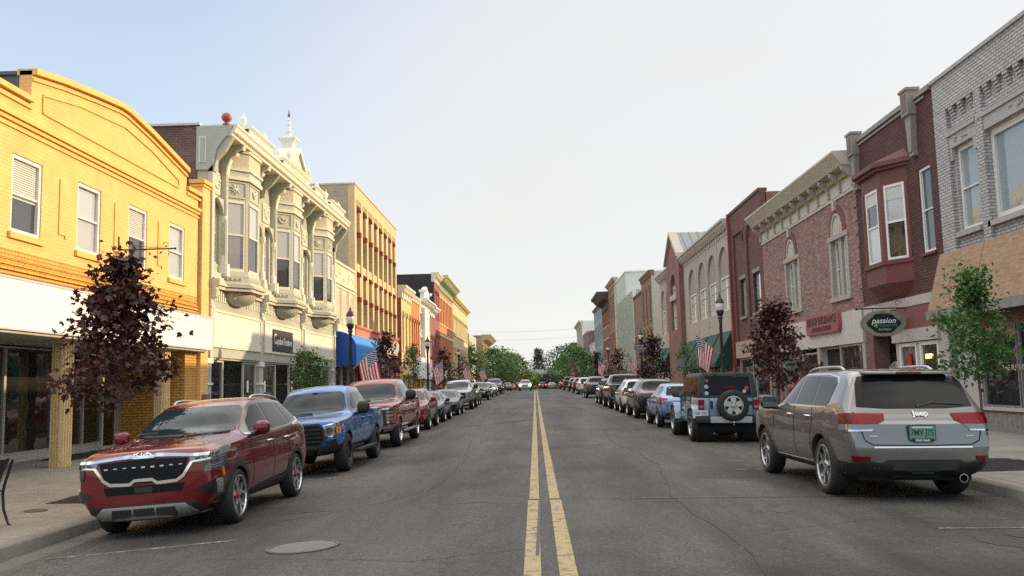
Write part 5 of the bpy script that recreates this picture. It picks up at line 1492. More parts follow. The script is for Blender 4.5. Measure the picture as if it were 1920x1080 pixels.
 for a, b in ((U0, G1), (G2, U1)):
  B.box('shop_frieze', a, b, -.2, -.003, 3.3, 4.0, rb)
 for u in (50.8, 54.3, 57.7, 61.2, 65.6, 73.0, 75.9, 78.7): B.box('pier', u - .34, u + .34, -.3, .02, zb - .5, 3.3, rb); B.box('pier#pale', u - .36, u + .36, -.28, .05, zb + 1.15, zb + 1.9, be)
 for a, b in ((51.2, 53.9), (54.7, 57.3), (58.1, 60.8), (61.6, 65.2), (73.4, 75.5), (76.3, 78.3)):
  B.window(a, b, zb + .3, 3.28, d=-.12, fw=.10, mf=M_cream, mp=G_house, rail=.5, mull=1, name='shop_window', fd=.05)
  B.box('stall_riser', a, b, -.3, -.1, zb - .4, zb + .3, rb)
 B.finish()
 ga = mat('dark green canvas', (.010, .058, .042), .75, var=.08, vscale=3)
 for i, (a, b) in enumerate(((51.0, 54.1), (54.5, 57.6), (58.0, 61.1), (61.6, 65.4), (73.2, 75.6), (76.1, 78.5))):
  lab = ['dark green sloping awning nearest the red downpipe', 'dark green sloping awning second from the red downpipe', 'dark green sloping awning third from the red downpipe', 'dark green sloping awning just before the brick gabled centre', 'dark green sloping awning just beyond the brick gabled centre', 'dark green sloping awning at the far end of the beige building'][i]
  r = empty('awning', (XR, (a + b) / 2, 2.9), 0, lab, 'awning', 'green awnings on the beige arcade building')
  z1, z0, D = 4.35, 2.35 + .12, 1.05
  k = MB(); k.ext([(XR - .02, a, z1), (XR - .02, b, z1), (XR - D, b, z0), (XR - D, a, z0)], (-.02, 0, .02)); k.ext([(XR - D, a, z0), (XR - D, b, z0), (XR - D, b, z0 - .2), (XR - D, a, z0 - .2)], (-.02, 0, 0)); k.build('canvas', ga, r)
  for u in (a, b - .02):
   k = MB(); k.ext([(XR - .01, u, z1), (XR - D, u, z0), (XR - D, u, z0 - .2), (XR - .01, u, z0 - .2)], (0, .02, 0)); k.build('side_panel', mat('deep green canvas', (.006, .034, .026), .8), r)
arcade_building()
tan_s = mat('cream side render', (.47, .45, .37), .8, var=.06)
bb = brick('tan brown brick', (.24, .145, .085), (.19, .11, .07), (.17, .13, .1), var=.2)
B = row_building('row_building', 'tan brown brick building with tall narrow windows and a cream side wall', 1, 84.5, 92.5, 12.2, bb, [(7.6, 11), (3.9, 6.9)], 3, ww=.8, mtrim=mat('ochre trim', (.30, .22, .10), .7), side_m=tan_s, corn=(.25, .5), corn_m=bb, depth=30); B.finish()
B = row_building('row_building', 'lower brown brick building next to the tan one, before the blank pale wall', 1, 92.6, 100.0, 11.0, bb, [(4.3, 6.5)], 3, ww=.8, mtrim=bb, corn=(.1, .2), corn_m=bb); B.finish()
pg = mat('pale green sheet metal', (.40, .435, .35), .6, var=.08, vscale=.6)
B = Bld('metal_clad_building', 'tall windowless building clad in pale green metal with a stepped white upper storey', 1, 100.1, 120.5)
B.box('cladding', 100.1, 120.5, -18, 0, 2.9, 12.0, pg); B.box('upper_storey', 108, 120.5, -20, -.02, 12.0, 15.0, pg); B.box('upper_side', 107.9, 108.0, -20, -.02, 12.0, 15.0, mat('white side wall', (.60, .60, .57), .7, var=.06)); B.box('upper_side', 107.8, 120.6, -20.1, .06, 15.0, 15.15, M_white)
u = 100.3
while u < 120.3:
 B.box('cladding', u, u + .05, 0, .03, 2.95, 11.98, pg); u += .4
B.box('corner_trim', 100.05, 100.2, -.3, .06, -.5, 12.05, M_white); B.box('shop_frieze', 100.1, 120.5, -.3, .05, 2.2, 2.9, bb)
for i in range(5): B.window(100.6 + i * 4, 103.9 + i * 4, .5, 2.2, d=-.05, fw=.1, mf=M_alu, mp=G_dark, rail=0, name='shop_window')
B.box('base_wall', 100.1, 120.5, -18, -.3, -1, 2.9, bb); B.finish()
cb = brick('cream painted brick', (.52, .47, .33), (.45, .40, .27), (.42, .38, .28), var=.14, patch=(.22, .16, .1), pamt=.66)
rdb = brick('red and tan brick', (.25, .13, .085), (.20, .095, .065), (.22, .16, .12), var=.2)
B = row_building('row_building', 'four storey red and tan brick building with a cream brick corner', 1, 120.6, 133, 15.9, rdb, [(10.6, 14.0), (5.0, 8.6)], 5, ww=1.0, arched=False, mtrim=mat('tan stone', (.36, .29, .21), .7), side_m=cb, corn=(.5, .8), corn_m=mat('tan stone', (.36, .29, .21)), depth=18)
B.box('corner_strip', 120.55, 123.0, -.2, .04, 3.4, 15.0, cb); B.finish()
B = row_building('row_building', 'red brick building with a dark heavy overhanging bracketed cornice', 1, 133.1, 146, 15.2, brick('strong red brick', (.29, .085, .05), (.23, .07, .045), (.2, .12, .1)), [(10.2, 13.2), (5, 8.2)], 5, ww=1.0, arched=False, corn=(1.8, 2.3), corn_m=mat('dark brown cornice', (.10, .065, .055), .7, var=.3)); B.finish()
B = row_building('corner_building', 'slate blue painted building with white arched windows, farthest in the right row', 1, 146.1, 166, 14.8, mat('slate blue paint', (.16, .205, .225), .7, var=.08), [(8.8, 12.0), (4.2, 7.6)], 5, ww=1.3, mtrim=mat('pale blue white trim', (.45, .49, .51), .6), corn=(.4, .5), corn_m=mat('slate blue paint', (.16, .205, .225)), mpane=G_sky); B.finish()
B = row_building('row_building', 'white rendered two storey building beyond the cross street on the right', 1, 180, 200, 9.8, mat('rough white render', (.52, .50, .46), .8, var=.14), [(5.5, 8.5)], 6, ww=.9, arched=False, corn=(.2, .3), X=12.6, depth=7); B.finish()
B = row_building('row_building', 'brown brick warehouse rising behind the white rendered building', 1, 200.1, 222, 13.4, brick('dull brown brick', (.20, .11, .08), (.17, .09, .07), (.15, .11, .1)), [], 4, corn=(.2, .3), X=12.4, depth=30); B.finish()
B = row_building('row_building', 'tall tan building with a pale side wall far down the right side', 1, 222.1, 250, 17.2, mat('dull tan render', (.33, .29, .20), .8, var=.1), [], 4, corn=(.8, 1.2), X=12.2, depth=22, side_m=M_white); B.finish()
B = row_building('row_building', 'small pink brick building with dark eaves at the far end of the right side', 1, 252, 300, 13.0, brick('pinkish far brick', (.28, .13, .11), (.24, .11, .1), (.2, .15, .14)), [(8, 11)], 10, corn=(1.6, 1.4), corn_m=mat('dark eaves', (.10, .08, .08), .7), X=12.2); B.finish()
# ================================================================== vehicles
C_glass = glass('car glass', (.006, .007, .008), .02, .20, wav=.0)
C_wind = glass('windscreen glass', (.016, .025, .030), .02, .28, wav=.0)
C_black = mat('black plastic', (.016, .016, .017), .55, var=.15, vscale=12)
C_gloss = mat('gloss black plastic', (.010, .010, .011), .18, var=0, coat=.6)
C_grille = mat('grille black', (.007, .007, .008), .5, var=.3, vscale=60, spec=.15, bump=.6, bscale=45)
C_well = mat('wheel well', (.006, .006, .006), .95, var=0)
C_tyre = mat('tyre rubber', (.017, .017, .018), .75, var=.15, vscale=30, bump=.2, bscale=70)
C_chrome = mat('chrome', (.72, .73, .74), .10, metal=1, var=0)
C_rim = mat('machined alloy', (.52, .53, .54), .26, metal=.85, var=.08)
C_rimd = mat('dark alloy', (.035, .036, .038), .35, metal=.7, var=.05)
C_silver = mat('satin silver trim', (.46, .46, .46), .32, metal=.8, var=.05)
C_lens = glass('headlamp lens', (.17, .18, .19), .06, 1.0, wav=0)
C_lensd = glass('dark lamp lens', (.05, .052, .055), .05, 1.0, wav=0)
C_red = mat('red lamp lens', (.18, .005, .007), .3, var=.15, vscale=25, spec=.3)
C_dred = mat('dark red lens', (.11, .005, .006), .25, var=0, spec=.3)
C_amber = mat('amber lens', (.62, .19, .02), .15, var=0, coat=1)
C_plate = mat('number plate white', (.55, .56, .57), .4, var=.05)
def shell_mesh(stations, sub=2, crease_rows=(), crease=.5):
 """smooth closed body from cross sections. station: (y, [(x,z) * k from bottom centre to top centre], dy list or None)"""
 k = len(stations[0][1]); ring = 2 * k - 2
 vs = []; fs = []
 for y, pr, dy in stations:
  dy = dy or [0] * k
  for i, (x, z) in enumerate(pr): vs.append((x, y + dy[i], z))
  for i in range(k - 2, 0, -1): vs.append((-pr[i][0], y + dy[i], pr[i][1]))
 n = len(stations)
 for s in range(n - 1):
  for i in range(ring):
   j = (i + 1) % ring
   fs.append((s * ring + i, s * ring + j, (s + 1) * ring + j, (s + 1) * ring + i))
 for s in (0, n - 1):
  b = s * ring
  for i in range(k - 1):          # ladder of quads across the end
   a0, a1 = b + i, b + i + 1; c0, c1 = b + (ring - i) % ring, b + (ring - i - 1) % ring
   q = [a0, a1, c1, c0]; q = list(dict.fromkeys(q))
   if len(q) >= 3: fs.append(tuple(q))
 me = bpy.data.meshes.new('shell'); me.from_pydata(vs, [], fs)
 bm = bmesh.new(); bm.from_mesh(me); bmesh.ops.recalc_face_normals(bm, faces=bm.faces)
 cl = bm.edges.layers.float.get('crease_edge') or bm.edges.layers.float.new('crease_edge')
 bm.verts.ensure_lookup_table()
 rows = set()
 for r_ in crease_rows: rows.add(r_); rows.add((ring - r_) % ring)
 for e in bm.edges:
  a, b = e.verts[0].index, e.verts[1].index
  if a % ring == b % ring and (a % ring) in rows: e[cl] = crease
  if a // ring == b // ring and a // ring in (0, n - 1): e[cl] = .45
  if a // ring == b // ring and a // ring == 1: e[cl] = .30
 bm.to_mesh(me); bm.free()
 return me, sub
class Car:
 def __init__(s, name, label, loc, rz, cat='car', group=None):
  s.root = empty(name, loc, rz, label, cat, group)
  s.bvh = None; s.grid = .07; s.zmap = None
 def body(s, stations, m, arches, sub=2, crease_rows=(), crease=.5, name='body', R_in=None):
  me, sub = shell_mesh(stations, sub, crease_rows, crease)
  s.F = stations[0][0]; s.B = stations[-1][0]
  o = bpy.data.objects.new(name, me); COL.objects.link(o)
  md = o.modifiers.new('s', 'SUBSURF'); md.levels = sub; md.render_levels = sub
  cut = None
  if arches:
   cb = MB()
   for (y, r, x_in, x_out) in arches:
    for sg in (-1, 1):
     xa, xb = sorted((sg * x_in, sg * x_out))
     n = 28; pts = []
     for i in range(n):
      a = 2 * math.pi * i / n; pts.append((xa, y + r * math.cos(a), R_in + r * math.sin(a)))
     cb.ext(pts, (xb - xa, 0, 0))
   cme = bpy.data.meshes.new('cut'); cme.from_pydata(cb.v, [], cb.f)
   bm = bmesh.new(); bm.from_mesh(cme); bmesh.ops.recalc_face_normals(bm, faces=bm.faces); bm.to_mesh(cme); bm.free()
   cme.materials.append(C_well)
   cut = bpy.data.objects.new('cut', cme); COL.objects.link(cut)
   bo = o.modifiers.new('b', 'BOOLEAN'); bo.object = cut; bo.operation = 'DIFFERENCE'; bo.solver = 'EXACT'
   bo.material_mode = 'TRANSFER'
  me.materials.append(m)
  dg = bpy.context.evaluated_depsgraph_get(); dg.update()
  res = bpy.data.meshes.new_from_object(o.evaluated_get(dg))
  if cut is not None:
   o.modifiers.remove(o.modifiers['b']); dg.update()
   full = bpy.data.meshes.new_from_object(o.evaluated_get(dg))
  else:
   full = res
  fb = BVHTree.FromPolygons([v.co.copy() for v in full.vertices], [tuple(p.vertices) for p in full.polygons])
  s.bvh = fb
  o.modifiers.clear(); o.data = res
  for p in res.polygons: p.use_smooth = True
  res.set_sharp_from_angle(angle=R(38))
  if cut is not None: bpy.data.objects.remove(cut)
  o.parent = s.root; res.name = name
  s.body_o = o
  return o
 def dirbasis(s, view):
  if view == 'R': return Vector((-1, 0, 0)), Vector((0, 1, 0)), Vector((0, 0, 1))
  if view == 'L': return Vector((1, 0, 0)), Vector((0, 1, 0)), Vector((0, 0, 1))
  if view == 'F': return Vector((0, -1, 0)), Vector((1, 0, 0)), Vector((0, 0, 1))
  if view == 'B': return Vector((0, 1, 0)), Vector((1, 0, 0)), Vector((0, 0, 1))
  if view == 'T': return Vector((0, 0, -1)), Vector((1, 0, 0)), Vector((0, 1, 0))
  a = R(view); out = Vector((math.sin(a), math.cos(a), 0))
  u = Vector((math.cos(a), -math.sin(a), 0)) if abs(view) < 90 else Vector((-math.cos(a), math.sin(a), 0))
  return -out, u, Vector((0, 0, 1))
 def hit(s, view, a, b, off=0.0):
  d, u, v = s.dirbasis(view)
  if s.zmap and b < 1.03 and (view == 'F' or (not isinstance(view, str) and abs(view) < 90)): b = s.zmap(b)
  if not isinstance(view, str):           # corner views measure from the nose or the tail
   a += -s.F * math.sin(R(view)) if abs(view) < 90 else s.B * math.sin(R(view))
  o = u * a + v * b - d * 6
  loc, nrm, i, dist = s.bvh.ray_cast(o, d)
  if loc is None:
   loc, nrm, i, dist = s.bvh.find_nearest(u * a + v * b - d * 1.0)
  if nrm.dot(d) > 0: nrm = -nrm
  return loc + nrm * off, nrm
 def patch(s, name, view, pts, m, off=.006, grid=None, parent=None, skirt=.02, smooth=50, raw=False, raise_=None):
  """a panel, pane or lamp laid on the body: its outline as seen from one side, following the body's curve"""
  grid = grid or s.grid
  bm = bmesh.new()
  vs = [bm.verts.new((p[0], p[1], 0)) for p in pts]
  bm.faces.new(vs)
  xs = [p[0] for p in pts]; ys = [p[1] for p in pts]
  for ax, lo, hi in ((0, min(xs), max(xs)), (1, min(ys), max(ys))):
   k = int((hi - lo) / grid)
   for i in range(1, k + 1):
    c = lo + (hi - lo) * i / (k + 1)
    co = (c, 0, 0) if ax == 0 else (0, c, 0); no = (1, 0, 0) if ax == 0 else (0, 1, 0)
    bmesh.ops.bisect_plane(bm, geom=bm.verts[:] + bm.edges[:] + bm.faces[:], plane_co=co, plane_no=no, dist=1e-5)
  edge = [e for e in bm.edges if len(e.link_faces) == 1]
  pos = {}
  for vtx in bm.verts:
   p, n_ = s.hit(view, vtx.co.x, vtx.co.y, off)
   pos[vtx] = (p, n_)
  ext = bmesh.ops.extrude_edge_only(bm, edges=edge)
  newv = [g for g in ext['geom'] if isinstance(g, bmesh.types.BMVert)]
  base = [(v, Vector((v.co.x, v.co.y))) for v in newv]
  key = {(round(v.co.x, 5), round(v.co.y, 5)): pos[v] for v in pos}
  for v, c in base:
   p, n_ = key[(round(c.x, 5), round(c.y, 5))]
   v.co = p - n_ * (off + skirt)
  for v, (p, n_) in pos.items(): v.co = p
  bmesh.ops.recalc_face_normals(bm, faces=bm.faces)
  me = bpy.data.meshes.new(name); bm.to_mesh(me); bm.free()
  d, _, _ = s.dirbasis(view)
  tot = sum((p.normal * p.area).dot(d) for p in me.polygons)
  if tot > 0: me.flip_normals()
  for p in me.polygons: p.use_smooth = True
  me.set_sharp_from_angle(angle=R(smooth))
  me.materials.append(m)
  o = bpy.data.objects.new(name, me); COL.objects.link(o); o.parent = parent or s.root
  return o
 def side(s, name, pts, m, off=.006, **k):
  parent = k.pop('parents', (None, None))
  return [s.patch(name, 'R', pts, m, off, parent=parent[0], **k), s.patch(name, 'L', pts, m, off, parent=parent[1], **k)]
 SHIFT = {28: .31, 18: .19, 16: .17, 30: .30, 156: .30, 150: .32, 155: .32, 165: .15}
 def pair(s, name, view, pts, m, off=.006, **k):
  """mirrored pair; view is 'F', 'B' or an angle for the right corner"""
  parent = k.pop('parents', (None, None))
  v2 = view if isinstance(view, str) else -view
  sh = 0 if isinstance(view, str) else s.SHIFT.get(view, 0)
  pts = [(p[0] + sh, p[1]) for p in pts]
  return [s.patch(name, view, pts, m, off, parent=parent[0], **k), s.patch(name, v2, [(-p[0], p[1]) for p in pts][::-1], m, off, parent=parent[1], **k)]
 def line(s, name, view, pts, w, m, off=.003, step=.06, both=False, parent=None):
  """a thin strip along a path on the body (shut lines, chrome strips)"""
  out = []
  for vw, sg in (((view, 1), ('L' if view == 'R' else view, 1 if view == 'R' else -1)) if both else ((view, 1),)):
   P2 = [Vector((p[0] * sg, p[1])) for p in pts]
   den = [P2[0]]
   for a, b in zip(P2[:-1], P2[1:]):
    k = max(1, int((b - a).length / step))
    den += [a + (b - a) * (i + 1) / k for i in range(k)]
   mb = MB(); vs = []
   for i, p in enumerate(den):
    t = (den[min(i + 1, len(den) - 1)] - den[max(i - 1, 0)]).normalized(); nn = Vector((-t.y, t.x)) * w / 2
    a_, n1 = s.hit(vw, p.x + nn.x, p.y + nn.y, off); b_, n2 = s.hit(vw, p.x - nn.x, p.y - nn.y, off)
    vs += [a_ - n1 * (off + .004), a_, b_, b_ - n2 * (off + .004)]
   fs = []
   for i in range(len(den) - 1):
    for j in range(3): fs.append((4 * i + j, 4 * i + j + 1, 4 * i + 4 + j + 1, 4 * i + 4 + j))
   mb.add(vs, fs)
   out.append(mb.build(name, m, parent or s.root, local=True, smooth=40))
  return out
 def wheel(s, x, y, rad, w, rim_r, nsp, rim_m, style='spoke', spw=.07, name='wheel', hub=None, hr=1.0):
  sg = 1 if x > 0 else -1
  X = lambda d: x + sg * d          # d: out from the wheel's middle plane
  t = MB(); h = w / 2
  prof = [(rim_r - .012, -h * .8), (rim_r + .015, -h), (rad - .05, -h), (rad - .018, -h * .86), (rad, -h * .62), (rad, h * .62), (rad - .018, h * .86), (rad - .05, h), (rim_r + .02, h * .98), (rim_r - .006, h * .90), (rim_r - .012, h * .7)]
  t.lathe((x, y, rad), [(r_, sg * d) for r_, d in prof], 36, axis='X', cap=False)
  tread = MB()
  tw = t.build(name, C_tyre, s.root, local=True, smooth=35)
  r = MB()
  r.lathe((x, y, rad), [(rim_r + .012, sg * h * .93), (rim_r - .014, sg * h * .97), (rim_r - .02, sg * h * .8)], 36, axis='X', cap=False)
  d1 = h * .66; d0 = h * .34
  def sp(a0, r0, w0, a1, r1, w1, dd0=d1, dd1=d1 + .012):
   """one spoke from angle a0 radius r0 to angle a1 radius r1"""
   p0 = Vector((r0 * math.cos(a0), r0 * math.sin(a0))); p1 = Vector((r1 * math.cos(a1), r1 * math.sin(a1)))
   dv = (p1 - p0).normalized(); n_ = Vector((-dv.y, dv.x))
   q = [p0 - n_ * w0 / 2, p1 - n_ * w1 / 2, p1 + n_ * w1 / 2, p0 + n_ * w0 / 2]; dep = [dd0, dd1, dd1, dd0]
   top = [Vector((X(dep[i]), y + q[i].x, rad + q[i].y)) for i in range(4)]
   bot = [Vector((X(dep[i] - .05), y + q[i].x * (.97), rad + q[i].y * .97)) for i in range(4)]
   r.add(top + bot, [(0, 1, 2, 3), (7, 6, 5, 4), (0, 4, 5, 1), (1, 5, 6, 2), (2, 6, 7, 3), (3, 7, 4, 0)])
  for i in range(nsp):
   a = 2 * math.pi * i / nsp + .3
   if style == 'y':
    sp(a, .05, spw, a, rim_r * .52, spw * .8)
    sp(a, rim_r * .5, spw * .62, a + .30, rim_r - .012, spw * .5); sp(a, rim_r * .5, spw * .62, a - .30, rim_r - .012, spw * .5)
   elif style == 'double':
    sp(a - .10, .05, spw * .5, a - .13, rim_r - .012, spw * .5); sp(a + .10, .05, spw * .5, a + .13, rim_r - .012, spw * .5)
   else:
    sp(a, .045, spw * .75, a, rim_r - .010, spw * 1.25)
  rm = r.build('rim', rim_m, tw, local=True, smooth=30)
  hb = MB(); hb.lathe((x, y, rad), [(.075 * hr, sg * (d1 - .05)), (.07 * hr, sg * (d1 + .012)), (.045 * hr, sg * (d1 + .022)), (.0005, sg * (d1 + .024))], 18, axis='X')
  hb.build('hub_cap', hub or rim_m, tw, local=True, smooth=40)
  bd = MB(); bd.lathe((x, y, rad), [(rim_r - .012, sg * h * .80), (rim_r - .03, sg * h * .6), (rim_r - .045, -sg * h * .5)], 30, axis='X', cap=False); bd.lathe((x, y, rad), [(rim_r * .9, -sg * h * .4), (rim_r * .9, -sg * h * .3), (.001, -sg * h * .28)], 24, axis='X'); 
  bd.lathe((x, y, rad), [(rim_r * .66, sg * h * .0), (rim_r * .66, sg * h * .08), (.001, sg * h * .1)], 24, axis='X')
  bd.build('brake_disc', C_rimd, tw, local=True, smooth=40)
  return tw
 def wheels(s, yf, yr, tx, rad, w, rim_r, nsp, rim_m, **k):
  for y in (yf, yr):
   for sg in (1, -1): s.wheel(sg * tx, y, rad, w, rim_r, nsp, rim_m, **k)
 def mirror(s, y, z, m, x=.95, size=(.11, .13, .085), stalk=C_black, glassy=True):
  for sg in (1, -1):
   b = MB(); b.ball((0, 0, 0), 1, 14, 10)
   vs = []
   for v in b.v:
    k = 1 if v[1] > 0 else .45       # flat towards the rear
    f = lambda t: math.copysign(abs(t) ** .72, t)
    vs.append((sg * (x + f(v[0]) * size[0]), y + f(v[1]) * size[2] * k, z + f(v[2]) * size[1] * .72))
   b.v = vs
   o = b.build('mirror', m, s.root, local=True, smooth=60)
   g = MB(); g.ext([(sg * (x - size[0] * .8), y - size[2] * .47, z - size[1] * .5), (sg * (x + size[0] * .8), y - size[2] * .47, z - size[1] * .5), (sg * (x + size[0] * .8), y - size[2] * .47, z + size[1] * .52), (sg * (x - size[0] * .8), y - size[2] * .47, z + size[1] * .52)], (0, .012, 0))
   g.build('mirror_glass', C_lensd, o, local=True)
   st = MB(); st.tube([(sg * (x - .18), y + .01, z - size[1] * .62), (sg * (x - .02), y, z - size[1] * .5)], [.035, .028], 8); st.build('mirror_arm', stalk, o, local=True, smooth=40)
 def handles(s, ys, z, m, ln=.2):
  for y in ys:
   for vw in ('R', 'L'):
    mb = MB(); a, n1 = s.hit(vw, y - ln / 2, z, .002); b, n2 = s.hit(vw, y + ln / 2, z, .002); c, n3 = s.hit(vw, y, z, .034)
    p0 = a.lerp(c, .25) + n1 * .022; p1 = b.lerp(c, .25) + n2 * .022
    mb.tube([a, p0, c, p1, b], [.012, .016, .018, .016, .012], 8); mb.build('door_handle', m, s.root, local=True, smooth=50)
 def arch_trim(s, yc, zc, r0, r1, m, off=.02, a0=-8, a1=188, n=18, name='arch_trim'):
  for vw in ('R', 'L'):
   vs = []; fs = []
   for i in range(n + 1):
    t = R(a0 + (a1 - a0) * i / n)
    A, n1 = s.hit(vw, yc + r0 * math.cos(t), zc + r0 * math.sin(t), off); B_, n2 = s.hit(vw, yc + r1 * math.cos(t), zc + r1 * math.sin(t), off * .8)
    sx = Vector((1, 0, 0)) if vw == 'R' else Vector((-1, 0, 0))
    vs += [A - sx * .06, A, B_, B_ - n2 * (off + .01)]
   for i in range(n):
    for j in range(3): fs.append((4 * i + j, 4 * i + j + 1, 4 * i + 5 + j, 4 * i + 4 + j))
   mb = MB(); mb.add(vs, fs); mb.build(name, m, s.root, local=True, smooth=50)
 def rail(s, x, y0, y1, m, h=.05, r=.018):
  for sg in (1, -1):
   pts = []
   for i in range(13):
    y = y0 + (y1 - y0) * i / 12; p, n_ = s.hit('T', sg * x, y, 0)
    k = min(1, i / 1.2, (12 - i) / 1.2); pts.append(p + Vector((0, 0, -.005 + h * k)))
   mb = MB(); mb.tube(pts, r, 8)
   mb.build('roof_rail', m, s.root, local=True, smooth=50)
 def badge(s, name, txt, view, a, b, size, m, off=.006, **k):
  p, n_ = s.hit(view, a, b, off); d, u, v = s.dirbasis(view)
  if view in ('F',): u = -u
  if view == 'L': u = -u
  ax = (u - n_ * u.dot(n_)).normalized(); up = n_.cross(ax).normalized()
  mb = MB(); put_text(mb, txt, size, p, ax, up, extrude=.006, **k); return mb.build(name, m, s.root, local=True)
 def plate(s, view, a, b, txt, w=.31, h=.155, m=None, tm=None, frame=C_black, extra=None, off=.02):
  p, n_ = s.hit(view, a, b, off); d, u, v = s.dirbasis(view)
  if view == 'F': u = -u
  n_ = -d; ax = u; up = Vector((0, 0, 1)) if isinstance(view, str) else Vector((0, 0, 1))
  f = MB(); f.obox(p, ax, up, n_, w / 2 + .012, h / 2 + .012, .010); fo = f.build('plate_frame', frame, s.root, local=True)
  q = MB(); q.obox(p + n_ * .009, ax, up, n_, w / 2, h / 2, .004); q.build('number_plate', m or C_plate, fo, local=True)
  if txt:
   t = MB(); put_text(t, txt, h * .62, p + n_ * .0135, ax, up, extrude=.0015, sx=.82, bold=.002); t.build('plate_number', tm or mat('plate ink', (.02, .03, .10), .5), fo, local=True)
  return p, ax, up, n_, fo
def ring(zb, wb, zs, w, zh, wt, zt, wr, zr, zc):
 return [(0, zb), (wb * .8, zb), (wb, zs), (w, zh), (w * .992, zh + (zt - zh) * .55), (wt, zt), (wr, zr), (wr * .62, zr + (zc - zr) * .72), (0, zc)]
def wagon_stations(L, W, H, WB, fo, hood=.98, nose=.86, belt=1.06, cowl=.85, rf=.10, rr=-1.35, slope=.34, zb=.24, wr=.60, tail_top=None, sq=.0, deck=None, noser=.62, tailw=.9, roofz=None, rear_over=0.0, hoodrise=.0):
 """crossover / suv / hatch / sedan shell. cowl, rf, rr: windscreen foot, roof front, roof rear as y; slope: run of the rear glass"""
 w = W / 2 - .02; F = WB / 2 + fo; B = F - L
 rz = (roofz or H) ; re = rz - .085
 st = []
 st.append((F, ring(zb + .05, w * .66, zb + .12, w * noser, .52, w * noser, nose - .09, w * noser * .92, nose - .03, nose), [0, 0, 0, .0, .0, -.01, -.03, -.03, -.03]))
 st.append((F - .07, ring(zb + .02, w * .84, zb + .11, w * min(.95, noser + .17), .54, w * min(.94, noser + .16), nose - .03, w * .80, nose + .03, nose + .05), None))
 st.append((F - .26, ring(zb, w * .88, zb + .11, w * .965, .57, w * .945, nose + .02, w * .83, nose + .085, nose + .11 + hoodrise), None))
 st.append((WB / 2 + .05, ring(zb, w * .93, zb + .11, w, .60, w * .975, hood - .03, w * .84, hood + .03, hood + .055 + hoodrise), None))
 st.append((cowl + .16, ring(zb, w * .94, zb + .1, w, .62, w * .975, belt - .06, w * .82, hood + .07, hood + .095), None))
 st.append((cowl, ring(zb, w * .94, zb + .1, w, .62, w * .975, belt - .04, w * .80, hood + .10, hood + .125), None))
 t = (rf + cowl) / 2
 st.append((t, ring(zb, w * .94, zb + .1, w, .63, w * .972, belt - .02, (w * .80 + wr) / 2, (hood + .10 + re) / 2 + .02, (hood + .125 + rz) / 2 + .025), None))
 st.append((rf, ring(zb, w * .94, zb + .1, w, .63, w * .97, belt, wr + .01, re, rz - .035), None))
 st.append((rf - .30, ring(zb, w * .94, zb + .1, w, .64, w * .97, belt, wr + .015, re + .035, rz - .004), None))
 m = (rf + rr) / 2
 st.append((m, ring(zb, w * .94, zb + .1, w, .65, w * .97, belt + .01, wr + .012, re + .04, rz), None))
 st.append((rr, ring(zb, w * .94, zb + .1, w, .66, w * .97, belt + .03, wr - .01, re + .0, rz - .035), None))
 if deck is None:
  e = max(B + .14, rr - slope)
  st.append(((rr * .45 + e * .55), ring(zb, w * .94, zb + .1, w * .995, .66, w * .965, belt + .04, wr * .97, (re + belt + .05) / 2 + .07 + sq, (rz + belt + .06) / 2 + .09 + sq), None))
  st.append((e, ring(zb + .02, w * .93, zb + .12, w * .985, .66, w * .95, belt + .0, wr * 1.06, belt + .09, belt + .12), None))
  st.append((B + .09, ring(zb + .05, w * .89, zb + .15, w * .95, .64, w * .925, belt - .10, w * .84, belt - .02, belt + .01), None))
  st.append((B, ring(zb + .12, w * .72, zb + .20, w * tailw, .60, w * tailw * .97, belt - .20, w * tailw * .86, belt - .12, belt - .10), None))
 else:                                           # saloon with a boot
  e = rr - slope
  st.append(((rr + e) / 2, ring(zb, w * .94, zb + .1, w, .66, w * .965, belt + .03, (wr + w * .74) / 2, (re + deck) / 2 + .05, (rz + deck) / 2 + .06), None))
  st.append((e, ring(zb, w * .93, zb + .1, w * .99, .66, w * .955, belt - .03, w * .80, deck - .02, deck + .005), None))
  st.append((B + .16, ring(zb + .05, w * .90, zb + .14, w * .96, .62, w * .93, belt - .09, w * .80, deck - .03, deck), None))
  st.append((B, ring(zb + .12, w * .74, zb + .2, w * .88, .58, w * .86, deck - .16, w * .76, deck - .07, deck - .05), None))
 return st
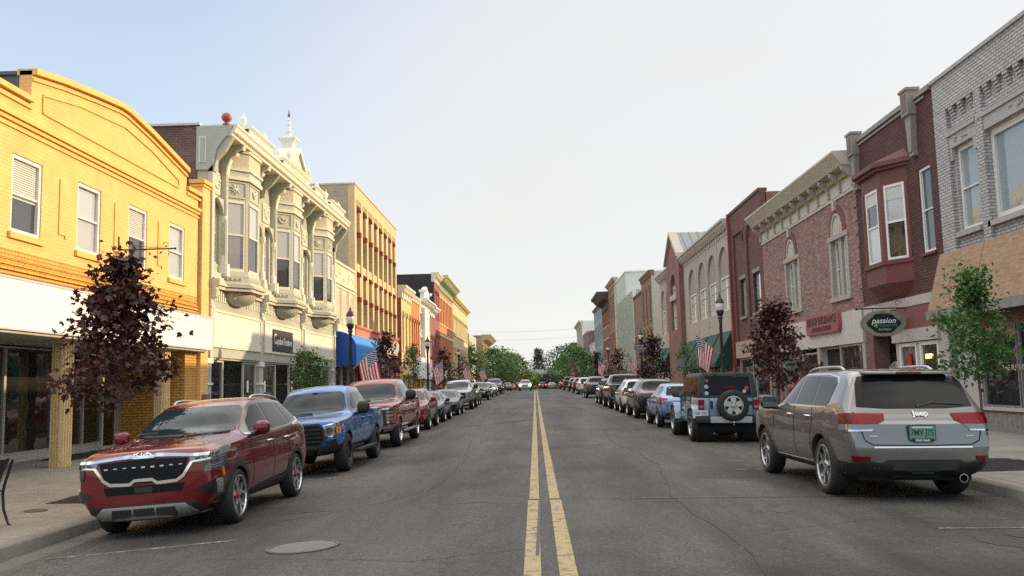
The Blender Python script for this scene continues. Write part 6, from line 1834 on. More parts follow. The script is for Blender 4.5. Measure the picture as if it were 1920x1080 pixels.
def pickup_stations(L, W, H, WB, fo, hood=1.13, nose=1.02, belt=1.22, cowl=1.05, rf=.40, rr=-.75, cab=-1.0, bed=1.22, zb=.36, wr=.66):
 w = W / 2 - .02; F = WB / 2 + fo; B = F - L; rz = H; re = H - .09
 st = []
 st.append((F, ring(zb + .08, w * .62, zb + .16, w * .78, .66, w * .78, nose - .08, w * .74, nose - .02, nose), [0, 0, 0, 0, 0, 0, -.02, -.02, -.02]))
 st.append((F - .06, ring(zb + .03, w * .80, zb + .12, w * .91, .66, w * .91, nose - .03, w * .82, nose + .04, nose + .06), None))
 st.append((F - .30, ring(zb, w * .90, zb + .1, w * .985, .68, w * .97, nose + .03, w * .83, nose + .10, nose + .12), None))
 st.append((WB / 2, ring(zb, w * .93, zb + .1, w, .70, w * .98, hood - .04, w * .82, hood + .05, hood + .075), None))
 st.append((cowl + .16, ring(zb, w * .93, zb + .1, w * .99, .72, w * .975, belt - .10, w * .82, hood + .08, hood + .10), None))
 st.append((cowl, ring(zb, w * .93, zb + .1, w * .99, .72, w * .975, belt - .07, w * .80, hood + .12, hood + .14), None))
 t = (cowl + rf) / 2
 st.append((t, ring(zb, w * .93, zb + .1, w * .99, .74, w * .972, belt - .03, (w * .80 + wr) / 2, (hood + .12 + re) / 2 + .02, (hood + .14 + rz) / 2 + .03), None))
 st.append((rf, ring(zb, w * .93, zb + .1, w * .99, .75, w * .97, belt, wr, re, rz - .03), None))
 st.append((rf - .3, ring(zb, w * .93, zb + .1, w * .99, .75, w * .97, belt, wr + .01, re + .03, rz), None))
 st.append((rr, ring(zb, w * .93, zb + .1, w * .99, .75, w * .97, belt, wr + .005, re + .02, rz - .01), None))
 st.append((rr - .14, ring(zb, w * .93, zb + .1, w * .99, .75, w * .97, belt, wr - .01, re - .04, rz - .07), None))
 st.append((cab + .03, ring(zb, w * .93, zb + .1, w * .99, .75, w * .97, bed + .01, w * .78, bed + .06, bed + .08), None))
 st.append((cab - .10, ring(zb, w * .93, zb + .1, w * .99, .75, w * .975, bed - .03, w * .90, bed + .01, bed - .02), None))
 st.append((-WB / 2, ring(zb, w * .93, zb + .1, w, .76, w * .98, bed - .03, w * .90, bed + .015, bed - .02), None))
 st.append((B + .22, ring(zb + .04, w * .92, zb + .12, w * .985, .76, w * .965, bed - .03, w * .89, bed + .015, bed - .02), None))
 st.append((B + .05, ring(zb + .12, w * .88, zb + .2, w * .955, .76, w * .94, bed - .05, w * .86, bed - .005, bed - .02), None))
 st.append((B, ring(zb + .18, w * .84, zb + .24, w * .91, .76, w * .90, bed - .12, w * .82, bed - .06, bed - .06), None))
 return st
def arc(cx, cy, r, a0, a1, n=8, ry=None):
 return [(cx + r * math.cos(R(a0 + (a1 - a0) * i / n)), cy + (ry or r) * math.sin(R(a0 + (a1 - a0) * i / n))) for i in range(n + 1)]
def rrect(x0, x1, y0, y1, r=.03):
 return arc(x1 - r, y0 + r, r, -90, 0, 3) + arc(x1 - r, y1 - r, r, 0, 90, 3) + arc(x0 + r, y1 - r, r, 90, 180, 3) + arc(x0 + r, y0 + r, r, 180, 270, 3)
def ground_pose(x, y, rz):
 """height of the road under a car"""
 return (x, y, road_z(x, y))
def settle(car, x, y):
 """tilt the car with the road under its four wheels"""
 zl = road_z(x - .8, y); zr = road_z(x + .8, y); zf = road_z(x, y + 1.4); zb_ = road_z(x, y - 1.4)
 roll = math.atan2(zl - zr, 1.6); pitch = math.atan2(zf - zb_, 2.8)
 mwp = Matrix.Rotation(car.root.rotation_euler[2], 4, 'Z')
 tilt = Matrix.Rotation(pitch, 4, 'X') @ Matrix.Rotation(roll, 4, 'Y')
 car.root.rotation_euler = (tilt @ mwp).to_euler()
 car.root.location = (x, y, (zl + zr + zf + zb_) / 4)
# ------------------------------------------------------------------ the red crossover in front on the left
def red_crossover():
 x, y = -4.72, 12.95
 c = Car('parked_crossover', 'glossy dark red crossover with black and silver grille, first in the left row', (x, y, 0), R(180 - .6), 'car', None)
 P = paint('garnet red paint', (.135, .004, .007), .35, .28)
 WBh = 1.335
 st = wagon_stations(4.38, 1.80, 1.645, 2.67, .85, hood=1.065, nose=.985, belt=1.12, cowl=.86, rf=.14, rr=-1.50, slope=.46, zb=.22, wr=.60, noser=.87)
 c.zmap = lambda z: .21 + (z - .21) * 1.12
 c.body(st, P, [(WBh, .385, .52, 1.1), (-WBh, .385, .52, 1.1)], crease_rows=(3, 5, 6), crease=.5, R_in=.345)
 c.wheels(WBh, -WBh, .768, .345, .225, .258, 5, C_rim, style='y', spw=.075, hub=mat('red hub ring', (.3, .02, .02), .3), hr=.5)
 c.patch('windscreen', 'F', [(-.72, 1.175), (-.40, 1.15), (.40, 1.15), (.72, 1.175), (.62, 1.45), (.54, 1.515), (0, 1.53), (-.54, 1.515), (-.62, 1.45)], C_wind, .004)
 c.patch('rear_window', 'B', [(-.62, 1.16), (.62, 1.16), (.50, 1.44), (-.50, 1.44)], C_glass, .005)
 c.side('window_trim', [(.90, 1.115), (.74, 1.25), (.46, 1.41), (.16, 1.52), (-.4, 1.56), (-1.15, 1.55), (-1.46, 1.50), (-1.78, 1.29), (-1.74, 1.22), (-1.2, 1.14), (-.3, 1.115)], C_gloss, .003)
 for pts in ([(.66, 1.14), (.54, 1.29), (.14, 1.49), (-.14, 1.515), (-.17, 1.14)], [(-.24, 1.14), (-.22, 1.52), (-.92, 1.52), (-1.10, 1.165)], [(-1.17, 1.175), (-1.02, 1.515), (-1.36, 1.495), (-1.68, 1.29), (-1.62, 1.235)]):
  c.side('side_window', pts, C_glass, .007)
 c.line('chrome_strip', 'R', [(.88, 1.11), (-.3, 1.108), (-1.2, 1.135), (-1.76, 1.215), (-1.81, 1.29), (-1.48, 1.515)], .022, C_chrome, .008, both=True)
 c.patch('scuttle', 'T', [(-.66, .78), (.66, .78), (.60, .90), (0, .94), (-.60, .90)], C_black, .004)
 c.patch('grille', 'F', [(-.55, .845), (0, .865), (.55, .845), (.48, .65), (.41, .61), (-.41, .61), (-.48, .65)], C_grille, .010)
 for k in range(9):
  c.patch('grille_stud', 'F', rrect(-.46 + k * .115 - .025, -.46 + k * .115 + .025, .775 + .004 * math.cos(k), .79, .006), C_silver, .016, skirt=.01)
 c.line('chrome_strip', 'F', [(-.86, .865), (-.60, .868), (-.16, .90), (-.12, .885), (.12, .885), (.16, .90), (.60, .868), (.86, .865)], .03, C_chrome, .016)
 c.line('chrome_strip', 'F', [(-.60, .80), (-.49, .66), (-.41, .615), (-.17, .605), (-.11, .645), (.11, .645), (.17, .605), (.41, .615), (.49, .66), (.60, .80)], .034, C_chrome, .018)
 c.patch('lower_grille', 'F', [(-.50, .585), (.50, .585), (.46, .50), (-.46, .50)], C_grille, .010)
 c.patch('radar_panel', 'F', rrect(-.11, .11, .51, .57, .01), C_black, .016)
 c.patch('bumper_base', 'F', [(-.82, .30), (-.60, .385), (.60, .385), (.82, .30), (.72, .2), (-.72, .2)], C_black, .018)
 c.patch('skid_plate', 'F', [(-.66, .20), (-.60, .30), (-.50, .372), (.50, .372), (.60, .30), (.66, .20), (.55, .235), (-.55, .235)], C_silver, .034)
 for a, b in ((-.40, -.16), (-.13, .13), (.16, .40)):
  c.patch('skid_slot', 'F', [(a, .265), (b, .265), (b * .96, .345), (a * .96, .345)], C_gloss, .040)
 for vv in (28,):
  hl = c.pair('headlight', vv, [(.19, .865), (.44, .89), (.76, .955), (.70, .85), (.62, .815), (.30, .79), (.22, .79)], C_lens, .010)
  c.pair('headlight_eye', vv, [(.34, .785), (.60, .81), (.68, .845), (.66, .73), (.58, .70), (.36, .68)], C_lensd, .012)
  for k in range(4):
   c.pair('light_bar', vv, [(.27 + k * .075, .835 + k * .014), (.325 + k * .075, .845 + k * .014), (.30 + k * .075, .815 + k * .012), (.255 + k * .075, .808 + k * .012)], C_gloss, .013, skirt=.008)
  c.pair('light_bar', vv, [(.22, .79), (.68, .84), (.69, .856), (.22, .806)], C_chrome, .015, skirt=.01)
  c.pair('light_bar', vv, [(.40, .735), (.56, .745), (.56, .757), (.40, .747)], C_silver, .016, skirt=.01)
  c.pair('light_bar', vv, [(.40, .71), (.55, .72), (.55, .732), (.40, .722)], C_silver, .016, skirt=.01)
  c.pair('fog_recess', vv, [(.24, .50), (.52, .62), (.60, .60), (.60, .42), (.52, .40), (.40, .46)], C_gloss, .020)
  c.pair('fog_lamp', vv, rrect(.48, .57, .44, .59, .02), C_silver, .028)
  for k in range(3): c.pair('fog_lens', vv, rrect(.495, .555, .455 + k * .045, .49 + k * .045, .008), C_lens, .034, skirt=.01)
 c.side('side_marker', [(1.79, .66), (1.83, .78), (1.87, .78), (1.85, .64)], C_amber, .010)
 b = MB()
 def stroke(a, bb):
  p, n1 = c.hit('F', -a[0], a[1], .012); q, n2 = c.hit('F', -bb[0], bb[1], .012); b.tube([p, q], .0065, 6)
 zb = .895; h = .030
 for a, bb in (((-.125, 0), (-.125, 1)), ((-.125, .42), (-.075, 1)), ((-.10, .6), (-.06, 0)), ((-.03, 0), (-.03, 1)), ((-.03, 0), (.04, 1)), ((.04, 1), (.04, 0)), ((.04, 1), (.115, 0))):
  stroke((a[0], zb + a[1] * h), (bb[0], zb + bb[1] * h))
 b.build('badge', C_chrome, c.root, local=True, smooth=40)
 c.arch_trim(WBh, .345, .375, .45, C_black, .014); c.arch_trim(-WBh, .345, .375, .45, C_black, .014)
 c.side('sill_cladding', [(.93, .20), (.93, .37), (.55, .41), (-.55, .45), (-.93, .47), (-.93, .20)], C_black, .014)
 c.line('shut_line', 'R', [(.80, 1.05), (.74, .8), (.72, .42)], .012, C_well, .0025, both=True)
 c.line('shut_line', 'R', [(-.20, 1.06), (-.22, .8), (-.20, .43)], .012, C_well, .0025, both=True)
 c.line('shut_line', 'R', [(-1.0, 1.07), (-1.02, .9), (-.94, .72), (-.90, .46)], .012, C_well, .0025, both=True)
 c.line('shut_line', 'R', [(1.15, 1.0), (1.3, .93), (1.75, .88)], .010, C_well, .0025, both=True)
 c.handles((-.02, -.86), .97, C_chrome)
 c.mirror(.66, 1.175, P, x=.99, size=(.115, .135, .09), stalk=C_black)
 c.rail(.565, -.1, -1.45, C_silver, .045, .02)
 c.line('wiper', 'F', [(-.05, 1.155), (.55, 1.17)], .02, C_black, .014); c.line('wiper', 'F', [(-.62, 1.17), (-.10, 1.16)], .02, C_black, .014)
 mm = MB(); p, n_ = c.hit('T', 0, .03, 0); mm.obox((0, .28, 1.46), (1, 0, 0), (0, 1, 0), (0, 0, 1), .11, .02, .035); mm.build('inner_mirror', C_black, c.root, local=True)
 settle(c, x, y)
red_crossover()
def blue_pickup():
 x, y = -4.78, 20.1
 c = Car('pickup_truck', 'bright blue pickup truck with black grille and black bumper behind the red crossover', (x, y, 0), R(180), 'pickup truck')
 P = paint('bright blue paint', (.003, .12, .37), .2, .28)
 a = 1.63
 c.body(pickup_stations(5.40, 1.89, 1.83, 3.26, .93, hood=1.10, nose=1.02, belt=1.21, cowl=1.00, rf=.36, rr=-.80, cab=-1.08, bed=1.23, zb=.38, wr=.64), P, [(a, .45, .5, 1.2), (-a, .45, .5, 1.2)], crease_rows=(3, 5, 6), crease=.55, R_in=.39)
 c.wheels(a, -a, .785, .39, .265, .245, 6, C_rimd, style='spoke', spw=.08)
 c.patch('windscreen', 'F', [(-.76, 1.24), (-.4, 1.215), (.4, 1.215), (.76, 1.24), (.64, 1.60), (.56, 1.655), (0, 1.67), (-.56, 1.655), (-.64, 1.60)], C_wind, .004)
 c.side('window_trim', [(.93, 1.235), (.70, 1.42), (.36, 1.63), (.2, 1.665), (-.78, 1.665), (-.98, 1.55), (-1.02, 1.235)], C_gloss, .003)
 for pts in ([(.72, 1.26), (.66, 1.36), (.30, 1.60), (.0, 1.63), (-.02, 1.26)], [(-.10, 1.26), (-.08, 1.63), (-.74, 1.63), (-.90, 1.53), (-.94, 1.26)]):
  c.side('side_window', pts, C_glass, .007)
 c.patch('grille', 'F', [(-.52, 1.0), (.52, 1.0), (.60, .93), (.60, .70), (.52, .60), (-.52, .60), (-.60, .70), (-.60, .93)], C_grille, .012)
 c.line('grille_frame', 'F', [(-.53, 1.01), (.53, 1.01), (.615, .935), (.615, .69), (.53, .59), (-.53, .59), (-.615, .69), (-.615, .935), (-.53, 1.01)], .035, C_black, .022)
 for z in (.68, .76, .84, .92): c.line('grille_bar', 'F', [(-.56, z), (.56, z)], .03, C_black, .022)
 c.badge('badge', 'GMC', 'F', .0, .83, .16, mat('red badge', (.42, .03, .03), .3, var=0), .03, bold=.008, sx=1.25)
 vv = 18
 c.pair('headlight', vv, [(.40, .99), (.62, 1.015), (.75, 1.02), (.76, .80), (.60, .755), (.41, .755)], C_chrome, .012)
 c.pair('headlight_lens', vv, [(.42, .975), (.60, .995), (.61, .775), (.43, .775)], C_lens, .016)
 c.pair('headlight_reflector', vv, arc(.51, .88, .07, 0, 330, 11), C_lensd, .020, skirt=.008)
 c.pair('turn_lamp', vv, [(.635, .94), (.745, .95), (.75, .83), (.64, .82)], C_amber, .018)
 c.patch('bumper', 'F', [(-.86, .58), (.86, .58), (.86, .38), (.74, .30), (-.74, .30), (-.86, .38)], C_black, .022)
 c.patch('lower_intake', 'F', [(-.50, .53), (.50, .53), (.42, .40), (-.42, .40)], C_grille, .030)
 c.pair('fog_recess', vv, [(.42, .68), (.62, .71), (.66, .60), (.62, .50), (.44, .52)], C_black, .018)
 c.pair('bumper_corner', 62, [(.40, .57), (.78, .60), (.78, .42), (.42, .36)], C_black, .015)
 c.arch_trim(a, .39, .44, .49, C_black, .010); c.arch_trim(-a, .39, .44, .49, C_black, .010)
 for pts in ([(.88, 1.2), (.84, .8), (.82, .5)], [(-.06, 1.22), (-.08, .9), (-.06, .5)], [(-1.0, 1.22), (-1.02, .9), (-.98, .5)], [(-1.12, 1.2), (-1.13, .9), (-1.13, .5)]):
  c.line('shut_line', 'R', pts, .014, C_well, .0025, both=True)
 c.handles((.06, -.88), 1.04, P)
 c.mirror(.70, 1.27, C_black, x=1.08, size=(.14, .19, .10))
 for sg in (1, -1):
  b = MB(); b.box(min(sg * .88, sg * 1.02), max(sg * .88, sg * 1.02), -1.02, 1.05, .34, .40); b.build('side_step', C_black, c.root, local=True, bevel=.015)
 c.line('wiper', 'F', [(-.05, 1.225), (.6, 1.24)], .022, C_black, .014)
 c.patch('bed_cover', 'T', [(-.78, -1.2), (.78, -1.2), (.76, -2.7), (-.76, -2.7)], C_black, .012)
 mm = MB(); mm.obox((0, .55, 1.60), (1, 0, 0), (0, 1, 0), (0, 0, 1), .05, .03, .07); mm.build('sensor', C_black, c.root, local=True)
 settle(c, x, y)
blue_pickup()
def red_pickup():
 x, y = -4.88, 27.55
 c = Car('pickup_truck', 'large red pickup truck with chrome bumper parked behind the blue pickup', (x, y, 0), R(180), 'pickup truck')
 P = paint('candy red paint', (.22, .007, .013), .3, .28)
 a = 1.845
 c.body(pickup_stations(5.89, 2.03, 2.02, 3.69, .95, hood=1.26, nose=1.17, belt=1.35, cowl=1.12, rf=.45, rr=-1.0, cab=-1.25, bed=1.38, zb=.42, wr=.70), P, [(a, .47, .5, 1.2), (-a, .47, .5, 1.2)], crease_rows=(3, 5, 6), crease=.55, R_in=.41)
 c.wheels(a, -a, .85, .41, .275, .26, 6, C_chrome, style='spoke', spw=.09)
 c.patch('windscreen', 'F', [(-.82, 1.40), (-.4, 1.37), (.4, 1.37), (.82, 1.40), (.70, 1.76), (.6, 1.83), (0, 1.845), (-.6, 1.83), (-.70, 1.76)], C_wind, .004)
 c.side('window_trim', [(1.05, 1.385), (.80, 1.58), (.44, 1.80), (.3, 1.84), (-1.0, 1.84), (-1.18, 1.72), (-1.22, 1.385)], C_gloss, .003)
 for pts in ([(.84, 1.41), (.78, 1.52), (.38, 1.77), (.02, 1.80), (.0, 1.41)], [(-.08, 1.41), (-.06, 1.80), (-.96, 1.80), (-1.12, 1.70), (-1.15, 1.41)]):
  c.side('side_window', pts, C_glass, .007)
 c.patch('grille', 'F', [(-.64, 1.10), (.64, 1.10), (.62, .74), (-.62, .74)], C_grille, .012)
 for z in (.80, .90, 1.0): c.line('grille_bar', 'F', [(-.6, z), (.6, z)], .05, C_silver, .022)
 vv = 16
 c.pair('headlight_surround', vv, [(.40, 1.12), (.80, 1.13), (.80, .72), (.42, .70)], C_chrome, .014)
 c.pair('headlight', vv, [(.43, 1.09), (.77, 1.10), (.77, .76), (.45, .74)], C_lensd, .018)
 for z in (.79, .89, .99): c.pair('light_bar', vv, rrect(.55, .74, z, z + .05, .01), C_amber if z == .89 else C_lens, .024)
 c.patch('bumper', 'F', [(-.93, .66), (-.50, .62), (.50, .62), (.93, .66), (.93, .46), (.8, .38), (-.8, .38), (-.93, .46)], C_chrome, .03)
 c.patch('lower_intake', 'F', [(-.66, .56), (.66, .56), (.58, .42), (-.58, .42)], C_grille, .04)
 c.pair('bumper_corner', 55, [(.46, .66), (.74, .66), (.74, .50), (.48, .42)], C_chrome, .02)
 c.pair('fog_lamp', vv, rrect(.56, .72, .53, .60, .02), C_lens, .05)
 c.arch_trim(a, .41, .46, .51, P, .016); c.arch_trim(-a, .41, .46, .51, P, .016)
 for pts in ([(.98, 1.35), (.95, .9), (.95, .55)], [(-.04, 1.37), (-.05, 1), (-.04, .55)], [(-1.2, 1.37), (-1.22, 1), (-1.1, .55)], [(-1.30, 1.35), (-1.3, 1), (-1.3, .55)]):
  c.line('shut_line', 'R', pts, .015, C_well, .0025, both=True)
 c.handles((.10, -1.05), 1.20, C_black)
 c.mirror(.80, 1.45, C_black, x=1.20, size=(.16, .21, .11))
 for sg in (1, -1):
  b = MB(); b.box(min(sg * .92, sg * 1.06), max(sg * .92, sg * 1.06), -1.2, 1.25, .38, .44); b.build('side_step', C_silver, c.root, local=True, bevel=.015)
 c.patch('bed_cover', 'T', [(-.84, -1.4), (.84, -1.4), (.82, -2.85), (-.82, -2.85)], C_black, .012)
 c.line('wiper', 'F', [(-.05, 1.385), (.65, 1.40)], .022, C_black, .014)
 settle(c, x, y)
 return c
red_pickup()
# ------------------------------------------------------------------ plainer cars farther along, built once per kind and then copied
def crossover_front(label, x, y, P, L=4.65, W=1.84, H=1.64, WB=2.72, rim=C_rim, name='parked_crossover', cat='car', rot=180, group=None, grille_m=None, chrome=True, rails=True):
 c = Car(name, label, (x, y, 0), R(rot), cat, group); c.grid = .12
 a = WB / 2; k = H / 1.60
 st = wagon_stations(L, W, H, WB, .92, hood=1.0 * k, nose=.90 * k, belt=1.09 * k, cowl=.86, rf=.14, rr=-1.45, slope=.5, zb=.24, wr=.58, noser=.70)
 c.body(st, P, [(a, .40, .5, 1.2), (-a, .40, .5, 1.2)], crease_rows=(3, 5, 6), crease=.5, R_in=.36)
 c.wheels(a, -a, W / 2 - .115, .36, .23, .25, 5, rim, style='double', spw=.08)
 z = lambda v: v * k
 c.patch('windscreen', 'F', [(-.72, z(1.12)), (0, z(1.095)), (.72, z(1.12)), (.60, z(1.44)), (.5, z(1.49)), (-.5, z(1.49)), (-.60, z(1.44))], C_wind, .004)
 c.patch('rear_window', 'B', [(-.62, z(1.18)), (.62, z(1.18)), (.50, z(1.44)), (-.50, z(1.44))], C_glass, .005)
 c.side('side_window', [(.70, z(1.115)), (.55, z(1.26)), (.15, z(1.475)), (-.16, z(1.50)), (-.19, z(1.115))], C_glass, .006)
 c.side('side_window', [(-.26, z(1.115)), (-.24, z(1.50)), (-.95, z(1.50)), (-1.1, z(1.14))], C_glass, .006)
 c.side('side_window', [(-1.17, z(1.15)), (-1.03, z(1.50)), (-1.36, z(1.48)), (-1.70, z(1.28)), (-1.62, z(1.19))], C_glass, .006)
 c.patch('grille', 'F', [(-.46, z(.85)), (.46, z(.85)), (.52, z(.76)), (.34, z(.60)), (-.34, z(.60)), (-.52, z(.76))], C_grille, .012)
 if chrome:
  c.line('grille_frame', 'F', [(-.54, z(.83)), (-.52, z(.75)), (-.33, z(.59)), (.33, z(.59)), (.52, z(.75)), (.54, z(.83))], .05, C_chrome, .02)
  c.line('grille_frame', 'F', [(-.46, z(.755)), (.46, z(.755))], .03, C_chrome, .02)
 c.patch('lower_intake', 'F', [(-.66, .46), (.66, .46), (.56, .28), (-.56, .28)], C_grille, .012)
 c.pair('headlight', 30, [(.18, z(.80)), (.40, z(.90)), (.66, z(.945)), (.58, z(.83)), (.36, z(.77))], C_lens, .012)
 c.pair('fog_lamp', 30, [(.38, .58), (.54, .62), (.54, .48), (.42, .46)], C_silver, .014)
 c.arch_trim(a, .36, .39, .43, C_black, .010); c.arch_trim(-a, .36, .39, .43, C_black, .010)
 c.side('sill_cladding', [(.95, .22), (.95, .36), (-.95, .40), (-.95, .22)], C_black, .012)
 for pts in ([(.80, z(1.07)), (.76, .45)], [(-.22, z(1.08)), (-.22, .45)], [(-1.05, z(1.08)), (-.95, .7), (-.92, .48)]): c.line('shut_line', 'R', pts, .014, C_well, .0025, both=True, step=.15)
 c.handles((-.02, -.86), z(.95), P); c.mirror(.66, z(1.14), P, x=W / 2 + .1)
 if rails: c.rail(.56, -.1, -1.4, C_silver, .04, .018)
 c.pair('taillight', 155, [(.28, z(.98)), (.62, z(1.02)), (.62, z(.86)), (.30, z(.86))], C_red, .012)
 c.patch('number_plate', 'B', rrect(-.16, .16, z(.78), z(.78) + .15, .01), C_plate, .014)
 c.patch('rear_bumper', 'B', [(-.82, .48), (.82, .48), (.74, .26), (-.74, .26)], C_black, .012)
 settle(c, x, y)
 return c
def saloon(label, x, y, P, L=4.90, W=1.85, H=1.46, WB=2.83, rim=C_rim, rot=180, name='parked_saloon', group=None):
 c = Car(name, label, (x, y, 0), R(rot), 'car', group); c.grid = .12
 a = WB / 2
 st = wagon_stations(L, W, H, WB, .95, hood=.88, nose=.74, belt=.965, cowl=.92, rf=.10, rr=-.95, slope=.85, zb=.20, wr=.545, noser=.68, deck=1.05)
 c.body(st, P, [(a, .375, .5, 1.2), (-a, .375, .5, 1.2)], crease_rows=(3, 5, 6), crease=.5, R_in=.335)
 c.wheels(a, -a, W / 2 - .115, .335, .22, .235, 5, rim, style='double', spw=.075)
 c.patch('windscreen', 'F', [(-.70, 1.0), (0, .98), (.70, 1.0), (.56, 1.30), (.46, 1.345), (-.46, 1.345), (-.56, 1.30)], C_wind, .004)
 c.patch('rear_window', 'B', [(-.60, 1.10), (.60, 1.10), (.48, 1.34), (-.48, 1.34)], C_glass, .004)
 c.side('side_window', [(.74, .995), (.50, 1.16), (.12, 1.32), (-.18, 1.345), (-.2, .995)], C_glass, .006)
 c.side('side_window', [(-.26, .995), (-.25, 1.345), (-.85, 1.33), (-1.25, 1.17), (-1.38, 1.06), (-1.1, 1.0)], C_glass, .006)
 c.patch('grille', 'F', [(-.42, .66), (.42, .66), (.46, .56), (.3, .44), (-.3, .44), (-.46, .56)], C_grille, .012)
 c.line('grille_bar', 'F', [(-.44, .60), (.44, .60)], .03, C_chrome, .02)
 c.patch('lower_intake', 'F', [(-.6, .36), (.6, .36), (.52, .25), (-.52, .25)], C_grille, .012)
 c.pair('headlight', 30, [(.16, .64), (.40, .73), (.68, .79), (.62, .68), (.36, .62)], C_lens, .012)
 c.pair('taillight', 155, [(.28, .92), (.62, .96), (.62, .80), (.30, .80)], C_red, .012)
 for pts in ([(.84, .96), (.80, .36)], [(-.23, .98), (-.23, .36)], [(-1.1, .99), (-1.0, .7), (-.96, .40)]): c.line('shut_line', 'R', pts, .013, C_well, .0025, both=True, step=.15)
 c.line('chrome_strip', 'R', [(.8, .985), (-1.1, .99)], .018, C_chrome, .007, both=True, step=.2)
 c.handles((-.02, -.95), .85, P); c.mirror(.66, 1.0, P, x=W / 2 + .08, size=(.10, .11, .08))
 settle(c, x, y)
 return c
def recolour(c, pm):
 """give a copied car its own paint"""
 for ch in c.children:
  base = ch.name.split('.')[0]
  if base in ('body', 'mirror', 'door_handle', 'arch_trim') and ch.material_slots and ch.material_slots[0].material.name.endswith('paint'):
   ch.material_slots[0].link = 'OBJECT'; ch.material_slots[0].material = pm
def car_copy(c, label, x, y, P, rot=180, group=None, scale=None):
 r = copy_tree(c.root); r['label'] = label
 r.rotation_euler = (0, 0, R(rot)); r.location = (x, y, road_z(x, y))
 if scale: r.scale = scale
 if group: r['group'] = group
 recolour(r, P); return r
P_white = paint('white car paint', (.62, .62, .61), .0, .35)
P_black = paint('black car paint', (.008, .008, .009), .2, .30)
P_silver = paint('silver car paint', (.36, .36, .365), .75, .32)
P_grey = paint('graphite car paint', (.06, .062, .068), .6, .32)
P_navy = paint('navy car paint', (.012, .022, .07), .5, .32)
P_dark = paint('dark green grey car paint', (.022, .024, .024), .5, .32)
P_cherry = paint('cherry red car paint', (.27, .008, .016), .3, .3)
P_rust = paint('burnt red car paint', (.30, .05, .025), .4, .35)
LG = 'cars parked along the left kerb'; RG = 'cars parked along the right kerb'
cx1 = crossover_front('cherry red crossover with chrome framed grille behind the big red pickup', -5.05, 36.2, P_cherry, group=LG)
s1 = saloon('navy blue saloon parked behind the cherry red crossover', -5.1, 42.6, P_navy, group=LG)
car_copy(s1, 'glossy black saloon behind the navy saloon', -5.05, 49.6, P_black, group=LG)
def far_pickup(label, x, y, P, rot=180, group=None, H=1.93):
 c = Car('pickup_truck', label, (x, y, 0), R(rot), 'pickup truck', group); c.grid = .14
 a = 1.82
 c.body(pickup_stations(5.85, 2.03, H, 3.64, .95, hood=1.24, nose=1.15, belt=1.33, cowl=1.12, rf=.45, rr=-1.0, cab=-1.25, bed=1.36, zb=.42, wr=.69), P, [(a, .46, .5, 1.2), (-a, .46, .5, 1.2)], crease_rows=(3, 5, 6), crease=.55, R_in=.41)
 c.wheels(a, -a, .88, .41, .27, .25, 6, C_rim, spw=.09)
 c.patch('windscreen', 'F', [(-.82, 1.38), (0, 1.35), (.82, 1.38), (.70, 1.74), (.6, 1.80), (-.6, 1.80), (-.70, 1.74)], C_wind, .004)
 c.patch('rear_window', 'B', [(-.72, 1.44), (.72, 1.44), (.64, 1.78), (-.64, 1.78)], C_glass, .006)
 for pts in ([(.84, 1.39), (.78, 1.50), (.38, 1.75), (.02, 1.78), (.0, 1.39)], [(-.08, 1.39), (-.06, 1.78), (-.96, 1.78), (-1.12, 1.68), (-1.15, 1.39)]): c.side('side_window', pts, C_glass, .006)
 c.patch('grille', 'F', [(-.64, 1.08), (.64, 1.08), (.62, .74), (-.62, .74)], C_grille, .012)
 for z in (.82, .94): c.line('grille_bar', 'F', [(-.6, z), (.6, z)], .06, C_chrome, .022)
 c.pair('headlight', 16, [(.46, 1.09), (.80, 1.10), (.80, .80), (.47, .78)], C_lens, .014)
 c.patch('bumper', 'F', [(-.93, .66), (.93, .66), (.93, .46), (.8, .40), (-.8, .40), (-.93, .46)], C_chrome, .03)
 c.pair('taillight', 165, [(.66, 1.24), (.80, 1.24), (.80, .90), (.67, .90)], C_red, .014)
 c.patch('rear_bumper', 'B', [(-.9, .68), (.9, .68), (.9, .52), (-.9, .52)], C_chrome, .04)
 c.patch('number_plate', 'B', rrect(-.16, .16, .70, .85, .01), C_plate, .02)
 c.patch('bed_cover', 'T', [(-.84, -1.4), (.84, -1.4), (.82, -2.8), (-.82, -2.8)], C_black, .012)
 c.line('shut_line', 'R', [(-.04, 1.37), (-.04, .55)], .015, C_well, .0025, both=True, step=.2); c.line('shut_line', 'R', [(-1.3, 1.35), (-1.3, .55)], .015, C_well, .0025, both=True, step=.2)
 c.mirror(.80, 1.43, C_black, x=1.18, size=(.15, .2, .11)); c.handles((.10, -1.05), 1.2, P)
 settle(c, x, y); return c
pk = far_pickup('silver pickup truck with chrome bumper, the pale one amid the dark left row', -4.95, 58.3, P_silver, group=LG)
car_copy(cx1, 'dark grey crossover just behind the silver pickup', -5.0, 66.0, P_grey, group=LG)
car_copy(cx1, 'black crossover with chrome grille, second behind the silver pickup', -4.95, 79.5, P_black, group=LG)
car_copy(cx1, 'white crossover farther down the left row', -5.0, 88.5, P_white, group=LG, scale=(.98, .98, .96))
car_copy(s1, 'silver saloon in the far part of the left row', -5.0, 97, P_silver, group=LG)
car_copy(pk, 'graphite pickup truck near the far end of the left row', -4.95, 107, P_grey, group=LG)
car_copy(cx1, 'navy crossover last before the left trees', -5.0, 117, P_navy, group=LG)
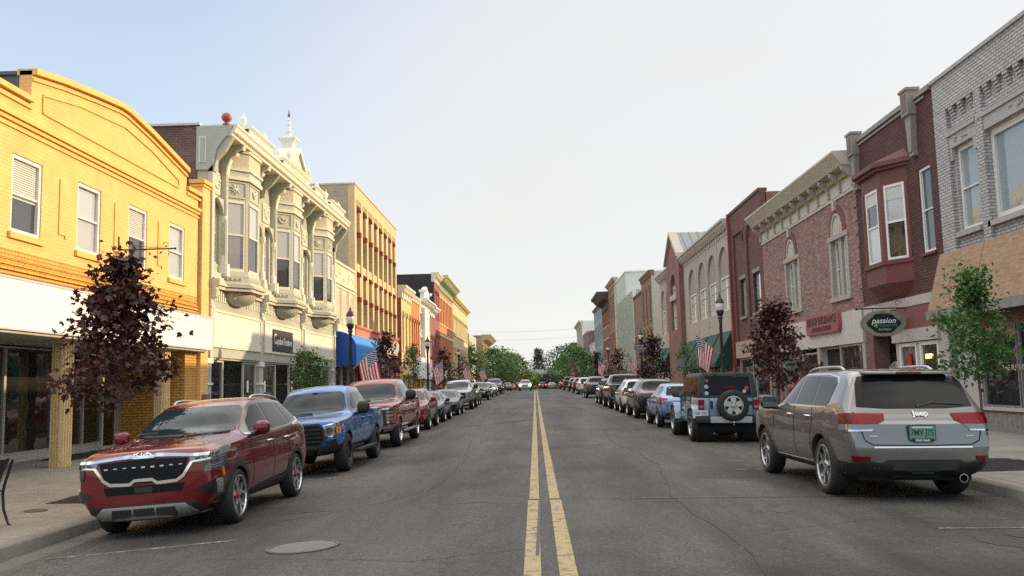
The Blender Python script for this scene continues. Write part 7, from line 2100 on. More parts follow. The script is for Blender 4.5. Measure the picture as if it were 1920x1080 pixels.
# ------------------------------------------------------------------ the silver suv in front on the right
def silver_suv():
 x, y = 4.84, 13.9
 c = Car('parked_suv', 'silver grey SUV seen from behind with green plate, nearest on the right', (x, y, 0), R(0), 'car')
 P = paint('billet silver paint', (.20, .195, .192), .6, .24)
 a = 1.457; w = .95
 st = []
 F, B = a + .90, a + .90 - 4.82
 hood, belt, re, rz = 1.09, 1.165, 1.655, 1.715
 st.append((F, ring(.34, w * .6, .42, w * .78, .62, w * .78, .93, w * .72, 1.0, 1.03), None))
 st.append((F - .08, ring(.28, w * .78, .36, w * .90, .62, w * .89, .98, w * .80, 1.05, 1.075), None))
 st.append((F - .30, ring(.26, w * .90, .36, w * .98, .64, w * .96, 1.03, w * .82, 1.09, 1.12), None))
 st.append((a, ring(.26, w * .93, .36, w, .66, w * .98, 1.08, w * .82, 1.13, 1.16), None))
 st.append((.98, ring(.26, w * .94, .36, w, .68, w * .975, 1.12, w * .80, 1.16, 1.19), None))
 st.append((.82, ring(.26, w * .94, .36, w, .68, w * .972, 1.13, w * .78, 1.19, 1.22), None))
 st.append((.46, ring(.26, w * .94, .36, w, .69, w * .97, 1.15, .70, 1.44, 1.50), None))
 st.append((.06, ring(.26, w * .94, .36, w, .70, w * .965, belt, .675, re - .02, rz - .03), None))
 st.append((-.5, ring(.26, w * .94, .36, w, .70, w * .965, belt, .68, re + .03, rz), None))
 st.append((-1.2, ring(.26, w * .94, .36, w, .71, w * .965, belt + .01, .68, re + .025, rz), None))
 st.append((-1.75, ring(.26, w * .94, .36, w, .72, w * .965, belt + .02, .675, re + .02, rz - .01), None))
 st.append((-2.02, ring(.27, w * .94, .37, w * .995, .72, w * .965, belt + .02, .675, re - .02, rz - .025), None))
 st.append((-2.12, ring(.29, w * .93, .39, w * .99, .72, w * .96, belt, .705, 1.50, 1.53), None))
 st.append((-2.24, ring(.32, w * .92, .42, w * .98, .72, w * .95, belt - .03, .79, 1.25, 1.27), None))
 st.append((-2.33, ring(.36, w * .90, .45, w * .96, .72, w * .925, belt - .08, .82, 1.10, 1.115), None))
 st.append((-2.40, ring(.40, w * .87, .47, w * .93, .71, w * .90, .98, .81, 1.04, 1.05), None))
 st.append((B, ring(.42, w * .80, .48, w * .88, .68, w * .855, .90, .77, .97, .98), [0, 0, 0, -.02, 0, .02, .03, .03, .03]))
 c.body(st, P, [(a, .445, .5, 1.2), (-a, .445, .5, 1.2)], crease_rows=(3, 5, 6), crease=.45, R_in=.385)
 c.wheels(a, -a, .80, .385, .265, .282, 5, C_rim, style='y', spw=.075, hub=C_chrome)
 c.side('window_trim', [(.86, 1.17), (.55, 1.42), (.16, 1.60), (-.3, 1.645), (-1.2, 1.64), (-1.62, 1.60), (-1.74, 1.52), (-1.72, 1.22), (-1.62, 1.175)], C_chrome, .005)
 c.side('window_trim', [(.82, 1.185), (.53, 1.41), (.15, 1.585), (-.3, 1.628), (-1.2, 1.624), (-1.60, 1.585), (-1.715, 1.51), (-1.695, 1.23), (-1.61, 1.19)], C_gloss, .008)
 for pts in ([(.66, 1.20), (.50, 1.40), (.12, 1.575), (-.16, 1.605), (-.19, 1.20)], [(-.27, 1.20), (-.24, 1.605), (-.95, 1.605), (-1.04, 1.20)], [(-1.09, 1.20), (-1.0, 1.60), (-1.55, 1.575), (-1.685, 1.50), (-1.67, 1.24), (-1.6, 1.205)]):
  c.side('side_window', pts, C_glass, .011)
 c.patch('windscreen', 'F', [(-.72, 1.22), (.72, 1.22), (.60, 1.60), (-.60, 1.60)], C_wind, .004)
 c.patch('rear_window', 'B', [(-.745, 1.20), (-.40, 1.175), (.40, 1.175), (.745, 1.20), (.69, 1.50), (.635, 1.585), (.45, 1.61), (-.45, 1.61), (-.635, 1.585), (-.69, 1.50)], C_glass, .006)
 sp = MB(); sp.ext([(-.56, -1.90, 1.682), (.56, -1.90, 1.682), (.56, -2.17, 1.652), (-.56, -2.17, 1.652)], (0, 0, -.035)); sp.build('spoiler', P, c.root, local=True, bevel=.012, smooth=60)
 s2 = MB(); s2.obox((0, -2.172, 1.634), (1, 0, 0), (0, 1, 0), (0, 0, 1), .16, .008, .014); s2.build('brake_light', C_dred, c.root, local=True)
 fin = MB(); fin.ext([(-.0, -1.55, 1.70), (0, -1.82, 1.70), (0, -1.80, 1.79), (0, -1.72, 1.79)], (.03, 0, 0)); fin.build('aerial', P, c.root, local=True, bevel=.01)
 c.line('wiper', 'B', [(.02, 1.20), (.22, 1.25), (.62, 1.235)], .035, C_black, .02)
 for v in (180 - 24,):
  c.pair('taillight', v, [(.14, 1.11), (.60, 1.12), (.68, 1.11), (.68, .985), (.20, .985), (.13, 1.03)], C_red, .012)
  c.pair('taillight_edge', v, [(.50, 1.118), (.67, 1.108), (.67, .987), (.50, .988)], C_dred, .016)
  c.pair('reversing_lamp', v, [(.20, .98), (.68, .98), (.68, .90), (.28, .91)], C_lens, .010)
  c.pair('chrome_strip', v, [(.26, .918), (.68, .908), (.68, .89), (.28, .897)], C_chrome, .016, skirt=.01)
  c.pair('bumper_reflector', v, [(.30, .585), (.53, .585), (.51, .515), (.32, .52)], C_dred, .014)
 c.badge('badge', 'Jeep', 'B', .04, 1.105, .115, mat('bright badge', (.62, .62, .62), .35, metal=.4, var=0), .012, bold=.004, sx=1.0)
 gp = mat('green number plate', (.10, .24, .18), .5, var=.2, vscale=8)
 p, ax, up, n_, fo = c.plate('B', 0.0, .87, '7MV J75', w=.32, h=.17, m=gp, tm=mat('dark plate ink', (.01, .03, .03), .5), off=.02)
 t = MB(); t.obox(p - up * .092 + n_ * .012, ax, up, n_, .14, .022, .004); t.build('plate_holder', C_black, fo, local=True)
 t = MB(); put_text(t, 'Dick Scott', .042, p - up * .092 + n_ * .018, ax, up, extrude=.001, bold=.001); t.build('plate_lettering', M_white, fo, local=True)
 t = MB(); t.obox(p + up * .07 + n_ * .0135, ax, up, n_, .13, .011, .001); t.build('plate_band', mat('plate band', (.45, .52, .48), .5), fo, local=True)
 c.line('shut_line', 'B', [(-.80, 1.14), (-.77, .95), (-.72, .78), (-.62, .725), (0, .715), (.62, .725), (.72, .78), (.77, .95), (.80, 1.14)], .014, C_well, .003)
 c.line('chrome_strip', 'B', [(-.62, .695), (.62, .695)], .018, C_chrome, .016)
 c.patch('handle_recess', 'B', rrect(-.11, .11, .745, .81, .012), mat('recess grey', (.09, .088, .085), .4), .006)
 c.patch('bumper_base', 'B', [(-.86, .50), (-.70, .53), (-.52, .50), (-.46, .54), (.46, .54), (.52, .50), (.70, .53), (.86, .50), (.80, .30), (-.80, .30)], C_black, .030)
 c.pair('bumper_base', 128, [(.42, .50), (1.0, .50), (1.0, .30), (.42, .30)], C_black, .012)
 c.pair('badge', 'B', [(.56, .825), (.66, .825), (.66, .84), (.56, .84)], C_silver, .008, skirt=.01)
 e = MB(); e.lathe((.52, -2.42, .30), [(.045, .15), (.046, .0), (.056, .0), (.056, .2)], 16, axis='Y', cap=False); e.build('exhaust', C_chrome, c.root, local=True, smooth=40)
 u = MB(); u.box(-.7, .7, -2.25, -1.7, .26, .42); u.box(-.35, .25, -2.34, -2.2, .30, .40); u.build('underbody', C_well, c.root, local=True)
 h = MB(); h.box(-.14, .14, -2.44, -2.36, .36, .46); h.build('tow_hitch', C_black, c.root, local=True)
 c.arch_trim(a, .385, .435, .50, mat('matt grey black cladding', (.045, .044, .043), .6), .018); c.arch_trim(-a, .385, .435, .50, mat('matt grey black cladding', (.045, .044, .043)), .018)
 c.side('sill_cladding', [(.98, .24), (.98, .37), (-.98, .37), (-.98, .24)], C_black, .014)
 c.line('chrome_strip', 'R', [(.98, .385), (-.98, .395)], .014, C_chrome, .012, both=True)
 for pts in ([(.86, 1.14), (.84, .9), (.90, .62), (.88, .42)], [(-.23, 1.15), (-.24, .42)], [(-1.05, 1.16), (-1.07, 1.0), (-.98, .72), (-.93, .42)]):
  c.line('shut_line', 'R', pts, .013, C_well, .003, both=True)
 c.line('crease', 'R', [(1.0, .60), (-.95, .66)], .02, P, .010, both=True)
 c.handles((-.02, -.88), 1.04, C_chrome, .2)
 c.mirror(.66, 1.21, C_gloss, x=1.06, size=(.13, .155, .09))
 c.rail(.60, .0, -1.55, C_silver, .05, .02)
 c.patch('fuel_door', 'L', rrect(-1.62, -1.46, .98, 1.13, .03), P, .004)
 c.line('shut_line', 'T', [(-.45, -.2), (.45, -.2), (.45, -1.2), (-.45, -1.2), (-.45, -.2)], .02, C_well, .003)
 settle(c, x, y)
 c.root.rotation_euler = (Matrix.Rotation(R(.8), 4, 'Z') @ c.root.rotation_euler.to_matrix().to_4x4()).to_euler()
silver_suv()
def boxy_offroader():
 x, y = 4.95, 25.0
 c = Car('off_road_vehicle', 'pale blue boxy off-roader with black hardtop and rear mounted spare wheel', (x, y, 0), R(0), 'car')
 P = paint('pale blue paint', (.20, .31, .38), .25, .35)
 T = mat('black textured hardtop', (.028, .025, .024), .6, var=.1, bump=.2, bscale=90)
 def add(name, boxes, m, bev=.02, **k):
  mb = MB()
  for q in boxes: mb.box(*q)
  return mb.build(name, m, c.root, local=True, bevel=bev, smooth=45, **k)
 a = 1.475
 tub = MB()
 def slab(y0, y1, zs):       # zs: list of (z, halfwidth)
  vs = []; n = len(zs)
  for yy in (y0, y1):
   for z, w in zs: vs.append((w, yy, z))
   for z, w in reversed(zs): vs.append((-w, yy, z))
  k = 2 * n
  fs = [tuple(range(k))[::-1], tuple(range(k, 2 * k))] + [(i, (i + 1) % k, k + (i + 1) % k, k + i) for i in range(k)]
  return vs, fs
 vs, fs = slab(-1.98, .78, [(.52, .74), (.80, .79), (1.14, .77)]); tub.add(vs, fs)
 tub.build('tub', P, c.root, local=True, bevel=.03, smooth=50)
 bn = MB(); vs = []
 for yy, w, z in ((.78, .72, 1.16), (2.02, .58, 1.07)):
  vs += [(-w, yy, .62), (w, yy, .62), (w, yy, z), (w * .6, yy, z + .04), (-w * .6, yy, z + .04), (-w, yy, z)]
 bn.add(vs, [tuple(range(6))[::-1], tuple(range(6, 12))] + [(i, (i + 1) % 6, 6 + (i + 1) % 6, 6 + i) for i in range(6)])
 bn.build('bonnet', P, c.root, local=True, bevel=.03, smooth=50)
 ht = MB(); vs = []
 zs = [(1.14, .765), (1.30, .755), (1.70, .69), (1.78, .64)]
 v1, f1 = slab(-1.97, .30, zs)
 for i, v in enumerate(v1):
  if v[1] < 0 and v[2] > 1.5: v1[i] = (v[0], v[1] + .10, v[2])
  if v[1] > 0 and v[2] > 1.5: v1[i] = (v[0], v[1] - .0, v[2])
 ht.add(v1, f1); ht.build('hardtop', T, c.root, local=True, bevel=.035, smooth=50)
 ws = MB(); ws.ext([(-.72, .78, 1.14), (.72, .78, 1.14), (.66, .34, 1.74), (-.66, .34, 1.74)], (0, -.06, 0)); ws.build('windscreen_frame', P, c.root, local=True, bevel=.015)
 g = MB(); g.ext([(-.64, .765, 1.19), (.64, .765, 1.19), (.60, .40, 1.68), (-.60, .40, 1.68)], (0, .03, 0)); g.build('windscreen', C_wind, c.root, local=True)
 def sx(z): return .755 - (z - 1.30) / .40 * .065 if z > 1.30 else .765 - (z - 1.14) / .16 * .01
 for sg in (1, -1):
  for (y0, y1) in ((-.02, .52), (-.86, -.12), (-1.78, -.98)):
   z0, z1 = 1.20, 1.66
   if y1 > .4:
    q = [(y0, z0), (.66, z0), (.36, z1), (y0, z1)]
   else: q = [(y0, z0), (y1, z0), (y1, z1), (y0, z1)]
   k = MB(); k.ext([(sg * (sx(z) + .002), yy, z) for yy, z in q], (sg * .008, 0, 0)); k.build('side_window', C_glass, c.root, local=True)
  k = MB(); k.ext([(sg * .764, .30, 1.14), (sg * .764, .76, 1.14), (sg * .70, .34, 1.70), (sg * .70, .30, 1.70)], (-sg * .03, 0, 0)); k.build('front_door_frame', T, c.root, local=True)
  k = MB()
  for yy in (.70, -.08, -.92): k.box(min(sg * .775, sg * .792), max(sg * .775, sg * .792), yy, yy + .012, .60, 1.14)
  k.build('shut_line', C_well, c.root, local=True)
  for yy in (.02, -.80):
   k = MB(); k.box(min(sg * .78, sg * .82), max(sg * .78, sg * .82), yy, yy + .14, 1.03, 1.07); k.build('door_handle', C_black, c.root, local=True, bevel=.008)
  for yc, nm in ((a, 'front_wing'), (-a, 'rear_wing')):
   pr = [(-.62, .62), (-.50, .86), (-.30, .955), (.30, .955), (.52, .84), (.60, .62)]
   if nm == 'front_wing': pr = [(-.66, .50), (-.46, .86), (-.34, .965), (.42, .955), (.56, .86), (.58, .72)]
   k = MB(); vs = []; n = len(pr)
   for xx, dz in ((.72, 0), (.93, 0), (.935, -.035)):
    for yy, z in pr: vs.append((sg * xx, yc + yy, z + dz))
   for yy, z in pr: vs.append((sg * .90, yc + yy * .86, z - .10))
   for yy, z in pr: vs.append((sg * .72, yc + yy * .86, z - .10))
   fs = []
   for r_ in range(4):
    for i in range(n - 1): fs.append((r_ * n + i, r_ * n + i + 1, (r_ + 1) * n + i + 1, (r_ + 1) * n + i))
   k.add(vs, fs); k.build(nm, P, c.root, local=True, smooth=35)
   k = MB(); k.lathe((sg * .60, yc, .42), [(.50, -.20), (.50, .20)], 24, axis='X'); k.build('wheel_well', C_well, c.root, local=True)
  k = MB(); k.box(min(sg * .68, sg * .80), max(sg * .68, sg * .80), -.9, .9, .46, .56); k.build('side_step', C_black, c.root, local=True, bevel=.02)
 c.wheels(a, -a, .79, .405, .255, .235, 5, C_rim, style='spoke', spw=.095)
 rg = MB(); rg.ext([(-.60, -1.978, 1.20), (.60, -1.978, 1.20), (.57, -1.885, 1.70), (-.57, -1.885, 1.70)], (0, -.014, 0)); rg.build('rear_window', C_glass, c.root, local=True)
 fr = MB(); fr.ext([(-.64, -1.972, 1.16), (.64, -1.972, 1.16), (.60, -1.875, 1.735), (-.60, -1.875, 1.735)], (0, -.010, 0)); fr.build('rear_window_frame', C_gloss, c.root, local=True)
 for sx_ in (-.3, .3):
  k = MB(); k.box(sx_ - .045, sx_ + .045, -1.93, -1.86, 1.68, 1.76); k.build('window_hinge', C_black, c.root, local=True, bevel=.01)
 wp = MB(); wp.tube([(.12, -1.925, 1.66), (.50, -1.925, 1.665)], .012, 6); wp.build('wiper', C_black, c.root, local=True)
 dl = MB()
 for xx in (-.50, .62): dl.box(xx, xx + .012, -1.992, -1.975, .60, 1.14)
 dl.build('shut_line', C_well, c.root, local=True)
 for sg in (1, -1):
  k = MB(); k.box(sg * .70 - .075, sg * .70 + .075, -2.03, -1.95, .84, 1.09); o = k.build('taillight', C_red, c.root, local=True, bevel=.015)
  k = MB(); k.box(sg * .70 - .05, sg * .70 + .05, -2.036, -2.028, .88, .94); k.build('reversing_lamp', C_lens, o, local=True)
 k = MB(); k.box(-.88, .88, -2.14, -1.96, .50, .68); k.build('bumper', C_black, c.root, local=True, bevel=.03, smooth=50)
 k = MB(); k.box(-.50, .56, -2.165, -2.12, .50, .66); k.build('bumper_insert', mat('silver bumper insert', (.40, .41, .42), .4, metal=.4), c.root, local=True, bevel=.015)
 for z in (.66, 1.0):
  k = MB(); k.box(.30, .72, -2.02, -1.97, z - .045, z + .045); k.build('door_hinge', C_black, c.root, local=True, bevel=.01)
 k = MB(); k.box(-.47, -.40, -2.02, -1.97, .86, 1.06); k.build('rear_door_handle', C_black, c.root, local=True, bevel=.012)
 pl = MB(); pl.box(-.90, -.54, -2.052, -2.04, .66, .82); po = pl.build('number_plate', C_plate, c.root, local=True)
 t = MB(); put_text(t, 'EBK 7987', .085, (-.72, -2.054, .745), (1, 0, 0), (0, 0, 1), extrude=.001, sx=.85); t.build('plate_number', mat('plate ink', (.02, .03, .10), .5), po, local=True)
 t = MB(); t.box(-.89, -.55, -2.0545, -2.0525, .665, .69); t.build('plate_band', mat('plate blue band', (.02, .06, .30), .5), po, local=True)
 sp = MB(); ctr = (.08, -2.13, .94)
 rad, h, rr = .40, .125, .245
 prof = [(rr - .01, -h * .7), (rr + .02, -h), (rad - .05, -h), (rad - .015, -h * .8), (rad, -h * .55), (rad, h * .55), (rad - .015, h * .8), (rad - .05, h), (rr + .02, h), (rr - .01, h * .7)]
 sp.lathe(ctr, [(r_, -d) for r_, d in prof], 40, axis='Y', cap=False)
 so = sp.build('spare_wheel', C_tyre, c.root, local=True, smooth=40)
 rm = MB()
 rm.lathe(ctr, [(rr + .005, -h * .92), (rr - .02, -h * .95), (rr - .03, -h * .6), (rr - .04, h * .3)], 40, axis='Y', cap=False)
 for i in range(5):
  an = R(90 + 72 * i)
  for w0, w1, r0, r1 in ((.11, .16, .03, rr - .01),):
   dv = Vector((math.cos(an), 0, math.sin(an))); nn = Vector((-math.sin(an), 0, math.cos(an)))
   C0 = Vector(ctr) + Vector((0, -h * .75, 0))
   q = [C0 + dv * r0 - nn * w0 / 2, C0 + dv * r1 - nn * w1 / 2, C0 + dv * r1 + nn * w1 / 2, C0 + dv * r0 + nn * w0 / 2]
   rm.ext(q, (0, .05, 0))
 rm.build('rim', C_rim, so, local=True, smooth=35)
 rb = MB(); rb.lathe(ctr, [(rr * .97, 0), (rr * .97, -.01), (.001, -.012)], 30, axis='Y'); rb.build('backing_plate', C_rimd, so, local=True)
 hb = MB(); hb.lathe(ctr, [(.07, -h * .7), (.06, -h * .98), (.03, -h * 1.02)], 20, axis='Y'); hb.build('hub_cap', C_silver, so, local=True, smooth=40)
 for i in range(5):
  an = R(54 + 72 * i); n_ = MB(); n_.lathe((ctr[0] + .063 * math.cos(an), ctr[1] - h * .8, ctr[2] + .063 * math.sin(an)), [(.012, 0), (.012, -.02)], 8, axis='Y'); n_.build('wheel_nut', C_gloss, so, local=True)
 bl = MB(); bl.box(-.14, .20, -2.0, -1.96, 1.36, 1.42); bl.build('brake_light', C_dred, c.root, local=True, bevel=.01)
 def disc(name, x_, z_, r_, m):
  k = MB(); yy = -1.992 + (z_ - 1.20) * .186 - .006; k.lathe((x_, yy, z_), [(r_, 0), (r_, -.003)], 16, axis='Y'); k.build(name, m, c.root, local=True)
 disc('sticker', -.55, 1.255, .05, mat('pale sticker', (.5, .5, .46), .5)); disc('sticker', -.55, 1.42, .055, mat('blue white sticker', (.30, .45, .55), .5)); disc('sticker', -.53, 1.58, .045, mat('red sticker', (.40, .06, .05), .5)); disc('sticker', .48, 1.38, .055, mat('red sticker', (.40, .06, .05), .5)); disc('sticker', .42, 1.30, .045, mat('pale sticker', (.5, .5, .46)))
 c.mirror(.62, 1.22, C_black, x=.95, size=(.10, .15, .08))
 ub = MB(); ub.box(-.62, .62, -1.9, 1.9, .42, .60); ub.lathe((0, -1.475, .40), [(.06, -.7), (.13, -.15), (.13, .15), (.06, .7)], 14, axis='X'); ub.lathe((.0, -1.85, .40), [(.16, -.42), (.18, 0), (.16, .42)], 14, axis='X'); ub.build('underbody', C_well, c.root, local=True)
 hk = MB(); hk.tube([(.08, -2.12, .46), (.08, -2.22, .46), (.08, -2.22, .50)], .02); hk.ball((.08, -2.22, .52), .03); hk.build('tow_ball', C_chrome, c.root, local=True, smooth=50)
 fg = MB(); fg.box(-.58, .58, 2.0, 2.04, .66, 1.05); fg.build('grille', P, c.root, local=True, bevel=.02)
 for sg in (1, -1):
  k = MB(); k.lathe((sg * .44, 2.04, .90), [(.09, 0), (.09, .03)], 20, axis='Y'); k.build('headlight', C_lens, c.root, local=True)
 fb = MB(); fb.box(-.85, .85, 2.05, 2.22, .48, .64); fb.build('front_bumper', C_black, c.root, local=True, bevel=.03)
 settle(c, x, y)
boxy_offroader()
def rear_car(label, x, y, P, L, W, H, WB, style, name='parked_suv', group=None, rim=C_rim, hood=None, belt=None, slope=.34, rr=-1.55, rot=0):
 c = Car(name, label, (x, y, 0), R(rot), 'car', group); c.grid = .11
 a = WB / 2; k = H / 1.64; B = a + .9 - L
 st = wagon_stations(L, W, H, WB, .9, hood=hood or 1.0 * k, nose=.88 * k, belt=belt or 1.09 * k, cowl=.86, rf=.10, rr=rr, slope=slope, zb=.25, wr=.60 * W / 1.9, noser=.7, sq=.05)
 c.body(st, P, [(a, .40, .5, 1.2), (-a, .40, .5, 1.2)], crease_rows=(3, 5, 6), crease=.5, R_in=.35)
 c.wheels(a, -a, W / 2 - .115, .35, .235, .245, 5, rim, style='double', spw=.08)
 z = lambda v: v * k
 s_ = W / 1.9
 c.patch('rear_window', 'B', [(-.66 * s_, z(1.17)), (.66 * s_, z(1.17)), (.56 * s_, z(1.46)), (.50 * s_, z(1.50)), (-.50 * s_, z(1.50)), (-.56 * s_, z(1.46))], C_glass, .006)
 c.patch('windscreen', 'F', [(-.72 * s_, z(1.12)), (.72 * s_, z(1.12)), (.58 * s_, z(1.47)), (-.58 * s_, z(1.47))], C_wind, .004)
 c.side('side_window', [(.68, z(1.13)), (.52, z(1.28)), (.12, z(1.48)), (-.16, z(1.51)), (-.19, z(1.13))], C_glass, .006)
 c.side('side_window', [(-.26, z(1.13)), (-.24, z(1.51)), (-.95, z(1.51)), (-1.08, z(1.14))], C_glass, .006)
 c.side('side_window', [(-1.15, z(1.15)), (-1.02, z(1.51)), (rr + .1, z(1.48)), (rr - .12, z(1.30)), (rr - .02, z(1.2))], C_glass, .006)
 if style == 'bar':
  c.patch('taillight', 'B', [(-.80, z(1.02)), (.80, z(1.02)), (.80, z(.955)), (-.80, z(.955))], C_red, .014); c.pair('taillight_end', 125, [(.42, z(1.03)), (.85, z(1.06)), (.8, z(.97)), (.42, z(.96))], C_red, .012)
 else:
  c.pair('taillight', 150, [(.22, z(1.06)), (.60, z(1.10)), (.60, z(.86)), (.30, z(.84))], C_red, .012)
 c.patch('number_plate', 'B', rrect(-.16, .16, z(.74), z(.74) + .15, .01), C_plate, .016)
 c.patch('rear_bumper', 'B', [(-.84 * s_, .50), (.84 * s_, .50), (.76 * s_, .27), (-.76 * s_, .27)], C_black, .012)
 c.line('chrome_strip', 'B', [(-.6, .52), (.6, .52)], .03, C_chrome, .016, step=.2)
 c.arch_trim(a, .35, .39, .43, P if style == 'plain' else C_black, .010); c.arch_trim(-a, .35, .39, .43, P if style == 'plain' else C_black, .010)
 c.line('shut_line', 'B', [(-.72 * s_, z(1.08)), (-.66 * s_, z(.66)), (.66 * s_, z(.66)), (.72 * s_, z(1.08))], .014, C_well, .003, step=.12)
 for pts in ([(-.22, z(1.08)), (-.22, .45)], [(-1.05, z(1.08)), (-.95, .7), (-.92, .48)], [(.80, z(1.07)), (.76, .45)]): c.line('shut_line', 'R', pts, .014, C_well, .0025, both=True, step=.15)
 c.handles((-.02, -.86), z(.95), P); c.mirror(.66, z(1.14), C_black if style != 'plain' else P, x=W / 2 + .1)
 c.pair('headlight', 30, [(.18, z(.78)), (.40, z(.88)), (.66, z(.93)), (.58, z(.81)), (.36, z(.75))], C_lens, .012)
 if style != 'plain': c.rail(.56, -.1, -1.45, C_silver, .04, .018)
 settle(c, x, y); return c
P_lblue = paint('light blue car paint', (.17, .25, .42), .4, .32)
rear_car('small light blue hatchback in front of the boxy off-roader', 5.02, 32.1, P_lblue, 4.30, 1.72, 1.52, 2.6, 'plain', 'parked_hatchback', RG, hood=.95, belt=1.02, slope=.42, rr=-1.25)
rc = rear_car('glossy black SUV with full width red tail light bar on the right', 5.12, 39.2, P_black, 4.83, 1.94, 1.68, 2.85, 'bar', 'parked_suv', RG)
rw = rear_car('white SUV between the black SUV and the dark pickup on the right', 5.05, 44.9, P_white, 4.6, 1.88, 1.66, 2.72, 'lamp', 'parked_suv', RG)
car_copy(pk, 'dark green grey pickup truck on the right beyond the white SUV', 5.05, 51.2, P_dark, 0, RG)
car_copy(rw, 'dark estate just ahead of the dark pickup on the right', 5.0, 58.5, P_dark, 0, RG)
car_copy(rw, 'dark grey SUV standing alone past the dark pickup on the right', 5.05, 74.0, P_grey, 0, RG, (1.03, 1, 1.06))
car_copy(rw, 'white crossover in the far part of the right row', 5.05, 88.5, P_white, 0, RG)
car_copy(rw, 'dark cherry crossover beyond the far white one on the right', 5.0, 98, P_cherry, 0, RG)
car_copy(rw, 'graphite SUV second last in the right row', 5.0, 110, P_grey, 0, RG)
car_copy(pk, 'black pickup truck last in the right row', 5.0, 127, P_black, 0, RG)
oc = car_copy(cx1, 'oncoming white car with both headlights lit at the crest of the road', -1.45, 131, P_white, 180)
oc.name = 'moving_car'
for sg in (1, -1):
 b = MB(); b.ball((sg * .70, 2.20, .78), .13, 12, 8, (1, .5, .8)); b.build('headlight_glow', mat('lit headlight', (1.0, .85, .6), .3, var=0, emit=14), oc, local=True)
hl = mat('lit headlight', (1.0, .85, .6), .3, var=0, emit=14)
for ch in oc.children:
 if ch.name.startswith('headlight'):
  ch.material_slots[0].link = 'OBJECT'; ch.material_slots[0].material = hl
k = car_copy(rw, 'dark SUV driving away down the middle of the street with red tail lights', 1.75, 205, P_black, 0); k.name = 'moving_car'
tl = mat('lit tail light', (1.0, .04, .02), .3, var=0, emit=3)
for ch in k.children:
 if ch.name.startswith('taillight'):
  ch.material_slots[0].link = 'OBJECT'; ch.material_slots[0].material = tl
car_copy(cx1, 'dark car on the left beyond the crest', -5.2, 165, P_navy, 180, LG); car_copy(s1, 'reddish saloon on the left near the far trees', -4.9, 182, P_rust, 180, LG)
car_copy(s1, 'pale silver saloon farthest on the right near the house', 3.6, 190, P_silver, 0, RG); car_copy(rw, 'burnt red SUV far on the right past the crest', 5.2, 160, P_rust, 0, RG)
# ================================================================== street furniture, flags, trees
def lamp(x, y, label):
 z0 = walk_z(x, y)
 r = empty('street_lamp', (x, y, z0), 0, label, 'street lamp', 'black acorn globe street lamps')
 p = MB()
 p.lathe((x, y, z0), [(.20, 0), (.20, .10), (.15, .16), (.15, .55), (.11, .62), (.085, .75), (.065, .85), (.055, 3.55), (.075, 3.60), (.06, 3.66)], 14)
 p.build('post', M_black, r, smooth=40)
 f = MB(); f.lathe((x, y, z0 + 3.66), [(.06, 0), (.10, .05), (.075, .12), (.13, .22), (.15, .32), (.14, .34)], 14); f.build('fitter', M_black, r, smooth=40)
 g = MB(); g.lathe((x, y, z0 + 4.0), [(.125, 0), (.15, .10), (.155, .2), (.13, .28)], 16); g.build('globe', mat('frosted globe glass', (.62, .60, .54), .25, var=.05, coat=1), r, smooth=60)
 c = MB(); c.lathe((x, y, z0 + 4.27), [(.165, 0), (.16, .03), (.10, .14), (.05, .20), (.035, .24), (.045, .27), (.02, .31), (.012, .40), (.001, .42)], 14); c.build('cap', M_black, r, smooth=45)
 return r
LXL, LXR = -6.7, 6.9
lamp(LXL, 32.0, 'black street lamp in front of the blue awning, nearest on the left'); lamp(LXL, 55.3, 'black street lamp before the white ornate front on the left'); lamp(LXL, 78, 'black street lamp before the long orange building on the left'); lamp(LXL, 101, 'black street lamp before the grey building, farthest on the left')
lamp(LXR, 32.6, 'black street lamp before the green awnings, nearest on the right'); lamp(LXR, 57, 'black street lamp carrying a small grey sign on the right'); lamp(LXR, 82.5, 'black street lamp beside the red brick building far on the right')
sg_ = empty('street_sign', (LXR, 57, 3.2), 0, 'small grey board hung under a bracket on a lamp post', 'sign')
q = MB(); q.box(LXR - .46, LXR + .46, 56.9, 56.93, 3.55, 3.95); q.build('board', mat('grey sign board', (.13, .135, .15), .5), sg_)
q = MB(); q.tube([(LXR - .55, 56.95, 4.02), (LXR + .55, 56.95, 4.02)], .02); q.build('bracket', M_black, sg_)
q = MB(); q.box(LXR - .40, LXR + .40, 56.892, 56.90, 3.81, 3.85); q.box(LXR - .34, LXR + .34, 56.892, 56.90, 3.66, 3.69); q.build('lines', mat('pale sign lines', (.42, .42, .44), .5), sg_)
sg_ = empty('hanging_sign', (XL, 100.2, 3.6), 0, 'small green board hanging from the maroon building far on the left', 'sign')
q = MB(); q.box(XL + .1, XL + 1.5, 100.0, 100.05, 3.4, 4.1); q.build('board', mat('green sign board', (.02, .11, .05), .5), sg_)
q = MB(); q.tube([(XL, 100.02, 4.18), (XL + 1.55, 100.02, 4.18)], .03); q.build('bracket', M_black, sg_)
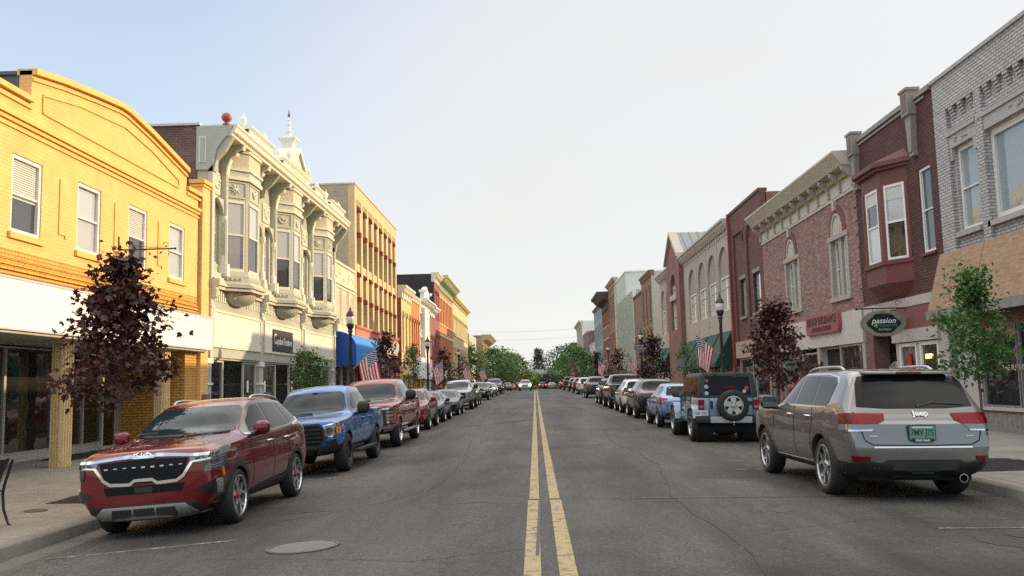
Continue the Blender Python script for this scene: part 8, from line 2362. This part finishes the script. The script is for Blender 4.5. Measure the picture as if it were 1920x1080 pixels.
def flag_material():
 m, n, l, b = _new('stars and stripes cloth')
 uv = n.new('ShaderNodeUVMap'); sp = n.new('ShaderNodeSeparateXYZ'); l.new(uv.outputs[0], sp.inputs[0])
 def M2(op, a, bb, c=None):
  k = n.new('ShaderNodeMath'); k.operation = op
  for i, v in enumerate((a, bb, c)):
   if v is None: continue
   if isinstance(v, (int, float)): k.inputs[i].default_value = v
   else: l.new(v, k.inputs[i])
  return k.outputs[0]
 u, v = sp.outputs['X'], sp.outputs['Y']         # u along the fly, v down the hoist
 st = M2('MODULO', M2('FLOOR', M2('MULTIPLY', v, 13), None), 2)
 un = M2('MULTIPLY', M2('LESS_THAN', u, .40), M2('LESS_THAN', v, 7 / 13))
 row = M2('MULTIPLY', v, 13 / 7 * 9); col = M2('MULTIPLY', u, 11 / .40)
 odd = M2('MODULO', M2('ADD', M2('FLOOR', row, None), M2('FLOOR', col, None)), 2)
 fx = M2('SUBTRACT', M2('FRACT', col, None), .5); fy = M2('SUBTRACT', M2('FRACT', row, None), .5)
 rr = M2('SQRT', M2('ADD', M2('MULTIPLY', fx, fx), M2('MULTIPLY', fy, fy)), None)
 star = M2('MULTIPLY', M2('LESS_THAN', rr, .46), M2('LESS_THAN', odd, .5))
 a = n.new('ShaderNodeMix'); a.data_type = 'RGBA'; a.inputs[6].default_value = (.40, .018, .035, 1); a.inputs[7].default_value = (.70, .68, .66, 1); l.new(st, a.inputs['Factor'])
 c = n.new('ShaderNodeMix'); c.data_type = 'RGBA'; c.inputs[6].default_value = (.02, .035, .14, 1); c.inputs[7].default_value = (.70, .68, .66, 1); l.new(star, c.inputs['Factor'])
 d = n.new('ShaderNodeMix'); d.data_type = 'RGBA'; l.new(un, d.inputs['Factor']); l.new(a.outputs[2], d.inputs[6]); l.new(c.outputs[2], d.inputs[7])
 l.new(d.outputs[2], b.inputs['Base Color']); b.inputs['Roughness'].default_value = .8
 tr = n.new('ShaderNodeBsdfTranslucent'); l.new(d.outputs[2], tr.inputs['Color'])
 mx_ = n.new('ShaderNodeMixShader'); mx_.inputs[0].default_value = .3; out = n['Material Output']
 l.new(b.outputs[0], mx_.inputs[1]); l.new(tr.outputs[0], mx_.inputs[2]); l.new(mx_.outputs[0], out.inputs['Surface'])
 return m
M_flag = flag_material()
def flag(x, y, s, zs, label, drift=.22, narrow=.75, seed=0, fly=1.12, dy=0.0):
 """s=+1: staff leans out to +x. zs: height where the staff meets the post"""
 rn = random.Random(seed)
 z0 = walk_z(x, y) + zs
 base = Vector((x + s * .06, y - .04, z0)); dirv = Vector((s * .76, -.05, .66)).normalized(); tip = base + dirv * 1.22
 r = empty('flag', base, 0, label, 'flag', 'national flags on the lamp posts')
 p = MB(); p.tube([base, tip], .013, 8); p.ball(tip, .025, 8, 6); p.build('staff', mat('pale wood staff', (.40, .33, .24), .5), r, smooth=40)
 h = MB(); h.box(x - .05 if s > 0 else x - .12, x + .12 if s > 0 else x + .05, y - .08, y + .0, z0 - .1, z0 + .06); h.build('holder', M_black, r)
 nu, nv = 26, 26; vs = []; uvs = []; H = .86
 for j in range(nv + 1):
  v = j / nv
  for i in range(nu + 1):
   u = i / nu
   q = tip - dirv * (.04 + v * H * (1 - (1 - narrow) * u * .9))
   fall = fly * u
   wob = math.sin(v * 15 + seed + u * 2) * .045 * u + math.sin(v * 7 + 2 * seed) * .05 * u
   q = q + Vector((s * drift * u * (.6 + .4 * u) + wob * .3, wob - .02 + dy * u, -fall))
   vs.append(q); uvs.append((u, v))
 fs = []
 for j in range(nv):
  for i in range(nu):
   a = j * (nu + 1) + i; fs.append((a, a + 1, a + nu + 2, a + nu + 1))
 c = MB(); c.add(vs, fs); o = c.build('cloth', M_flag, r, smooth=180, recalc=False)
 ul = o.data.uv_layers.new(name='UVMap')
 for lp in o.data.loops: ul.data[lp.index].uv = uvs[lp.vertex_index]
 return r
flag(LXL, 32.0, 1, 2.30, 'national flag hanging above the big red pickup, nearest on the left', .20, .95, 1)
flag(LXL, 55.3, 1, 2.30, 'national flag in front of the purple trees above the black saloon', .10, .75, 2)
flag(LXL, 78, 1, 2.30, 'national flag on the third left lamp post before the grey building', .25, .8, 3)
flag(LXL, 101, 1, 2.30, 'national flag farthest on the left beside the green trees', .3, .9, 4)
flag(LXR, 32.6, -1, 2.35, 'national flag hanging above the pale blue off-roader, nearest on the right', -.05, .50, 5)
flag(LXR, 57, -1, 2.30, 'national flag beneath the small grey lamp post sign', -.25, .6, 6)
flag(LXR, 82.5, -1, 2.30, 'national flag farthest on the right above the standing alone grey SUV', .1, .6, 7)
# ---- trees
def leaf_mat(name, c1, c2, trans=.25, sc=2.2):
 m, n, l, b = _new(name)
 g = n.new('ShaderNodeNewGeometry'); z = n.new('ShaderNodeTexNoise'); z.inputs['Scale'].default_value = sc; z.inputs['Detail'].default_value = 5; l.new(g.outputs['Position'], z.inputs['Vector'])
 r = n.new('ShaderNodeMapRange'); r.inputs['From Min'].default_value = .35; r.inputs['From Max'].default_value = .65; l.new(z.outputs['Fac'], r.inputs['Value'])
 x = n.new('ShaderNodeMix'); x.data_type = 'RGBA'; x.inputs[6].default_value = rgb(c1); x.inputs[7].default_value = rgb(c2); l.new(r.outputs[0], x.inputs['Factor'])
 l.new(x.outputs[2], b.inputs['Base Color']); b.inputs['Roughness'].default_value = .45; b.inputs['Specular IOR Level'].default_value = .5
 t = n.new('ShaderNodeBsdfTranslucent'); l.new(x.outputs[2], t.inputs['Color'])
 k = n.new('ShaderNodeMixShader'); k.inputs[0].default_value = trans; l.new(b.outputs[0], k.inputs[1]); l.new(t.outputs[0], k.inputs[2]); l.new(k.outputs[0], n['Material Output'].inputs['Surface'])
 return m
LM_purple = leaf_mat('purple maple leaves', (.034, .013, .012), (.105, .036, .030), .22)
LM_green = leaf_mat('fresh green leaves', (.035, .10, .020), (.085, .19, .042), .35)
LM_dkgreen = leaf_mat('dark green leaves', (.040, .098, .024), (.095, .20, .045), .35, .6)
LM_yel = leaf_mat('yellow green leaves', (.06, .13, .02), (.13, .22, .04), .35, .5)
LM_spruce = leaf_mat('haze toned conifer needles', (.05, .065, .055), (.08, .10, .08), .1, .6)  # greyed and lightened so the colour carries the distance haze
LM_red = leaf_mat('dark plum leaves', (.020, .008, .010), (.045, .014, .018), .15)
M_bark = mat('grey brown bark', (.13, .10, .075), .9, var=.3, vscale=20, bump=.8, bscale=30)
MAPLE = [(0, 0), (.10, .12), (.42, .10), (.30, .30), (.50, .58), (.22, .55), (.16, .74), (0, 1.0), (-.16, .74), (-.22, .55), (-.50, .58), (-.30, .30), (-.42, .10), (-.10, .12)]
OVAL = [(0, 0), (.26, .25), (.28, .55), (0, 1.0), (-.28, .55), (-.26, .25)]
TRI = [(0, 0), (.35, .5), (0, 1.0), (-.35, .5)]
def tree(name, label, x, y, z_lo, z_hi, rad, prof, n_tips, per, leaf, shape, lm, trunk=.05, seed=1, group=None, cat='tree', clump=.22, stems=1, lean=0.0, zbase=None, gap=0.0, inner=.25):
 """tapered trunk with limbs, crown of leaf-sized faces in clumps; prof(t) gives the crown's width from bottom (0) to top (1)"""
 rn = random.Random(seed)
 zb = walk_z(x, y) if zbase is None else zbase
 r = empty(name, (x, y, zb), 0, label, cat, group)
 t = MB(); tips = []
 for k in range(n_tips):
  h = rn.random() ** .85
  a = rn.random() * 2 * math.pi
  rr = rad * prof(h) * (inner + (1 - inner) * rn.random() ** .5) * (1 + .38 * math.sin(3 * a + seed + 5 * h) * rn.random())
  tips.append(Vector((x + rr * math.cos(a) + lean * h, y + rr * math.sin(a), z_lo + (z_hi - z_lo) * h)))
 for sI in range(stems):
  ang = 2 * math.pi * sI / max(1, stems); sp = .0 if stems == 1 else .18
  top = Vector((x + lean + sp * 2.0 * math.cos(ang), y + sp * 2.0 * math.sin(ang), z_lo + (z_hi - z_lo) * .9))
  b0 = Vector((x + sp * .25 * math.cos(ang), y + sp * .25 * math.sin(ang), zb - .05))
  pts = []; rs = []
  for i in range(9):
   q = b0.lerp(top, i / 8) + Vector((rn.uniform(-1, 1), rn.uniform(-1, 1), 0)) * trunk * .5 * (i > 0)
   pts.append(q); rs.append(trunk * (1.25 if i == 0 else 1) * (1 - i / 8.6) + .004)
  t.tube(pts, rs, 9)
  for k in range(min(26, n_tips)):
   tp = tips[(k * stems + sI) % len(tips)]
   zz = max(z_lo, tp.z - rn.uniform(.12, .3) * (z_hi - z_lo))
   f = max(0.05, min(.97, (zz - b0.z) / (top.z - b0.z))); st_ = b0.lerp(top, f)
   mid = st_.lerp(tp, .5) + Vector((0, 0, -.04 * (z_hi - z_lo)))
   rb = trunk * (1 - f) * .5 + .006
   t.tube([st_, mid, tp], [rb, rb * .6, .003], 5)
 t.build('trunk', M_bark, r, smooth=60)
 vs = []; fs = []
 for tp in tips:
  cs = clump * (.6 + .8 * rn.random())
  for i in range(int(per * (.5 + rn.random()))):
   p = tp + Vector((rn.gauss(0, 1), rn.gauss(0, 1), rn.gauss(0, .75))) * cs
   s_ = leaf * (.6 + .7 * rn.random())
   az = rn.random() * 6.283; el = rn.gauss(-.45, .5)
   d = Vector((math.cos(az) * math.cos(el), math.sin(az) * math.cos(el), math.sin(el)))
   sd = d.cross(Vector((0, 0, 1)));  sd = sd.normalized() if sd.length > .01 else Vector((1, 0, 0))
   up = sd.cross(d); tw = rn.gauss(0, .6); sd = (sd * math.cos(tw) + up * math.sin(tw)); up = sd.cross(d)
   k0 = len(vs)
   for (u, v) in shape:
    vs.append(p + sd * u * s_ + d * v * s_ + up * (-.22 * abs(u) * s_ - .10 * v * v * s_))
   fs.append(tuple(range(k0, k0 + len(shape))))
 c = MB(); c.add(vs, fs); c.build('crown', lm, r, recalc=False)
 return r
round_ = lambda t: math.sin(math.pi * (0.10 + .86 * t)) ** .75
cone_ = lambda t: (1 - t) ** .8 * (1 if t > .08 else .7) + .05
maple_ = lambda t: (.62 + 2.6 * t if t < .16 else 1.05 - .95 * ((t - .16) / .84) ** 1.05) * (1 if t < .95 else .6)
PG = 'young purple maples on the pavements'
tree('maple_tree', 'purple leaved young maple in front of the white sign band, large on the left', -6.86, 14.45, 1.42, 3.80, .90, maple_, 140, 27, .118, MAPLE, LM_purple, .05, 11, PG, clump=.15)
tree('maple_tree', 'purple leaved young maple beside the flag above the big red pickup', -7.0, 41.5, 1.7, 4.1, .95, maple_, 80, 16, .15, MAPLE, LM_purple, .05, 12, PG, clump=.18)
tree('maple_tree', 'purple leaved maple behind the second left lamp post', -7.0, 67.5, 1.7, 4.3, 1.0, maple_, 80, 13, .18, MAPLE, LM_purple, .05, 13, PG, clump=.2)
tree('maple_tree', 'purple leaved maple before the pale yellow corner building', -7.2, 88, 1.9, 4.5, 1.05, maple_, 60, 12, .2, OVAL, LM_purple, .05, 14, PG, clump=.22)
tree('maple_tree', 'purple leaved young maple in front of the insurance shop', 7.0, 25.8, 1.36, 3.72, .90, maple_, 160, 20, .12, MAPLE, LM_purple, .045, 15, PG, clump=.16)
tree('maple_tree', 'purple leaved maple below the small grey lamp post sign', 7.0, 52, 1.5, 4.0, .9, maple_, 90, 16, .16, MAPLE, LM_red, .05, 16, PG, clump=.2)
tree('maple_tree', 'purple leaved maple beside the flag in front of the pale green metal wall', 7.1, 75, 1.7, 4.3, 1.1, maple_, 70, 13, .2, OVAL, LM_purple, .05, 17, PG, clump=.22)
tree('maple_tree', 'dark plum conical tree before the slate blue building', 7.3, 104, 1.6, 5.0, 1.15, cone_, 80, 16, .22, OVAL, LM_red, .06, 18, PG, clump=.22)
tree('sapling', 'slender green sapling beside the silver SUV on the right pavement', 7.36, 14.83, 1.50, 3.32, .56, lambda t: (.95 - .15 * t if .1 < t < .62 else (.75 if t <= .1 else .34)), 150, 20, .08, OVAL, LM_green, .028, 21, None, clump=.11, lean=-.05)
tree('shrub_tree', 'bushy multi stemmed green shrub in front of the Victorian building', -7.05, 27.3, 1.30, 2.75, .50, lambda t: .7 + .35 * math.sin(math.pi * t), 120, 20, .085, OVAL, LM_green, .03, 22, None, clump=.11, stems=4)
tree('sapling', 'narrow green young tree before the ochre yellow building', -7.0, 51, 1.2, 4.0, .55, cone_, 70, 14, .12, OVAL, LM_green, .04, 23, None, clump=.15)
tree('sapling', 'small green tree beside the brick gabled centre on the right', 7.6, 44.5, 1.5, 3.5, .5, round_, 60, 12, .11, OVAL, LM_green, .035, 24, None, clump=.14)
tree('shrub_tree', 'low light green shrub between two purple maples on the left', -7.4, 79, 1.2, 2.9, .6, round_, 40, 12, .16, OVAL, LM_yel, .03, 25, None, clump=.18)
FG = 'broad green trees at the far end of the street'
def big(label, x, y, z0, z1, rad, lm, seed, tips=110, per=16, leaf=.42, prof=round_):
 tree('broad_tree', label, x, y, z0, z1, rad, prof, tips, per, leaf, TRI, lm, .2, seed, FG, clump=rad * .135, zbase=zlong(y) - .5, inner=.35)
big('light green tree in front of the plain grey building', -11.2, 152, 2.0, 8.6, 2.3, LM_yel, 31)
big('green street tree nearest the cross street on the left', -7.4, 158, 1.6, 8.0, 3.4, LM_dkgreen, 32, 150)
big('broad green tree behind the nearest left one', -7.0, 190, 1.5, 9.0, 4.2, LM_dkgreen, 33, 170)
big('green tree leaning over the left kerb towards the crossing', -5.2, 236, 1.5, 9.2, 4.6, LM_dkgreen, 34, 150, leaf=.5)
big('large green street tree on the right past the slate blue building', 7.6, 166, 1.6, 8.4, 4.2, LM_dkgreen, 36, 190)
big('broad green tree behind the large right one', 6.5, 205, 1.8, 10.0, 4.4, LM_dkgreen, 37, 150)
big('small light green tree by the white rendered building', 10.2, 172, 1.5, 7.2, 2.2, LM_yel, 38)
big('yellow green bush at the end of the street', -2.2, 302, -1, 5.6, 3.8, LM_yel, 39, 140, leaf=.6)
big('green bush beside the yellow green one', .9, 306, -1, 5.0, 2.6, LM_yel, 40, 90, leaf=.6)
big('brown purple bush in front of the grey roofed house', 4.2, 292, -1, 4.8, 3.0, LM_red, 41, 110, leaf=.55)
big('tall dark conifer behind the grey roofed house', 1.6, 335, 1, 14.6, 3.4, LM_spruce, 42, 190, leaf=.7, prof=lambda t: .95 - .75 * t ** 1.6)
big('dark conifer behind the left trees', -8, 340, 1, 13.0, 5.0, LM_dkgreen, 43, 150, leaf=.7)
big('dark green tree behind the burnt red car', 10.5, 320, 0, 10.5, 5.0, LM_dkgreen, 44, 150, leaf=.7)
for i, (tx, ty, th) in enumerate(((-26, 420, 11), (-14, 425, 12), (12, 415, 10), (24, 425, 12), (36, 418, 11))):
 big(['distant tree at far left of the treeline', 'distant tree left of the dark conifer', 'distant tree right of the house', 'distant tree at the right of the treeline', 'distant tree at far right of the treeline'][i], tx, ty, -1, th, 7, LM_dkgreen, 50 + i, 120, leaf=1.0)
# ---- house and brick block at the end, traffic lights, wires, stop sign
def end_house():
 r = empty('house', (3, 316, -1), 0, 'grey roofed house with a white gable closing the end of the street', 'house')
 z = zlong(316) - .3
 m = MB(); m.box(-2.5, 7.5, 312, 322, z - 1, z + 4.4); m.build('wall', M_cream, r)
 m = MB(); m.ext([(-3.2, 311.5, z + 4.3), (-3.2, 322.5, z + 4.3), (-3.2, 317, z + 7.4)], (11.4, 0, 0)); m.build('roof', mat('grey shingle roof', (.16, .165, .175), .85), r)
 m = MB(); m.ext([(2.6, 311.2, z + 4.2), (6.6, 311.2, z + 4.2), (4.6, 311.2, z + 6.6)], (0, 5, 0)); m.build('gable', M_white, r)
 for u in (-1.2, 1.2, 5.6):
  m = MB(); m.box(u - .5, u + .5, 311.9, 312, z + 1.5, z + 3.2); w = m.build('window', M_white, r); k = MB(); k.box(u - .4, u + .4, 311.85, 311.9, z + 1.6, z + 3.1); k.build('pane', G_house, w)
end_house()
r = empty('brick_block', (-6.2, 285, -1), 0, 'small orange brick building showing between trees at the street end', 'building')
m = MB(); m.box(-9, -3.6, 283, 296, -2, 5.2); m.build('wall', redside, r)
for k in range(3):
 m = MB(); m.box(-8.4 + k * 1.7, -7.4 + k * 1.7, 282.9, 283, 1.2, 2.8); m.build('window', M_white, r)
def signal(x, y, z, label):
 r = empty('traffic_light', (x, y, z), 0, label, 'traffic light', 'yellow traffic lights hanging over the crossing')
 m = MB(); m.box(x - .19, x + .19, y - .15, y + .15, z - .55, z + .55); m.build('housing', mat('signal yellow', (.62, .36, .03), .5), r, bevel=.04)
 for k, c_ in enumerate(((.03, .09, .05), (.12, .08, .02), (.10, .02, .02))):
  h = MB(); h.lathe((x, y - .15, z - .33 + .33 * k), [(.12, 0), (.12, -.02)], 12, axis='Y'); h.build('lens', mat('signal lens %s' % ('green', 'amber', 'red')[k], c_, .3), r)
 m = MB(); m.tube([(x, y, z + .55), (x, y, z + 1.0)], .03); m.build('hanger', M_black, r)
signal(-2.6, 215, 4.25, 'yellow traffic light on the left of the hanging pair'); signal(-.15, 215, 4.25, 'yellow traffic light on the right of the hanging pair')
def wire(ya, za, zb_, label, x0=-12, x1=12.5, n=16):
 m = MB(); m.tube([(x0 + (x1 - x0) * i / n, ya, za + (zb_ - za) * i / n - 1.0 * (1 - (2 * i / n - 1) ** 2) * .5) for i in range(n + 1)], .016, 5)
 o = m.build('overhead_wire', mat('old wire', (.30, .30, .30), .6), None); tag(o, label, 'wire')
wire(152, 10.9, 11.3, 'upper overhead wire crossing the street far away'); wire(158, 9.8, 10.2, 'lower overhead wire crossing the street far away')
wire(215, 5.75, 5.8, 'span wire carrying the yellow traffic lights', -9, 9)
ss = empty('stop_sign', (6.5, 150, zlong(150)), 0, 'red octagonal stop sign on a post by the right trees', 'road sign')
m = MB(); m.lathe((6.5, 150, zlong(150) + 2.5), [(.42, 0), (.42, .02)], 8, axis='Y'); m.build('plate', mat('stop sign red', (.40, .02, .02), .5), ss)
t = MB(); put_text(t, 'STOP', .26, (6.5, 149.97, zlong(150) + 2.5), (1, 0, 0), (0, 0, 1), extrude=.004, bold=.008); t.build('lettering', M_white, ss)
m = MB(); m.tube([(6.5, 150.05, zlong(150) - .3), (6.5, 150.05, zlong(150) + 2.9)], .035); m.build('post', M_metal, ss)
def metal_chair():
 cx, cy = -7.2, 11.3; z = walk_z(cx, cy)
 r = empty('metal_chair', (cx, cy, z), 0, 'black metal outdoor chair with a curved back at the left edge', 'chair')
 M = mat('dark bronze metal', (.022, .016, .018), .45, var=.15)
 s = MB(); s.box(cx - .24, cx + .20, cy - .24, cy + .24, z + .43, z + .46); s.build('seat', M, r, bevel=.012)
 b = MB(); n = 8; vs = []
 for j in range(9):
  t = j / 8; zz = z + .50 + .36 * t; xo = cx + .20 + .13 * t ** 1.3
  for i in range(n + 1):
   a = (i / n - .5) * 2; vs.append((xo - .05 * a * a, cy + .27 * a, zz))
 fs = [(j * (n + 1) + i, j * (n + 1) + i + 1, (j + 1) * (n + 1) + i + 1, (j + 1) * (n + 1) + i) for j in range(8) for i in range(n)]
 b.add(vs, fs); k0 = len(vs)
 b.add([(v[0] - .012, v[1], v[2]) for v in vs], [f[::-1] for f in fs]); b.build('backrest', M, r, smooth=60)
 for sy in (-1, 1):
  l = MB(); l.tube([(cx + .32, cy + sy * .26, z + .85), (cx + .22, cy + sy * .26, z + .52), (cx + .20, cy + sy * .26, z + .40), (cx + .22, cy + sy * .26, z + .2), (cx + .28, cy + sy * .27, z + .02), (cx + .31, cy + sy * .27, z)], [.016, .018, .02, .018, .015, .013], 8); l.build('leg', M, r, smooth=60)
  l = MB(); l.tube([(cx - .20, cy + sy * .24, z + .44), (cx - .22, cy + sy * .25, z + .2), (cx - .27, cy + sy * .26, z)], .016, 8); l.build('leg', M, r, smooth=60)
metal_chair()
